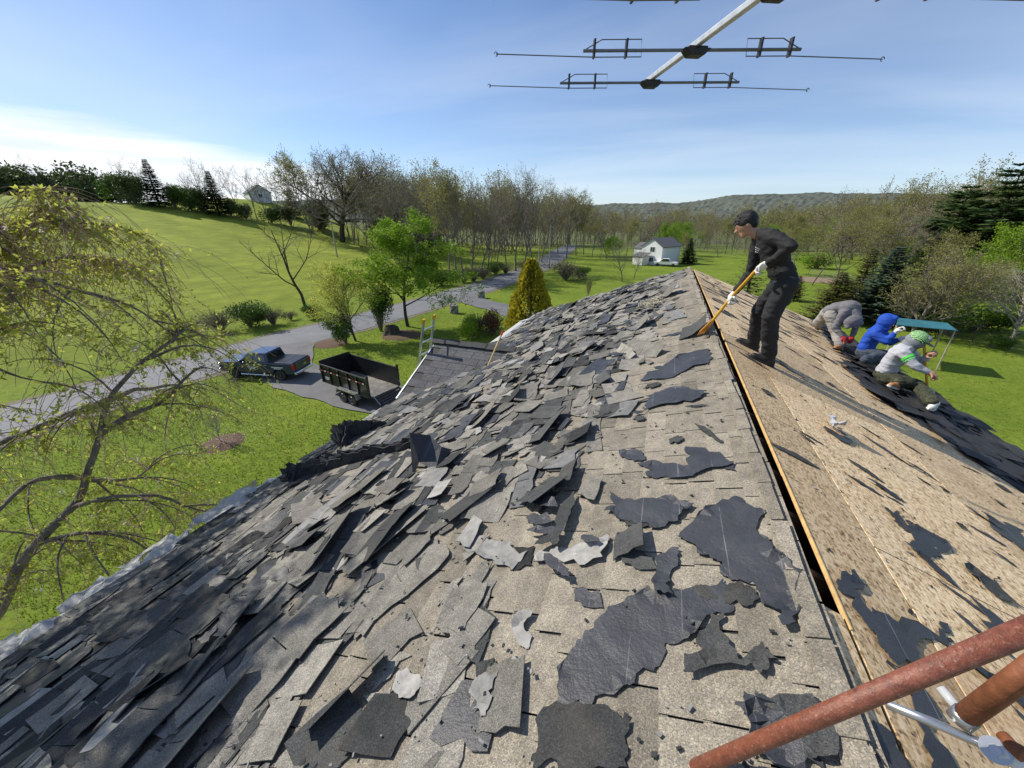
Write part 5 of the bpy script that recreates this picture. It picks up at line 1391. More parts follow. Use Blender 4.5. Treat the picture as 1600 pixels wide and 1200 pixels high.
def truck():
    # local: x forward, y left; near side in the picture is y < 0 ... built symmetrical
    P0, P1 = at_z(437, 593, 0.0), None
    o = empty('pickup_truck', (0, 0, 0), 0, 'dark blue crew cab pickup truck with covered bed on the drive', 'truck')
    W = 1.98
    def side_prism(name, outline, mat, w_=W, bev=0.05, par=None, shrink=0):
        mb = MB(); mb.prism([(x, -w_ / 2, z) for x, z in outline], (0, w_, 0)); q = mb.build(name, MATS[mat], par or o, fix=True); bevel(q, bev, 3); return q
    arch = lambda cx_, r=0.50: [(cx_ + r * cos(a), 0.42 + r * sin(a)) for a in [pi * k / 8 for k in range(8, -1, -1)]]
    low = [(-2.88, 0.55)] + [(p[0], max(p[1], 0.50)) for p in arch(-1.78)] + [(p[0], max(p[1], 0.50)) for p in arch(1.90)] + [(2.86, 0.52)]
    body = side_prism('body', low + [(2.95, 0.80), (2.90, 1.12), (2.70, 1.22), (1.35, 1.30), (0.9, 1.32), (-2.90, 1.32), (-2.92, 0.9)], 'truck_paint', bev=0.06)
    cab = MB()                       # tapered greenhouse
    lowr = [(1.32, 1.28), (-1.05, 1.28)]; up = [(0.62, 1.93), (-0.72, 1.95)]
    yl, yu = W / 2 - 0.05, W / 2 - 0.22
    vs_ = [(1.32, -yl, 1.28), (-1.05, -yl, 1.28), (-1.05, yl, 1.28), (1.32, yl, 1.28), (0.50, -yu, 1.95), (-0.90, -yu, 1.97), (-0.90, yu, 1.97), (0.50, yu, 1.95)]
    cab.add(vs_, [(3, 2, 1, 0), (4, 5, 6, 7), (0, 1, 5, 4), (1, 2, 6, 5), (2, 3, 7, 6), (3, 0, 4, 7)])
    c = cab.build('cab', MATS['truck_paint'], o, fix=True); bevel(c, 0.07, 3)
    def panel(name, pts, nrm, mat='dark_glass', par=c, th=0.012):
        mb = MB(); n_ = V(nrm).normalized(); mb.prism([V(p) + n_ * 0.003 for p in pts], n_ * th); return mb.build(name, MATS[mat], par, fix=True)
    nrm_s = V((0, -(1.93 - 1.28), -(yl - yu))); 
    def sidept(x, z, sg): u = (z - 1.28) / 0.65; return V((x, sg * (yl - (yl - yu) * u), z))
    for sg in (-1, 1):
        nn_ = V((0, sg * 0.65, 0.17))
        panel('window', [sidept(1.05, 1.34, sg), sidept(0.18, 1.34, sg), sidept(0.16, 1.82, sg), sidept(0.55, 1.82, sg)][::sg], nn_)
        panel('window', [sidept(0.08, 1.34, sg), sidept(-0.85, 1.34, sg), sidept(-0.68, 1.82, sg), sidept(0.06, 1.82, sg)][::sg], nn_)
    panel('windshield', [V((1.22, -0.82, 1.36)), V((1.22, 0.82, 1.36)), V((0.64, 0.70, 1.85)), V((0.64, -0.70, 1.85))], (0.66, 0, 0.78))
    panel('rear_window', [V((-1.02, 0.80, 1.36)), V((-1.02, -0.80, 1.36)), V((-0.925, -0.68, 1.86)), V((-0.925, 0.68, 1.86))], (-0.98, 0, 0.2))
    mb = MB(); mb.box((-1.98, 0, 1.345), (1.80, W - 0.14, 0.04)); bevel(mb.build('bed_cover', MATS['tonneau'], o), 0.012)
    for xx in (-1.58, -2.18):
        mb = MB(); mb.box((xx, 0, 1.368), (0.02, W - 0.2, 0.010)); mb.build('cover_seam', MATS['black_plastic'], o)
    mb = MB(); mb.box((-2.935, 0, 1.02), (0.03, 1.50, 0.52)); tg = bevel(mb.build('tailgate', MATS['truck_paint'], o), 0.02)
    mb = MB(); mb.box((-2.956, 0.0, 1.16), (0.012, 0.22, 0.07)); mb.build('handle', MATS['black_plastic'], tg)
    mb = MB(); mb.box((-2.955, -0.28, 0.96), (0.012, 0.30, 0.10)); mb.build('badge', MATS['steel'], tg)
    mb = MB(); mb.box((-2.99, 0, 0.60), (0.20, W - 0.06, 0.20)); bm_ = bevel(mb.build('rear_bumper', MATS['chrome'], o), 0.04)
    mb = MB(); mb.box((-3.096, 0, 0.62), (0.012, 0.32, 0.16)); mb.build('number_plate', MATS['white_paint'], bm_)
    mb = MB(); mb.box((2.93, 0, 0.60), (0.22, W - 0.04, 0.24)); bevel(mb.build('front_bumper', MATS['chrome'], o), 0.05)
    mb = MB(); mb.box((2.935, 0, 0.98), (0.06, 1.25, 0.32)); bevel(mb.build('grille', MATS['black_plastic'], o), 0.02)
    for sg in (-1, 1):
        mb = MB(); mb.box((-2.90, sg * (W / 2 - 0.09), 1.06), (0.10, 0.20, 0.42)); bevel(mb.build('tail_light', MATS['red_lens'], o), 0.02)
        mb = MB(); mb.box((2.88, sg * 0.80, 1.02), (0.12, 0.34, 0.24)); bevel(mb.build('headlight', MATS['chrome'], o), 0.03)
        mb = MB(); mb.box((0.98, sg * (W / 2 + 0.11), 1.40), (0.12, 0.22, 0.20)); bevel(mb.build('mirror', MATS['truck_paint'], o), 0.03)
        mb = MB(); mb.tube([(-0.95, sg * (W / 2 + 0.02), 0.40), (1.25, sg * (W / 2 + 0.02), 0.40)], 0.05, 8); mb.build('running_board', MATS['chrome'], o)
        for dx in (0.12, -0.95):
            mb = MB(); mb.box((dx + 0.45 * 0, sg * (W / 2 + 0.004), 0.95), (0.010, 0.008, 0.66)); mb.build('door_seam', MATS['black_plastic'], body)
            mb = MB(); mb.box((dx + 0.14, sg * (W / 2 + 0.022), 1.14), (0.20, 0.03, 0.035)); mb.build('door_handle', MATS['chrome'], body)
        for dz, w_, x0 in ((1.02, 0.9, -1.7), (0.92, 0.55, -1.7), (0.96, 0.7, 0.3), (0.86, 0.5, 0.3)):
            mb = MB(); mb.box((x0, sg * (W / 2 + 0.006), dz), (w_, 0.008, 0.055)); mb.build('lettering', MATS['white_paint'], body)
        for xx in (-1.78, 1.90): 
            q = wheel('wheel', o, (xx, sg * (W / 2 - 0.14), 0.41), 0.41, 0.27)
            if sg > 0: q.rotation_euler = (0, 0, pi)
    return o
tk = truck()
A_, B_ = at_z(442, 594, 0.066), at_z(374, 590, 0.066)
hdg = (B_ - A_); hdg.z = 0; hdg.normalize(); ang = atan2(hdg.y, hdg.x)
# the near rear wheel stands at A_
off = Matrix.Rotation(ang, 3, 'Z') @ V((-1.78, 0.99 - 0.14, 0))
tk.location = V((A_.x, A_.y, 0.068)) - off; tk.rotation_euler = (0, 0, ang)

def dump_trailer():
    o = empty('dump_trailer', (0, 0, 0), 0, 'black tandem axle dump trailer with its rear ramp lowered, hitched behind the pickup', 'trailer')
    L_, W, zb, zt = 4.5, 2.15, 0.78, 2.02
    for sg in (-1, 1):
        mb = MB(); mb.box((0, sg * (W / 2 - 0.02), (zb + zt) / 2), (L_, 0.03, zt - zb)); s_ = mb.build('side_wall', MATS['trailer_black'], o)
        mb = MB(); mb.box((0, sg * (W / 2), zt + 0.0), (L_ + 0.04, 0.09, 0.08)); bevel(mb.build('top_rail', MATS['trailer_black'], s_), 0.015)
        for k in range(6):
            mb = MB(); mb.box((-L_ / 2 + 0.10 + k * (L_ - 0.2) / 5, sg * (W / 2 + 0.03), (zb + zt) / 2 - 0.02), (0.10, 0.07, zt - zb - 0.06)); bevel(mb.build('stake', MATS['trailer_black'], s_), 0.01)
        mb = MB(); mb.box((0, sg * (W / 2 + 0.07), zb + 0.90), (L_, 0.03, 0.09)); mb.build('side_rail', MATS['trailer_black'], s_)
        for k in range(14):
            if k in (6, 7): continue
            mb = MB(); mb.box((-L_ / 2 + 0.32 + k * 0.297, sg * (W / 2 + 0.088), zb + 0.90), (0.15, 0.008, 0.06)); mb.build('reflector', MATS['red_lens' if k % 2 else 'white_paint'], s_)
        mb = MB(); mb.box((L_ / 2 - 0.62, sg * (W / 2 + 0.004), zb + 0.42), (0.50, 0.012, 0.10)); mb.build('lettering', MATS['white_paint'], s_)
        mb = MB(); mb.box((L_ / 2 - 0.55, sg * (W / 2 + 0.004), zb + 0.30), (0.34, 0.012, 0.05)); mb.build('lettering', MATS['white_paint'], s_)
        mb = MB()                                              # tandem mudguard
        pr = [(-0.95, 0.55), (-0.82, 0.86), (0.82, 0.86), (0.95, 0.55), (1.0, 0.55), (0.86, 0.91), (-0.86, 0.91), (-1.0, 0.55)]
        mb.prism([(x - 0.45, sg * (W / 2 + 0.02), z) for x, z in pr], (0, sg * 0.30, 0)); mb.build('mudguard', MATS['steel'], o, fix=True)
        for dx in (-0.43, 0.43):
            q = wheel('wheel', o, (dx - 0.45, sg * (W / 2 + 0.17), 0.38), 0.38, 0.22)
            if sg > 0: q.rotation_euler = (0, 0, pi)
    mb = MB(); mb.box((L_ / 2 - 0.015, 0, (zb + zt) / 2), (0.03, W - 0.06, zt - zb)); mb.box((L_ / 2, 0, zt + 0.10), (0.06, W, 0.22)); mb.build('front_wall', MATS['trailer_black'], o)
    mb = MB(); mb.box((0, 0, zb - 0.02), (L_, W - 0.02, 0.04)); mb.build('bed_floor', MATS['trailer_bed'], o)
    mb = MB()
    for sg in (-1, 1): mb.box((0.1, sg * 0.45, zb - 0.14), (L_ - 0.1, 0.08, 0.2))
    mb.build('chassis', MATS['trailer_black'], o)
    mb = MB()
    for sg in (-1, 1): mb.tube([(L_ / 2 - 0.1, sg * 0.45, 0.58), (L_ / 2 + 1.35, 0, 0.52)], 0.055, 6)
    mb.box((L_ / 2 + 1.42, 0, 0.54), (0.22, 0.1, 0.1)); mb.tube([(L_ / 2 + 0.9, 0, 0.06), (L_ / 2 + 0.9, 0, 0.9)], 0.04, 8); mb.build('drawbar', MATS['trailer_black'], o)
    mb = MB(); mb.box((L_ / 2 + 0.35, 0, 0.78), (0.5, 0.9, 0.42)); bevel(mb.build('pump_box', MATS['trailer_black'], o), 0.02)
    for sg in (-1, 1):
        mb = MB(); mb.box((-L_ / 2 - 0.0, sg * (W / 2 + 0.01), (zb + zt) / 2 + 0.1), (0.10, 0.10, zt - zb + 0.22)); mb.build('corner_post', MATS['trailer_black'], o)
        mb = MB(); mb.tube([(-L_ / 2, sg * (W / 2 - 0.02), zb + 0.45), (-L_ / 2 - 0.75, sg * (W / 2 - 0.08), 0.52)], 0.016, 5); mb.build('ramp_chain', MATS['steel'], o)
    rl = 1.75; a = math.asin((zb - 0.06) / rl)
    ramp_ = empty('ramp', (-L_ / 2 - 0.02, 0, zb - 0.02)); ramp_.parent = o; ramp_.rotation_euler = (0, -a, 0)
    mb = MB()
    for sg in (-1, 1): mb.box((-rl / 2, sg * (W / 2 - 0.12), 0), (rl, 0.07, 0.06))
    rm = mb.build('ramp', MATS['trailer_black'], o); rm.matrix_basis = Matrix.Translation((-L_ / 2 - 0.02, 0, zb - 0.02)) @ Matrix.Rotation(-a, 4, 'Y')
    bpy.data.objects.remove(ramp_)
    for k in range(9):
        mb = MB(); mb.box((-0.1 - k * (rl - 0.2) / 8, 0, 0.0), (0.12, W - 0.34, 0.045)); q = mb.build('slat', MATS['trailer_black'], rm)
    return o
tl = dump_trailer()
F_, R_ = at_z(500, 594, 0.80), at_z(588, 626, 0.80)
hdg = F_ - R_; hdg.z = 0; ln = hdg.length; hdg.normalize(); ang = atan2(hdg.y, hdg.x)
mid = (F_ + R_) / 2 - (Matrix.Rotation(ang, 3, 'Z') @ V((0, -1.07 if True else 0, 0))) * -1
tl.location = (F_ + R_) / 2 + Matrix.Rotation(ang, 3, 'Z') @ V((0, -1.07, 0)) ; 
tl.scale = (1.06, 1.06, 1.0); tl.location.z = 0.068; tl.rotation_euler = (0, 0, ang)

# ================================================================ tools, ladder, antenna, pipes
simple('yellow_paint', (0.66, 0.36, 0.03), 0.4, var=0.15, scale=12); simple('tool_wood', (0.62, 0.46, 0.22), 0.6, var=0.2, scale=10); simple('orange_steel', (0.55, 0.22, 0.03), 0.5, var=0.2)
simple('red_grip', (0.5, 0.03, 0.02), 0.5)
simple('plastic_yellow', (0.75, 0.42, 0.02), 0.4)
# ladder against the gable end of the cross gable
lad = empty('extension_ladder', (-6.6, 7.2, 0), 0, 'aluminium ladder with yellow end caps leaning on the cross gable', 'ladder')
LI = Matrix.Translation((6.6, -7.2, 0))
def lpart(o): o.parent = lad; o.matrix_parent_inverse = LI; return o
tp1, tp2 = at_y(686, 508, 6.85), at_y(701, 500, 7.28)
tp1.x = tp2.x = (tp1.x + tp2.x) / 2; tp2.z = tp1.z = (tp1.z + tp2.z) / 2 + 0.02; tp1.x = tp2.x = -4.60
bt = [V((-6.7, tp1.y, 0.0)), V((-6.7, tp2.y, 0.0))]
for tpp, bb in ((tp1, bt[0]), (tp2, bt[1])):
    d = (tpp - bb).normalized(); q = d.to_track_quat('Z', 'Y').to_matrix()
    mb = MB(); mb.box((tpp + bb) / 2, (0.07, 0.028, (tpp - bb).length), q); lpart(mb.build('rail', MATS['aluminium']))
    mb = MB(); mb.box(tpp + d * 0.02, (0.082, 0.04, 0.10), q); lpart(mb.build('end_cap', MATS['plastic_yellow']))
for k in range(1, 30):
    u = k / 30 + 0.012; mb = MB(); mb.tube([bt[0].lerp(tp1, u), bt[1].lerp(tp2, u)], 0.016, 6); lpart(mb.build('rung', MATS['aluminium']))
# broom-like shingle rake left lying on the cross gable
bh, bt_ = at_y(757, 585, 6.6), at_y(783, 524, 7.0)
n_cg = V((0, -sin(ca), cos(ca)))
br_e = empty('shingle_remover', bh, 0, 'yellow handled shingle remover leaning on the cross gable roof', 'tool')
def off_part(o, e): o.parent = e; o.matrix_parent_inverse = Matrix.Translation(-V(e.location)); return o
dh = (bt_ - bh).normalized(); sd_ = dh.cross(n_cg).normalized()
mb = MB(); mb.tube([bh + dh * 0.14, bt_], 0.018, 8); off_part(mb.build('handle', MATS['tool_wood']), br_e)
mb = MB(); mb.tube([bt_, bt_ + dh * 0.10], 0.022, 8); off_part(mb.build('grip', MATS['red_grip']), br_e)
mb = MB(); ct = bh + dh * 0.14; nn_ = sd_.cross(dh)
mb.prism([ct - sd_ * 0.045, ct + sd_ * 0.045, bh + sd_ * 0.12 - dh * 0.12, bh - sd_ * 0.12 - dh * 0.12], nn_ * 0.02); off_part(mb.build('blade', MATS['tool_wood'], fix=True), br_e)
mb = MB(); e0 = bh - dh * 0.12; mb.prism([e0 - sd_ * 0.13, e0 + sd_ * 0.13, e0 + sd_ * 0.13 - dh * 0.04, e0 - sd_ * 0.13 - dh * 0.04], nn_ * 0.025); off_part(mb.build('blade_edge', MATS['steel'], fix=True), br_e)

# television antenna overhead
simple('antenna_alu', (0.58, 0.58, 0.57), 0.42, 0.6, var=0.18, scale=20); simple('antenna_dark', (0.16, 0.165, 0.18), 0.45, 0.5, var=0.2)
az_ = CAMZ + 1.0
b0, b1 = at_z(1018, 122, az_), at_z(1180, 0, az_)
bd = (b1 - b0); bd.z = 0; bd.normalize(); perp = V((-bd.y, bd.x, 0)) * -1
if perp.x < 0: perp = -perp
mastP = b0 + bd * 3.9
an = empty('tv_antenna', (mastP.x, mastP.y, 9.3), 0, 'aluminium television antenna with wire elements overhead', 'antenna')
def apart(o, p=None):
    o.parent = p or an
    o.matrix_parent_inverse = Matrix.Translation(-V(an.location)) if p is None else Matrix.Identity(4)
    return o
q = Matrix((perp, bd, V((0, 0, 1)))).transposed()
mb = MB(); mb.box(b0 + bd * 2.1 - bd * 0.04, (0.036, 4.3, 0.036), q); apart(bevel(mb.build('boom', MATS['antenna_alu']), 0.006))
mb = MB(); mb.tube([(mastP.x, mastP.y, 9.35), (mastP.x, mastP.y, az_ + 0.1)], 0.02, 10); apart(mb.build('mast', MATS['steel']))
dEl = at_z(1258, 124, az_) - at_z(765, 127, az_); dEl.z = 0; perp = dEl.normalized(); bdE = V((perp.y, -perp.x, 0))
def element(c, La, Lb, tilt):
    """folded-wire element on both sides of the boom with a black insulator"""
    mb = MB(); mb.box(c - V((0, 0, 0.03)), (0.13, 0.075, 0.03), q); mb.prism([c + q @ V(p) for p in [(-0.09, -0.04, -0.025), (0.09, -0.04, -0.025), (0.045, -0.04, -0.065), (-0.045, -0.04, -0.065)]], bd * 0.08); ins = apart(bevel(mb.build('insulator', MATS['black_plastic'], fix=True), 0.006))
    for sg in (-1, 1):
        ex = perp * sg; L_ = La if sg < 0 else Lb
        mb = MB(); mb.tube([c + ex * 0.08 - V((0, 0, 0.03)), c + ex * L_ * 0.56 - V((0, 0, 0.03))], 0.0095, 7); apart(mb.build('rod', MATS['antenna_dark']))
        zz0 = V((0, 0, -0.03)); w0, w1 = 0.27 * L_, 0.56 * L_
        lo_, hi_ = V((0, 0, -0.066)) + bd * 0.01, V((0, 0, 0.03)) - bd * 0.01
        mb = MB(); mb.tube([c + ex * w1 + zz0, c + ex * (w1 - 0.12) + hi_, c + ex * w0 + hi_, c + ex * w0 + lo_, c + ex * (w1 * 0.9) + lo_, c + ex * L_ + lo_ + V((0, 0, -0.02 * sg * tilt))], 0.0035, 5); 
        e_ = c + ex * L_ + lo_ + V((0, 0, -0.02 * sg * tilt)); mb.tube([e_ + (ex * cos(a) * 0.012 + V((0, 0, sin(a) * 0.012))) for a in [k * pi / 4 for k in range(7)]], 0.003, 4)
        apart(mb.build('wire_loop', MATS['antenna_dark']))
        for f in (0.34, 0.50):
            mb = MB(); mb.prism([c + ex * (L_ * f) + V((0, 0, 0.032)) - bd * 0.02, c + ex * (L_ * f + 0.011) + V((0, 0, 0.032)) - bd * 0.02, c + ex * (L_ * f + 0.011) + V((0, 0, -0.068)) - bd * 0.02, c + ex * (L_ * f) + V((0, 0, -0.068)) - bd * 0.02], bd * 0.03); apart(mb.build('clip', MATS['black_plastic'], fix=True))
e1 = at_z(1018, 124, az_ - 0.03); e2 = at_z(1085, 70, az_ - 0.03)
element(b0, (at_z(765, 127, az_) - b0).length, (at_z(1258, 124, az_) - b0).length, 1)
c2 = b0 + bd * ((e2 - e1).length); element(c2, (at_z(775, 75, az_) - c2).length, (at_z(1380, 69, az_) - c2).length, 1)
c3 = b0 + bd * ((b1 - b0).length + 0.17); element(c3, 1.35, 1.42, 1); element(c3 + bd * 0.75, 1.4, 1.5, 1)

# rusty pipes and strap of the mast bracket at the near end of the ridge
m, t, b = new_mat('rusty_paint'); p = pos(t)
n = tnoise(t, p, 34, 8, 0.8); n2 = tnoise(t, p, 120, 4, 0.7)
c = ramp(t, n, [(0.3, (0.09, 0.032, 0.022)), (0.5, (0.21, 0.066, 0.038)), (0.62, (0.27, 0.095, 0.055)), (0.75, (0.38, 0.17, 0.10))])
c = mixc(t, ramp(t, n2, [(0.58, 0.0), (0.70, 0.6)]), c, (0.44, 0.30, 0.24))
lk(t, c, b.inputs['Base Color']); b.inputs['Roughness'].default_value = 0.42; bump(t, b, n2, 0.6, 0.004)
simple('rust_orange', (0.20, 0.07, 0.03), 0.6, var=0.35, scale=18, obj=False, bmp=0.2)
def cam_pt(px, py, F): return ORG + ray(px, py) * F
pipe = empty('rusty_pipe', cam_pt(1085, 1200, 1.22), 0, 'long rusty red pipe crossing the lower right corner', 'pipe')
def ppart(o, e=pipe): o.parent = e; o.matrix_parent_inverse = Matrix.Translation(-V(e.location)); return o
A_, B_ = cam_pt(1030, 1224, 1.26), cam_pt(1700, 945, 0.74)
mb = MB(); mb.tube([A_, B_], 0.0225, 24); ppart(mb.build('tube', MATS['rusty_paint'], smooth=True))
d = (B_ - A_).normalized()
mb = MB(); c0 = cam_pt(1350, 1098, 0.955) ; up_ = (ORG - c0).normalized(); mb.tube([c0 + up_ * 0.004, c0 + up_ * 0.032], 0.009, 10); ppart(mb.build('bolt', MATS['rusty_paint']))
p2 = empty('rusty_pipe', cam_pt(1505, 1125, 0.95), 0, 'short orange rusted pipe stub at the right edge below the long pipe', 'pipe')
mb = MB(); mb.tube([cam_pt(1505, 1122, 0.95), cam_pt(1660, 1010, 0.80)], 0.023, 20); ppart(mb.build('tube', MATS['rust_orange'], smooth=True), p2)
mb = MB(); mb.tube([cam_pt(1498, 1127, 0.955), cam_pt(1512, 1117, 0.945)], 0.0255, 20); ppart(mb.build('collar', MATS['steel'], smooth=True), p2)
st = empty('steel_strap', cam_pt(1390, 1105, 1.0), 0, 'flat galvanised brace bar with bolted white end under the long pipe', 'brace')
mb = MB(); pts = [cam_pt(1385, 1100, 1.02), cam_pt(1460, 1130, 0.97), cam_pt(1540, 1165, 0.92), cam_pt(1640, 1215, 0.85)]
mb.tube(pts, 0.011, 10); ppart(mb.build('bar', MATS['steel'], smooth=True), st)
mb = MB(); c0 = cam_pt(1555, 1172, 0.90); up_ = (ORG - c0).normalized(); mb.tube([c0 - up_ * 0.012, c0 + up_ * 0.016], 0.026, 16); mb.tube([c0 + up_ * 0.016, c0 + up_ * 0.026], 0.011, 6); ppart(mb.build('bolt', MATS['steel']), st)
mb = MB(); mb.tube([cam_pt(1555, 1172, 0.90), cam_pt(1610, 1195, 0.87), cam_pt(1660, 1225, 0.84)], 0.022, 10); ppart(mb.build('end_plate', MATS['white_paint'], smooth=True), st)
mb = MB(); mb.tube([cam_pt(1470, 1075, 1.03), cam_pt(1490, 1100, 1.0), cam_pt(1515, 1115, 0.98)], 0.012, 8); ppart(mb.build('sleeve', MATS['clear_plastic'], smooth=True), st)
mb = MB(); mb.tube([cam_pt(1566, 1148, 0.9), cam_pt(1580, 1165, 0.88), cam_pt(1600, 1180, 0.86)], [0.012, 0.014, 0.018], 10); ppart(mb.build('pin', MATS['rust_orange'], smooth=True), st)

# tarp over the left gutter
m = simple('tarp_white', (0.40, 0.40, 0.40), 0.6, var=0.25, scale=5, bmp=0.4, obj=False)
mb = MB(); rr = random.Random(17); ny = 60
for i in range(ny):
    y = Y0 + 0.6 + i * (3.0 - Y0 - 0.6) / (ny - 1)
    for k in range(8):
        u = k / 7
        x = XL + 0.02 - u * 0.72 + 0.07 * noise.noise(V((y * 3.5, u * 3, 1))); z = lz(XL) + 0.01 - 0.30 * u ** 1.5 + 0.10 * noise.noise(V((y * 4.0, u * 4, 6))) + 0.05 * noise.noise(V((y * 11, u * 6, 2)))
        mb.v.append((x, y + 0.05 * noise.noise(V((y * 2, u * 5, 9))), z))
for i in range(ny - 1):
    for k in range(7):
        if noise.noise(V((i * 0.22, k * 0.3, 7))) > 0.22: continue
        a = i * 8 + k; mb.f.append((a, a + 1, a + 9, a + 8)); mb.m.append(0); mb.t.append(0)
tag(mb.build('tarp', m), 'crumpled silver-white tarp hanging along the left gutter', 'tarp')

# ================================================================ buildings, poles and garden things
simple('house_white', (0.74, 0.75, 0.76), 0.6, var=0.05); simple('roof_grey', (0.13, 0.13, 0.14), 0.85, var=0.2); simple('pole_wood', (0.33, 0.29, 0.24), 0.85, var=0.2, scale=4); simple('door_dark', (0.09, 0.09, 0.1), 0.5)
def gable_house(name, P, rz, w_, d_, h_, rh, label, wins, garage=False):
    o = empty(name, P, rz, label, 'house')
    mb = MB(); mb.box((0, 0, h_ / 2 - 0.5), (w_, d_, h_ + 1)); mb.prism([(-w_ / 2, -d_ / 2, h_), (w_ / 2, -d_ / 2, h_), (0, -d_ / 2, h_ + rh)], (0, d_, 0)); wl = mb.build('wall', MATS['house_white'], o, fix=True)
    mb = MB()
    for sg in (-1, 1):
        e = V((sg * (w_ / 2 + 0.4), 0, h_ - 0.4 * rh / (w_ / 2))); tp_ = V((0, 0, h_ + rh + 0.05))
        mb.prism([(tp_.x, -d_ / 2 - 0.35, tp_.z), (e.x, -d_ / 2 - 0.35, e.z + 0.05), (e.x, -d_ / 2 - 0.35, e.z - 0.15), (tp_.x, -d_ / 2 - 0.35, tp_.z - 0.18)], (0, d_ + 0.7, 0))
    rf = mb.build('roof', MATS['roof_grey'], o, fix=True)
    for (x, z, ww, hh) in wins:
        mb = MB(); mb.box((x, -d_ / 2 - 0.03, z), (ww + 0.2, 0.08, hh + 0.2)); f_ = mb.build('window', MATS['white_trim'], o)
        for sx_ in (-1, 1):
            mb = MB(); mb.box((x + sx_ * ww * 0.25, -d_ / 2 - 0.075, z), (ww * 0.44, 0.03, hh)); mb.build('pane', MATS['window_glass'], f_)
    if garage:
        for k in (-1, 1):
            mb = MB(); mb.box((k * w_ * 0.24, -d_ / 2 - 0.04, 1.15), (w_ * 0.38, 0.08, 2.3)); mb.build('garage_door', MATS['white_trim'], o)
    return o
Pw = gp(1030, 412); 
wh = gable_house('white_house', Pw, radians(-32), 7.2, 10, 5.6, 2.2, 'white two storey gabled house across the lawns', [(0.2, 4.6, 1.6, 1.3), (0.2, 1.6, 1.4, 1.2)])
wh.scale = (0.76, 0.76, 0.76)
mb = MB(); mb.box((-7.2, 3.5, 1.8), (6.2, 6.5, 4.6)); mb.build('side_wing', MATS['house_white'], wh)
mb = MB(); mb.prism([(-10.5, 0, 4.1), (-4, 0, 4.1), (-4, 3.5, 5.8), (-10.5, 3.5, 5.8)], (0, 0, 0.15)); mb.prism([(-10.5, 7, 4.1), (-4, 7, 4.1), (-4, 3.5, 5.8), (-10.5, 3.5, 5.8)], (0, 0, 0.15)); mb.build('wing_roof', MATS['roof_grey'], wh, fix=True)
mb = MB(); mb.box((-2.0, -7.3, 1.3), (3.6, 3.4, 2.4)); mb.build('porch', MATS['white_trim'], wh)
mb = MB(); mb.prism([(-4.2, -9.2, 2.5), (0.2, -9.2, 2.5), (0.2, -5.5, 3.5), (-4.2, -5.5, 3.5)], (0, 0, 0.12)); mb.build('porch_roof', MATS['roof_grey'], wh, fix=True)
r_ = ray(402, 306); hq = sqrt(r_.x ** 2 + r_.y ** 2); Ph = V((r_.x / hq * 165, r_.y / hq * 165, 0)); Ph.z = H(Ph.x, Ph.y)
hh = gable_house('hilltop_house', Ph, radians(62), 7.5, 13, 3.0, 2.6, 'white house with a dark grey roof on top of the hill', [(0, 1.6, 1.2, 1.2)]); hh.scale = (0.8, 0.8, 0.8)
for i, (x, by, ty, lab) in enumerate([(527, 402, 347, 'weathered utility pole leaning at the edge of the field'), (858, 420, 352, 'pale utility pole beside the far stretch of road'), (842, 412, 356, 'thin utility pole behind the first roadside pole')]):
    P = gp(x, by); h_ = at_d(x, ty, hd(P)).z - P.z
    o = empty('utility_pole', P, 0, lab, 'utility pole', 'utility poles')
    mb = MB(); mb.tube([(0, 0, -0.3), (0, 0, h_)], [0.16, 0.11], 8); mb.build('pole', MATS['pole_wood'], o)
    if h_ > 5: mb = MB(); mb.box((0, 0, h_ - 0.35), (1.6, 0.09, 0.11), eul(0, 0, 0.5)); mb.build('crossarm', MATS['pole_wood'], o)
# small stone pillars flanking the second drive entrance
simple('field_stone', (0.24, 0.23, 0.22), 0.9, var=0.4, scale=5, bmp=0.5)
for i, (x, by, lab) in enumerate([(710, 490, 'stone planter pillar on the near side of the second drive entrance'), (752, 466, 'stone planter pillar on the far side of the second drive entrance')]):
    P = gp(x, by); o = empty('stone_pillar', P, 0.3, lab, 'pillar', 'pillars at the drive entrance')
    rr = random.Random(i)
    for k in range(4):
        for j in range(4):
            a = j * pi / 2 + k * 0.4; mb = MB(); mb.box((cos(a) * 0.24, sin(a) * 0.24, 0.13 + k * 0.25), (0.50, 0.44, 0.24), eul(0, 0, a + rr.uniform(-.1, .1))); bevel(mb.build('stone', MATS['field_stone'], o), 0.04)
    mb = MB(); mb.tube([(0, 0, 1.0), (0, 0, 1.7)], 0.03, 6); mb.box((0, 0, 1.82), (0.2, 0.2, 0.26)); mb.build('lamp', MATS['white_paint'], o)
# stump and mulch rings
simple('mulch', (0.12, 0.075, 0.05), 0.95, var=0.4, scale=10, bmp=0.6)
def mulch(P, r_, lab):
    mb = MB(); n_ = 22; mb.v.append((0, 0, 0.10))
    for ring, z in ((0.6, 0.08), (1.0, 0.0)):
        for k in range(n_): a = 2 * pi * k / n_; q_ = r_ * ring * (1 + 0.12 * noise.noise(V((cos(a) * 2, sin(a) * 2, P.x)))); mb.v.append((cos(a) * q_, sin(a) * q_, z))
    for k in range(n_): mb.f.append((0, 1 + k, 1 + (k + 1) % n_)); mb.f.append((1 + k, 1 + n_ + k, 1 + n_ + (k + 1) % n_, 1 + (k + 1) % n_)); mb.m += [0, 0]; mb.t += [0, 0]
    o = mb.build('mulch_bed', MATS['mulch']); o.location = (P.x, P.y, H(P.x, P.y) + 0.005); return tag(o, lab, 'mulch bed')
mulch(gp(350, 695), 1.0, 'round mulch bed with fallen petals on the lawn under the cherry twigs'); mulch(gp(628, 524), 1.9, 'mulch bed around the stump and the bright green tree'); mulch(gp(517, 538), 1.5, 'dark mulch patch beside the drive entrance')
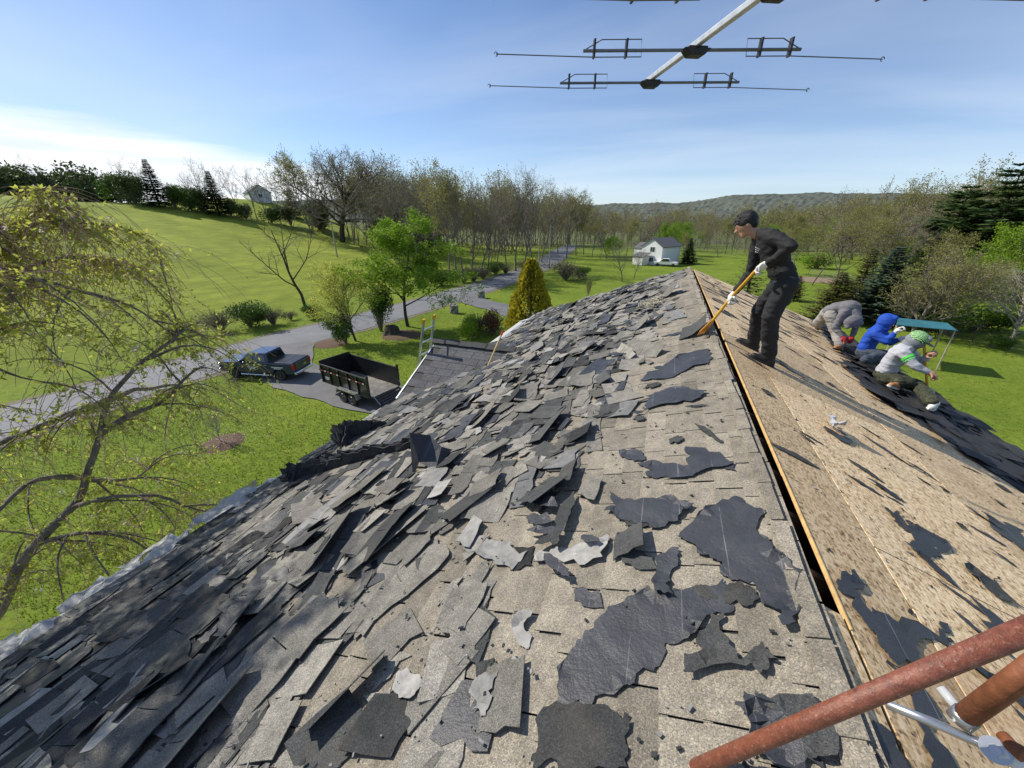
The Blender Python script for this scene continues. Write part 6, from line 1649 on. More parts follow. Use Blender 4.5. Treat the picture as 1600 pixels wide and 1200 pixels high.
P = gp(612, 522); o = empty('tree_stump', P, 0, 'weathered old stump beside the tall oval shrub', 'stump')
mb = MB(); rr = random.Random(3)
pr = []
n_ = 18
for z, rd in ((0, 1.0), (0.25, 0.8), (0.6, 0.66), (0.75, 0.6)):
    for k in range(n_): a = 2 * pi * k / n_; q_ = rd * (1 + 0.25 * noise.noise(V((cos(a) * 2.5, sin(a) * 2.5, z)))); mb.v.append((cos(a) * q_, sin(a) * q_, z + 0.1 * noise.noise(V((a, z, 3)))))
for j in range(3):
    for k in range(n_): mb.f.append((j * n_ + k, j * n_ + (k + 1) % n_, (j + 1) * n_ + (k + 1) % n_, (j + 1) * n_ + k)); mb.m.append(0); mb.t.append(0)
mb.f.append(tuple(3 * n_ + k for k in range(n_))); mb.m.append(0); mb.t.append(0)
mb.build('stump', MATS['bark_dark'], o)
# young tree in the mulch bed under the cherry
plant_px('sapling', 'fanbare', 345, 692, 628, 'young bare sapling in the round mulch bed', wide=0.5)
# fallen petals
mb = MB(); rr = random.Random(2); c0 = gp(360, 690)
for i in range(300):
    x, y = c0.x + rr.gauss(0, 1.0), c0.y + rr.gauss(0, 0.9); quad(mb, V((x, y, H(x, y) + 0.12)), V((rr.uniform(-1, 1), rr.uniform(-1, 1), 0.1)), V((0, 0, 1)), 0.05, 0.04, rr.random())
tag(mb.build('petals', MATS['blossom'], tint=True), 'pale fallen petals scattered on the lawn round the mulch bed', 'petals', kind='stuff')
# teal shade canopy on posts
m = simple('teal_canvas', (0.035, 0.16, 0.19), 0.6, var=0.2, scale=2, bmp=0.1)
Pc = gp(1455, 590)
cn = empty('shade_canopy', (Pc.x, Pc.y, Pc.z), 0, 'teal flat shade canopy on wooden posts behind the crouching workers', 'canopy')
dC = hd(Pc) 
cor = [at_d(1402, 507, dC + 2.2), at_d(1495, 517, dC - 0.3), at_d(1475, 507, dC + 3.4), at_d(1405, 494, dC + 6.0)]
zc = sum(c_.z for c_ in cor) / 4
cor = [at_z(1400, 508, zc), at_z(1496, 517, zc), at_z(1480, 505, zc), at_z(1403, 497, zc)]
cI = Matrix.Translation(-V(cn.location))
mb = MB(); n_ = 8
for i in range(n_ + 1):
    for j in range(n_ + 1):
        u, v_ = i / n_, j / n_
        p_ = cor[0].lerp(cor[1], u).lerp(cor[3].lerp(cor[2], u), v_); mb.v.append(tuple(p_ - V((0, 0, 0.12 * sin(u * pi) * sin(v_ * pi)))))
for i in range(n_):
    for j in range(n_): a = i * (n_ + 1) + j; mb.f.append((a, a + 1, a + n_ + 2, a + n_ + 1)); mb.m.append(0); mb.t.append(0)
o = mb.build('canvas', m); o.parent = cn; o.matrix_parent_inverse = cI; md = o.modifiers.new('thick', 'SOLIDIFY'); md.thickness = 0.03
for k, c_ in enumerate(cor):
    q_ = c_.lerp(sum(cor, V()) / 4, 0.06); mb = MB(); mb.tube([(q_.x + (0.0), q_.y, H(q_.x, q_.y)), (q_.x, q_.y, c_.z - 0.03)], 0.05, 8); o = mb.build('post', MATS['pole_wood']); o.parent = cn; o.matrix_parent_inverse = cI
# wire fence at the right
simple('fence_wire', (0.10, 0.10, 0.10), 0.6, 0.5); simple('fence_post', (0.09, 0.075, 0.06), 0.85)
fa, fb = gp(1440, 522), gp(1640, 560)
fe = empty('wire_fence', fa, 0, 'low wire garden fence with dark posts along the right lawn', 'fence'); fI = Matrix.Translation(-V(fa))
for k in range(8):
    p_ = fa.lerp(fb, k / 7); tall = 2.0 if k == 3 else 1.15
    mb = MB(); mb.tube([p_ - V((0, 0, 0.1)), p_ + V((0.02 * (k % 3), 0, tall))], 0.05, 6); o = mb.build('post', MATS['fence_post']); o.parent = fe; o.matrix_parent_inverse = fI
for k in range(5):
    mb = MB(); mb.tube([fa + V((0, 0, 0.15 + k * 0.23)), fb + V((0, 0, 0.15 + k * 0.23))], 0.012, 4); o = mb.build('wire', MATS['fence_wire']); o.parent = fe; o.matrix_parent_inverse = fI
# vegetable plot with stakes, bare soil
m = simple('bare_soil', (0.26, 0.19, 0.13), 0.95, var=0.25, scale=1.5, obj=False)
c0 = gp(1276, 438); mb = MB(); n_ = 18; mb.v.append((c0.x, c0.y, H(c0.x, c0.y) + 0.06))
for k in range(n_): a = 2 * pi * k / n_; x, y = c0.x + cos(a) * 5.2 * (1 + .12 * sin(3 * a)), c0.y + sin(a) * 4.0; mb.v.append((x, y, H(x, y) + 0.05))
for k in range(n_): mb.f.append((0, 1 + k, 1 + (k + 1) % n_)); mb.m.append(0); mb.t.append(0)
o = mb.build('soil_patch', m); o['kind'] = 'structure'
fa = gp(1262, 432); fb = gp(1335, 446)
ge = empty('garden_stakes', fa, 0, 'pale stakes and wire round the vegetable plot past the standing worker', 'fence'); fI = Matrix.Translation(-V(fa))
for k in range(10):
    p_ = fa.lerp(fb, k / 9); mb = MB(); mb.tube([p_, p_ + V((0, 0, 1.5))], 0.035, 5); o = mb.build('stake', MATS['bark_pale']); o.parent = ge; o.matrix_parent_inverse = fI
for z in (0.5, 1.0, 1.4):
    mb = MB(); mb.tube([fa + V((0, 0, z)), fb + V((0, 0, z))], 0.014, 4); o = mb.build('wire', MATS['steel']); o.parent = ge; o.matrix_parent_inverse = fI
# white car parked by the white house
P = gp(1040, 416); o = empty('parked_car', P, radians(170), 'white pickup parked in front of the white house', 'car')
mb = MB(); mb.prism([(-2.6, -0.9, 0.45), (2.6, -0.9, 0.45), (2.65, -0.9, 0.95), (1.4, -0.9, 1.05), (0.7, -0.9, 1.75), (-0.7, -0.9, 1.78), (-1.0, -0.9, 1.08), (-2.6, -0.9, 1.05)], (0, 1.8, 0)); bevel(mb.build('body', MATS['white_paint'], o, fix=True), 0.06)
for sg in (-1, 1):
    mb = MB(); mb.prism([(1.0, sg * 0.905, 1.12), (0.62, sg * 0.905, 1.66), (-0.62, sg * 0.905, 1.68), (-0.8, sg * 0.905, 1.12)], (0, sg * 0.01, 0)); mb.build('window', MATS['dark_glass'], o, fix=True)
    for xx in (-1.7, 1.7): wheel('wheel', o, (xx, sg * 0.82, 0.36), 0.36, 0.22)
# ================================================================ people
simple('skin', (0.42, 0.23, 0.15), 0.5, var=0.12, scale=14); simple('hair_black', (0.010, 0.009, 0.009), 0.45, var=0.3, scale=60, bmp=0.5)
simple('cloth_black', (0.016, 0.016, 0.018), 0.8, var=0.2, scale=8, bmp=0.15); simple('cloth_black2', (0.020, 0.021, 0.024), 0.85, var=0.2, scale=8, bmp=0.15)
simple('cloth_grey', (0.16, 0.155, 0.165), 0.85, var=0.12, scale=8, bmp=0.15); simple('cloth_greypants', (0.30, 0.285, 0.26), 0.85, var=0.15, scale=8, bmp=0.15)
simple('cloth_blue', (0.012, 0.07, 0.42), 0.8, var=0.15, scale=8, bmp=0.15); simple('cloth_jeans', (0.05, 0.065, 0.09), 0.85, var=0.3, scale=10, bmp=0.15)
simple('cloth_light', (0.42, 0.43, 0.47), 0.85, var=0.08, scale=8, bmp=0.15); simple('cloth_mid', (0.20, 0.22, 0.25), 0.85, var=0.12, scale=8)
simple('glove_white', (0.66, 0.64, 0.60), 0.8, var=0.15, scale=20); simple('glove_red', (0.40, 0.02, 0.03), 0.8, var=0.2, scale=20); simple('boot_tan', (0.42, 0.20, 0.08), 0.7, var=0.2, scale=12)
simple('shoe_black', (0.020, 0.020, 0.022), 0.55, var=0.2); simple('shoe_white', (0.70, 0.69, 0.66), 0.5, var=0.1); simple('hi_vis', (0.10, 0.75, 0.08), 0.6, var=0.1); simple('eye_dark', (0.02, 0.015, 0.012), 0.2); simple('lips', (0.33, 0.13, 0.10), 0.5)
m, t, b = new_mat('camo'); p = pos(t, 1.0, True)
n = tnoise(t, p, 16, 3, 0.5, 0.8); lk(t, ramp(t, n, [(0.40, (0.018, 0.022, 0.012)), (0.47, (0.05, 0.058, 0.028)), (0.55, (0.028, 0.026, 0.016)), (0.62, (0.075, 0.08, 0.04))]), b.inputs['Base Color']); b.inputs['Roughness'].default_value = 0.85
m, t, b = new_mat('stripe_hat'); p = pos(t, 1.0, True)
wv = N(t, 'ShaderNodeTexWave', bands_direction='DIAGONAL'); lk(t, p, wv.inputs[0]); wv.inputs['Scale'].default_value = 22; wv.inputs['Distortion'].default_value = 4; wv.inputs['Detail Scale'].default_value = 6
lk(t, ramp(t, wv.outputs['Fac'], [(0.40, (0.015, 0.02, 0.02)), (0.5, (0.16, 0.55, 0.10)), (0.8, (0.45, 0.75, 0.35))]), b.inputs['Base Color']); b.inputs['Roughness'].default_value = 0.8

def add_caps(bm, p0, p1, r0, r1, n=12):
    p0, p1 = V(p0), V(p1); ax = p1 - p0; L_ = ax.length
    if L_ < 1e-6: ax = V((0, 0, 1))
    q = ax.to_track_quat('Z', 'Y').to_matrix(); rings = []
    for (r, c, lo) in ((r0, p0, True), (r1, p1, False)):
        angs = [-80, -55, -30, 0] if lo else [0, 30, 55, 80]
        for a in angs: rings.append((c + q @ V((0, 0, r * sin(radians(a)))), r * cos(radians(a))))
    vs_ = [[bm.verts.new(c + q @ V((rr * cos(2 * pi * k / n), rr * sin(2 * pi * k / n), 0))) for k in range(n)] for c, rr in rings]
    for a, b_ in zip(vs_, vs_[1:]):
        for k in range(n): bm.faces.new((a[k], a[(k + 1) % n], b_[(k + 1) % n], b_[k]))
    bm.faces.new(vs_[0][::-1]); bm.faces.new(vs_[-1])
def add_ell(bm, c, rad, M=None):
    r = bmesh.ops.create_icosphere(bm, subdivisions=3, radius=1.0)
    D = Matrix.Diagonal((*rad, 1)); T = Matrix.Translation(V(c)) @ (M.to_4x4() if M else Matrix.Identity(4)) @ D
    bmesh.ops.transform(bm, matrix=T, verts=r['verts'])
def fuse(name, prims, mat, parent, inv, voxel=0.014, smooth_it=4, wr=0.0, wsc=(14, 14, 5), seed=0):
    bm = bmesh.new()
    for pr in prims:
        if pr[0] == 'c': add_caps(bm, *pr[1:])
        else: add_ell(bm, *pr[1:])
    me = bpy.data.meshes.new(name); bm.to_mesh(me); bm.free()
    o = bpy.data.objects.new(name, me); COL.objects.link(o)
    md = o.modifiers.new('r', 'REMESH'); md.mode = 'VOXEL'; md.voxel_size = voxel
    dg = bpy.context.evaluated_depsgraph_get(); dg.update()
    m2 = bpy.data.meshes.new_from_object(o.evaluated_get(dg))
    bpy.data.objects.remove(o)
    bm = bmesh.new(); bm.from_mesh(m2)
    for _ in range(smooth_it): bmesh.ops.smooth_vert(bm, verts=bm.verts, factor=0.5, use_axis_x=True, use_axis_y=True, use_axis_z=True)
    if wr:
        bm.normal_update(); off = V((seed * 3.1, seed, 0))
        for v_ in bm.verts:
            q = V((v_.co.x * 9, v_.co.y * 9, v_.co.z * 20)) + off
            v_.co += v_.normal * wr * (noise.noise(q) + 0.6 * noise.noise(q * 2.1))
    bm.to_mesh(m2); bm.free(); m2.name = name
    m2.materials.clear(); m2.materials.append(MATS[mat]); m2.polygons.foreach_set('use_smooth', [True] * len(m2.polygons))
    o = link(name, m2, parent)
    o.matrix_parent_inverse = inv
    return o
def hand_prims(wrist, palm_dir, grip_axis, curl_dir, s=1.0, curl=1.0):
    """palm and five separate fingers closing round a bar that runs along grip_axis"""
    pd, ga = V(palm_dir).normalized(), V(grip_axis).normalized(); cd_ = V(curl_dir).normalized()
    pr = [('c', wrist, wrist + pd * 0.05 * s, 0.030 * s, 0.036 * s)]
    for k in (-1, 0, 1): pr.append(('c', wrist + pd * 0.03 * s + ga * 0.022 * k * s, wrist + pd * 0.085 * s + ga * 0.026 * k * s, 0.020 * s, 0.018 * s))
    for k, L_ in enumerate((0.085, 0.095, 0.09, 0.07)):
        b_ = wrist + pd * 0.085 * s + ga * (k - 1.5) * 0.023 * s
        q1 = b_ + (pd * 0.8 + cd_ * 0.5 * curl).normalized() * L_ * 0.42 * s; q2 = q1 + (pd * (0.4 - 0.7 * curl) + cd_).normalized() * L_ * 0.34 * s; q3 = q2 + (pd * -0.9 * curl + cd_ * 0.5).normalized() * L_ * 0.28 * s
        pr += [('c', b_, q1, 0.0105 * s, 0.010 * s), ('c', q1, q2, 0.010 * s, 0.0092 * s), ('c', q2, q3, 0.0092 * s, 0.0078 * s)]
    b_ = wrist + pd * 0.035 * s - ga * 0.032 * s; q1 = b_ + (pd * 0.5 - ga * 0.6 + cd_ * 0.5).normalized() * 0.042 * s; q2 = q1 + (pd * 0.4 + cd_ * 0.8 + ga * 0.2).normalized() * 0.034 * s
    pr += [('c', b_, q1, 0.013 * s, 0.0115 * s), ('c', q1, q2, 0.0115 * s, 0.009 * s)]
    return pr
def shoe(name, heel, toe, up, mat, sole, e, inv, high=False):
    d = (toe - heel); L_ = d.length; d.normalize(); s = d.cross(up).normalized(); u = s.cross(d).normalized()
    pr = [('c', heel + d * 0.05 + u * 0.045, heel + d * (L_ * 0.55) + u * 0.043, 0.043, 0.046), ('c', heel + d * (L_ * 0.5) + u * 0.042, toe - d * 0.04 + u * 0.034, 0.046, 0.036), ('c', heel + d * 0.07 + u * 0.06, heel + d * 0.085 + u * (0.16 if high else 0.10), 0.042, 0.044), ('c', heel + d * 0.09 + u * 0.09, heel + d * (L_ * 0.6) + u * 0.055, 0.038, 0.034)]
    o = fuse(name, pr, mat, e, inv, 0.009, 3)
    mb = MB(); n_ = 14; ol = []
    for k in range(n_):
        a = 2 * pi * k / n_; ol.append(heel + d * (L_ / 2 + cos(a) * L_ * 0.52) + s * sin(a) * (0.047 + 0.008 * cos(a)))
    mb.prism(ol, u * 0.024); q = mb.build('sole', MATS[sole], o, fix=True); q.matrix_parent_inverse = Matrix.Identity(4)
    return o
class Plane:
    def __init__(s, P): s.n = V((P.x, P.y, 0)).normalized(); s.d = V((P.x, P.y, 0)).length
    def __call__(s, px, py, off=0.0):
        r = ray(px, py); return ORG + r * ((s.d + off) / (s.n.dot(r)))
def fix_len(a, b_, L_, k=1.0):
    """move b toward the wanted bone length from a"""
    d = b_ - a; return a + d.normalized() * (d.length + (L_ - d.length) * k)
def person(label, J, cfg, seed):
    base = (J['anL'] + J['anR']) / 2; base = V((base.x, base.y, rz_(base.x)))
    e = empty('person', base, 0, label, 'person', 'roofers at work'); inv = Matrix.Translation(-base)
    hd_, nk, chs, bel, pel = J['head'], J['neck'], J['chest'], J['belly'], J['pelvis']
    fw = J['fwd'].normalized(); up = (hd_ - nk).normalized(); up = (up - fw * up.dot(fw)).normalized(); sd = fw.cross(up)
    HM = Matrix((fw, sd, up)).transposed()
    lat = (J['shL'] - J['shR']).normalized()
    ax = (nk - pel).normalized(); fr = lat.cross(ax)
    TMx = Matrix((lat, fr, ax)).transposed()
    body = [('c', nk - up * 0.02, hd_ - up * 0.05, 0.055, 0.052), ('e', hd_ + up * 0.012, (0.098, 0.076, 0.105), HM), ('c', hd_ + fw * 0.030 - up * 0.06, hd_ + fw * 0.062 - up * 0.092, 0.052, 0.030),
            ('c', hd_ + fw * 0.092 + up * 0.012, hd_ + fw * 0.112 - up * 0.022, 0.010, 0.016), ('c', hd_ + fw * 0.075 - up * 0.055, hd_ + fw * 0.088 - up * 0.062, 0.020, 0.014),
            ('e', hd_ + fw * 0.070 + up * 0.030, (0.026, 0.055, 0.016), HM)]
    for sg in (-1, 1): body += [('e', hd_ + sd * sg * 0.078 - fw * 0.008 - up * 0.008, (0.020, 0.010, 0.030), HM)]
    body += [('c', chs, bel, 0.10, 0.09), ('c', bel, pel, 0.09, 0.10)]
    for s_ in 'LR':
        body += [('c', J['sh' + s_], J['el' + s_], 0.046, 0.038), ('c', J['el' + s_], J['ha' + s_], 0.036, 0.026), ('c', chs, J['sh' + s_], 0.07, 0.05), ('c', J['hi' + s_], J['kn' + s_], 0.07, 0.05), ('c', J['kn' + s_], J['an' + s_], 0.048, 0.036), ('c', pel, J['hi' + s_], 0.09, 0.075)]
    fuse('body', body, 'skin', e, inv, 0.012, 2)
    for sg in (-1, 1):
        mb = MB(); bm_ = None
        c_ = hd_ + fw * 0.088 + sd * sg * 0.030 + up * 0.012
        mb.lathe([(0.002, -0.006), (0.006, -0.003), (0.007, 0.0), (0.006, 0.003), (0.002, 0.006)], c_, 'Z', 10); q = mb.build('eye', MATS['eye_dark'], e); q.matrix_parent_inverse = inv
    mb = MB(); mb.tube([hd_ + fw * 0.094 - up * 0.062 + sd * x for x in (-0.024, 0, 0.024)], [0.004, 0.006, 0.004], 6); q = mb.build('mouth', MATS['lips'], e); q.matrix_parent_inverse = inv
    # shirt
    w_ = cfg.get('bulk', 1.0)
    sh = [('e', chs, (0.185 * w_, 0.125 * w_, 0.20), TMx), ('e', chs.lerp(bel, 0.6), (0.165 * w_, 0.125 * w_, 0.18), TMx), ('e', bel.lerp(pel, 0.45), (0.165 * w_, 0.125 * w_, 0.14), TMx), ('c', nk - up * 0.01, chs, 0.070, 0.13)]
    for s_ in 'LR':
        sh += [('c', nk.lerp(J['sh' + s_], 0.35), J['sh' + s_], 0.075, 0.076), ('c', J['sh' + s_], J['el' + s_], 0.078, 0.060), ('c', J['el' + s_], J['el' + s_].lerp(J['ha' + s_], 0.88), 0.058, 0.044)]
    fuse('shirt', sh, cfg['shirt'], e, inv, 0.012, 8, 0.011, seed=seed)
    tr_ = [('e', pel, (0.168 * w_, 0.125, 0.13), TMx)]
    for s_ in 'LR':
        tr_ += [('c', J['hi' + s_], J['kn' + s_], 0.112, 0.092), ('c', J['kn' + s_], J['kn' + s_].lerp(J['an' + s_], 0.95), 0.090, 0.080), ('c', pel, J['hi' + s_], 0.11, 0.10)]
    fuse('trousers', tr_, cfg['pants'], e, inv, 0.012, 7, 0.012, seed=seed + 3)
    for s_ in 'LR':
        shoe('shoe', J['he' + s_], J['to' + s_], J.get('upf', V((sin(TH), 0, cos(TH)))), cfg['shoe' + s_], cfg.get('sole', 'shoe_black'), e, inv, cfg.get('high', False))
        a = (J['ha' + s_] - J['el' + s_]).normalized(); g_ = J.get('grip' + s_, lat)
        cu = (g_.cross(a)); cu = cu if cu.z < 0 else -cu
        fuse('glove', hand_prims(J['ha' + s_] - a * 0.02, a, g_ - a * g_.dot(a) * 0.9, cu, 1.12), cfg['glove'], e, inv, 0.0065, 1)
    if cfg.get('hood'):
        fuse('hood', [('e', hd_ - fw * 0.012 + up * 0.012, (0.122, 0.108, 0.132), HM), ('c', hd_ - up * 0.08 - fw * 0.03, nk, 0.09, 0.10), ('c', hd_ + up * 0.09 - fw * 0.02, hd_ + up * 0.10 + fw * 0.075, 0.05, 0.045), ('c', hd_ - up * 0.08 + fw * 0.0, hd_ - up * 0.11 + fw * 0.05, 0.07, 0.05)], cfg['hood'], e, inv, 0.010, 3, 0.006, seed=seed + 9)
    else:
        hp = [('e', hd_ - fw * 0.020 + up * 0.042, (0.112, 0.096, 0.100), HM), ('e', hd_ - fw * 0.055 - up * 0.005, (0.058, 0.078, 0.075), HM), ('c', hd_ + up * 0.085 + fw * 0.02, hd_ + up * 0.068 + fw * 0.088, 0.045, 0.022)]
        rr = random.Random(seed)
        for k in range(60):
            a, z = rr.uniform(0, 6.28), rr.uniform(0.0, 1.0); d = HM @ V((cos(a) * sqrt(1 - z * z) * 0.104 - 0.018, sin(a) * sqrt(1 - z * z) * 0.090, z * 0.10 + 0.042)); hp.append(('c', hd_ + d * 0.9, hd_ + d * 1.07 + HM @ V((0.012, 0, 0.004)), 0.014, 0.005))
        fuse('hair', hp, 'hair_black', e, inv, 0.007, 1, 0.004, seed=seed)
    return e, inv, HM
def foot(px_h, px_t, J, s_, Lf=0.28, lift=0.0):
    h = Rp(*px_h, lift); t_ = Rp(*px_t, lift); d = (t_ - h).normalized(); t_ = h + d * Lf
    J['he' + s_], J['to' + s_] = h, t_; J['an' + s_] = h + d * 0.08 + V((0, 0, 0.10))
# --- standing worker with the shingle fork
Pq = Plane(Rp(1192, 568)); J = {}
foot((1208, 574), (1166, 555), J, 'L', 0.29); foot((1184, 550), (1147, 531), J, 'R', 0.29)
J['head'] = Pq(1166, 352); J['fwd'] = Pq(1140, 364, -0.03) - J['head']; J['neck'] = Pq(1188, 366); J['chest'] = Pq(1204, 384); J['belly'] = Pq(1216, 411); J['pelvis'] = Pq(1226, 437)
J['shL'] = Pq(1207, 369, -0.17); J['shR'] = Pq(1186, 373, 0.17)
J['elL'] = Pq(1236, 386, -0.30); J['haL'] = Pq(1196, 413, -0.20); J['elR'] = Pq(1174, 424, 0.22); J['haR'] = Pq(1146, 460, 0.10)
J['hiL'] = Pq(1229, 446, -0.09); J['hiR'] = Pq(1219, 446, 0.09); J['knL'] = Pq(1204, 494, -0.12); J['knR'] = Pq(1188, 484, 0.20)
gp_ = (J['haR'] - J['haL']).normalized()
J['gripL'] = gp_; J['gripR'] = gp_
pe, inv, HM = person('worker in black standing at the ridge and prying with a yellow handled fork', J, dict(shirt='cloth_black', pants='cloth_black2', shoeL='shoe_black', shoeR='shoe_black', glove='glove_white', hood=None), 1)
mb = MB(); c_ = Pq(1183, 391, -0.16)
for k in range(3): mb.box(c_ + V((0.0, 0, 0.02 - 0.02 * k)), (0.05 - 0.012 * k, 0.008, 0.009), eul(0, 0.4, 0.2))
o = mb.build('shirt_print', MATS['white_paint'], pe); o.matrix_parent_inverse = inv
# the fork itself
fk0 = V((XR + 0.02, 5.62, ZR + 0.03)); fk0 = Rp(1103, 514, 0.03)
hr = J['haR'] + (J['haR'] - J['elR']).normalized() * 0.06; hl = J['haL'] + (J['haL'] - J['elL']).normalized() * 0.06
fe_ = empty('roofing_fork', fk0, 0, 'yellow handled shingle fork held by the standing worker, its head under the ridge shingles', 'tool'); fI = Matrix.Translation(-fk0)
bend = hl.lerp(hr, 0.28) + V((0, 0, 0.05))
pth = smooth_path([tuple(p_) for p_ in [fk0 + (hr - fk0) * 0.10, fk0.lerp(hr, 0.55), hr, hr.lerp(hl, 0.55) + V((0, 0, 0.015)), bend.lerp(hl, 0.5) , hl]], 0.05)
mb = MB(); mb.tube(pth, 0.0165, 10); o = mb.build('handle', MATS['yellow_paint'], fe_, smooth=True); o.matrix_parent_inverse = fI
mb = MB(); mb.tube([hl - (hl - hr).normalized() * 0.05, hl + (hl - hr).normalized() * 0.05], 0.021, 10); o = mb.build('grip', MATS['red_grip'], fe_); o.matrix_parent_inverse = fI
dh = (fk0 - hr).normalized(); sd_ = dh.cross(V((0, 0, 1))).normalized(); nn_ = sd_.cross(dh)
mb = MB(); mb.prism([fk0 - dh * 0.14 - sd_ * 0.02, fk0 - dh * 0.14 + sd_ * 0.02, fk0 + sd_ * 0.09, fk0 + dh * 0.03 + sd_ * 0.10, fk0 + dh * 0.03 - sd_ * 0.10, fk0 - sd_ * 0.09], nn_ * 0.014)
for k in range(5): a = (k - 2) * 0.045; mb.prism([fk0 + dh * 0.03 + sd_ * (a - 0.012), fk0 + dh * 0.03 + sd_ * (a + 0.012), fk0 + dh * 0.09 + sd_ * a], nn_ * 0.008)
o = mb.build('fork_head', MATS['orange_steel'], fe_, fix=True); o.matrix_parent_inverse = fI

# --- stooping worker in grey
Pq = Plane(Rp(1292, 538)); J = {}
foot((1312, 547), (1284, 542), J, 'R', 0.30, 0.03); foot((1278, 514), (1254, 522), J, 'L', 0.30, 0.03)
J['pelvis'] = Pq(1296, 489, 0.05); J['belly'] = Pq(1305, 482); J['chest'] = Pq(1322, 480); J['neck'] = Pq(1332, 487, -0.05); J['head'] = Pq(1332, 503, -0.16); J['fwd'] = V((0.3, -0.55, -0.75))
J['shL'] = Pq(1338, 484, 0.10); J['shR'] = Pq(1318, 489, -0.16)
J['elR'] = Pq(1304, 512, -0.20); J['haR'] = Pq(1317, 527, -0.26); J['elL'] = Pq(1337, 511, 0.02); J['haL'] = Pq(1331, 527, -0.14)
J['hiR'] = Pq(1298, 493, -0.10); J['hiL'] = Pq(1290, 492, 0.12); J['knR'] = Pq(1306, 519, -0.14); J['knL'] = Pq(1278, 504, 0.22)
person('worker in grey hoodie and red gloves stooping over the lower right slope', J, dict(shirt='cloth_grey', pants='cloth_greypants', shoeL='boot_tan', shoeR='boot_tan', glove='glove_red', hood='cloth_grey', high=True), 2)
# --- worker in blue hoodie, kneeling
Pq = Plane(Rp(1352, 572)); J = {}
foot((1340, 567), (1362, 578), J, 'R', 0.27, 0.05); foot((1352, 560), (1376, 568), J, 'L', 0.27, 0.05)
J['pelvis'] = Pq(1351, 549); J['belly'] = Pq(1356, 537); J['chest'] = Pq(1367, 523); J['neck'] = Pq(1376, 513); J['head'] = Pq(1385, 503); J['fwd'] = Pq(1402, 508, -0.05) - J['head']
J['shR'] = Pq(1367, 522, -0.17); J['shL'] = Pq(1378, 520, 0.17); J['elR'] = Pq(1385, 534, -0.22); J['haR'] = Pq(1400, 519, -0.18); J['elL'] = Pq(1392, 535, 0.15); J['haL'] = Pq(1406, 530, 0.10)
J['hiR'] = Pq(1354, 553, -0.10); J['hiL'] = Pq(1358, 552, 0.10); J['knR'] = Pq(1378, 556, -0.12); J['knL'] = Pq(1388, 556, 0.12)
person('worker in bright blue hoodie crouching between the two grey ones', J, dict(shirt='cloth_blue', pants='cloth_jeans', shoeL='shoe_black', shoeR='shoe_black', glove='glove_white', hood='cloth_blue'), 3)
# --- worker in light grey with striped cap, sitting on one heel
Pq = Plane(Rp(1392, 608)); J = {}
foot((1450, 640), (1480, 632), J, 'L', 0.30, 0.085); foot((1404, 608), (1366, 598), J, 'R', 0.29, 0.07)
J['pelvis'] = Pq(1381, 585); J['belly'] = Pq(1389, 573); J['chest'] = Pq(1404, 554); J['neck'] = Pq(1419, 543); J['head'] = Pq(1432, 533); J['fwd'] = Pq(1448, 544, -0.05) - J['head']
J['shR'] = Pq(1412, 551, -0.18); J['shL'] = Pq(1423, 551, 0.17); J['elR'] = Pq(1429, 571, -0.24); J['haR'] = Pq(1452, 582, -0.20); J['elL'] = Pq(1438, 568, 0.14); J['haL'] = Pq(1450, 556, 0.02)
J['hiR'] = Pq(1385, 592, -0.10); J['hiL'] = Pq(1390, 590, 0.10); J['knR'] = Pq(1418, 597, -0.14); J['knL'] = Pq(1432, 602, 0.10)
pe, inv, HM = person('worker in light grey hoodie and striped green cap sitting nearest on the lower slope', J, dict(shirt='cloth_light', pants='camo', shoeL='shoe_white', shoeR='boot_tan', glove='skin', hood='cloth_mid', sole='shoe_white'), 4)
fw = J['fwd'].normalized(); upv = HM.col[2]; hd_ = J['head']
fuse('cap', [('e', hd_ + upv * 0.055 - fw * 0.01, (0.125, 0.112, 0.095), HM)], 'stripe_hat', pe, inv, 0.010, 2)
mb = MB(); c_ = hd_ + fw * 0.13 + upv * 0.05; sdv = HM.col[1]; mb.prism([c_ - fw * 0.04 - sdv * 0.07, c_ + fw * 0.05 - sdv * 0.045, c_ + fw * 0.05 + sdv * 0.045, c_ - fw * 0.04 + sdv * 0.07], upv * 0.01); o = mb.build('cap_brim', MATS['shoe_black'], pe, fix=True); o.matrix_parent_inverse = inv
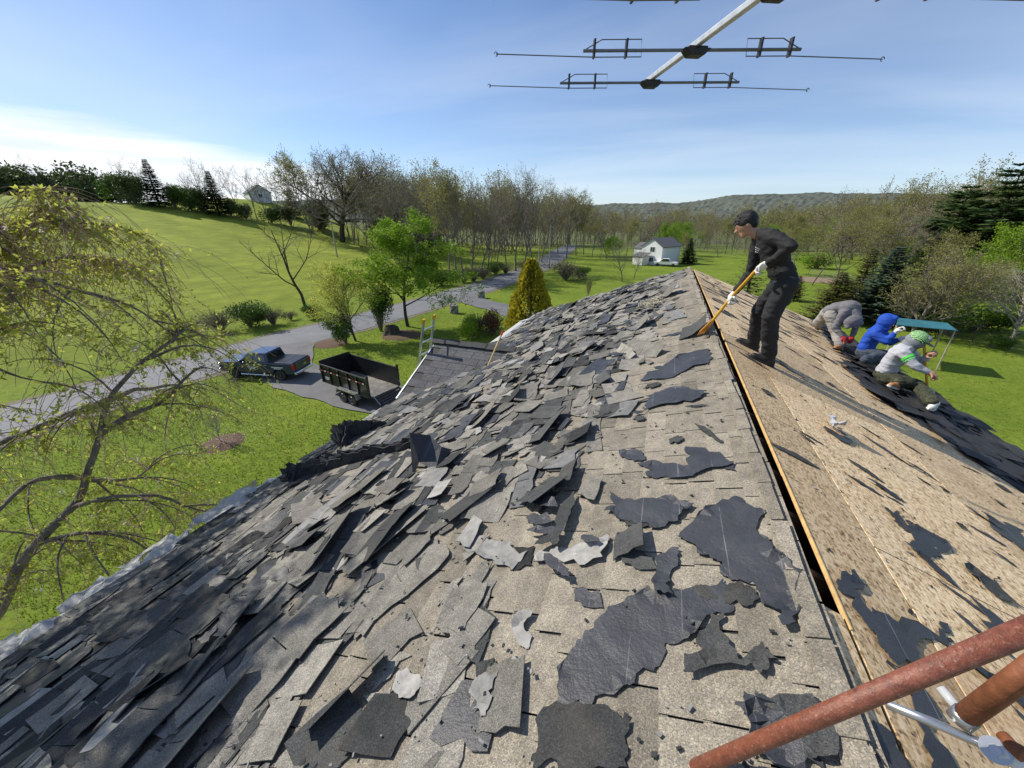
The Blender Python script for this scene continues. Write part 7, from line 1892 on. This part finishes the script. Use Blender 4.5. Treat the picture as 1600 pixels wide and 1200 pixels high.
a, b_ = J['shR'], J['elR']; mb = MB(); mb.tube([a.lerp(b_, 0.30), a.lerp(b_, 0.44)], 0.079, 14, caps=False); mb.tube([a.lerp(b_, 0.52), a.lerp(b_, 0.58)], 0.075, 14, caps=False); o = mb.build('sleeve_stripe', MATS['hi_vis'], pe, smooth=True); o.matrix_parent_inverse = inv
# yellow pole tool in his hands
tA, tB = Pq(1444, 540, 0.02), Pq(1449, 606, 0.10); tB = tA + (tB - tA)
e_ = empty('roofing_spade', tB, 0, 'yellow handled spade held upright by the worker with the striped cap', 'tool'); fI = Matrix.Translation(-tB)
mb = MB(); mb.tube([tA, tB], 0.017, 8); o = mb.build('handle', MATS['yellow_paint'], e_); o.matrix_parent_inverse = fI
dd = (tB - tA).normalized(); mb = MB(); s_ = dd.cross(V((0, 1, 0))).normalized(); mb.prism([tB - s_ * 0.03, tB + s_ * 0.03, tB + s_ * 0.09 + dd * 0.05, tB + s_ * 0.07 + dd * 0.12, tB - s_ * 0.07 + dd * 0.12, tB - s_ * 0.09 + dd * 0.05], s_.cross(dd) * 0.006); o = mb.build('blade', MATS['steel'], e_, fix=True); o.matrix_parent_inverse = fI
# felt roll stump beside the blue worker
Pb = Rp(1330, 556); e_ = empty('shingle_bundle', Pb, 0, 'dark grey slab of stacked shingles set on a toe bracket between the workers', 'shingle bundle')
fI = Matrix.Translation(-Pb)
M3 = MR(0, 0).to_3x3()
for k in range(4):
    mb = MB(); mb.box(Pb + M3 @ V((0.12 + 0.01 * k, 0.02 * (k % 2), 0.03 + 0.035 * k)), (0.70, 0.34, 0.032), M3 @ eul(0, -0.12, 0.35)); o = mb.build('slab', MATS['torn_dark'], tint=True); o.parent = e_; o.matrix_parent_inverse = fI
mb = MB(); mb.tube([Pb + M3 @ V((0.3, 0.10, 0.0)), Pb + M3 @ V((0.3, 0.10, 0.2)), Pb + M3 @ V((0.42, 0.06, 0.24))], 0.016, 6); o = mb.build('bracket', MATS['black_plastic'], e_); o.matrix_parent_inverse = fI
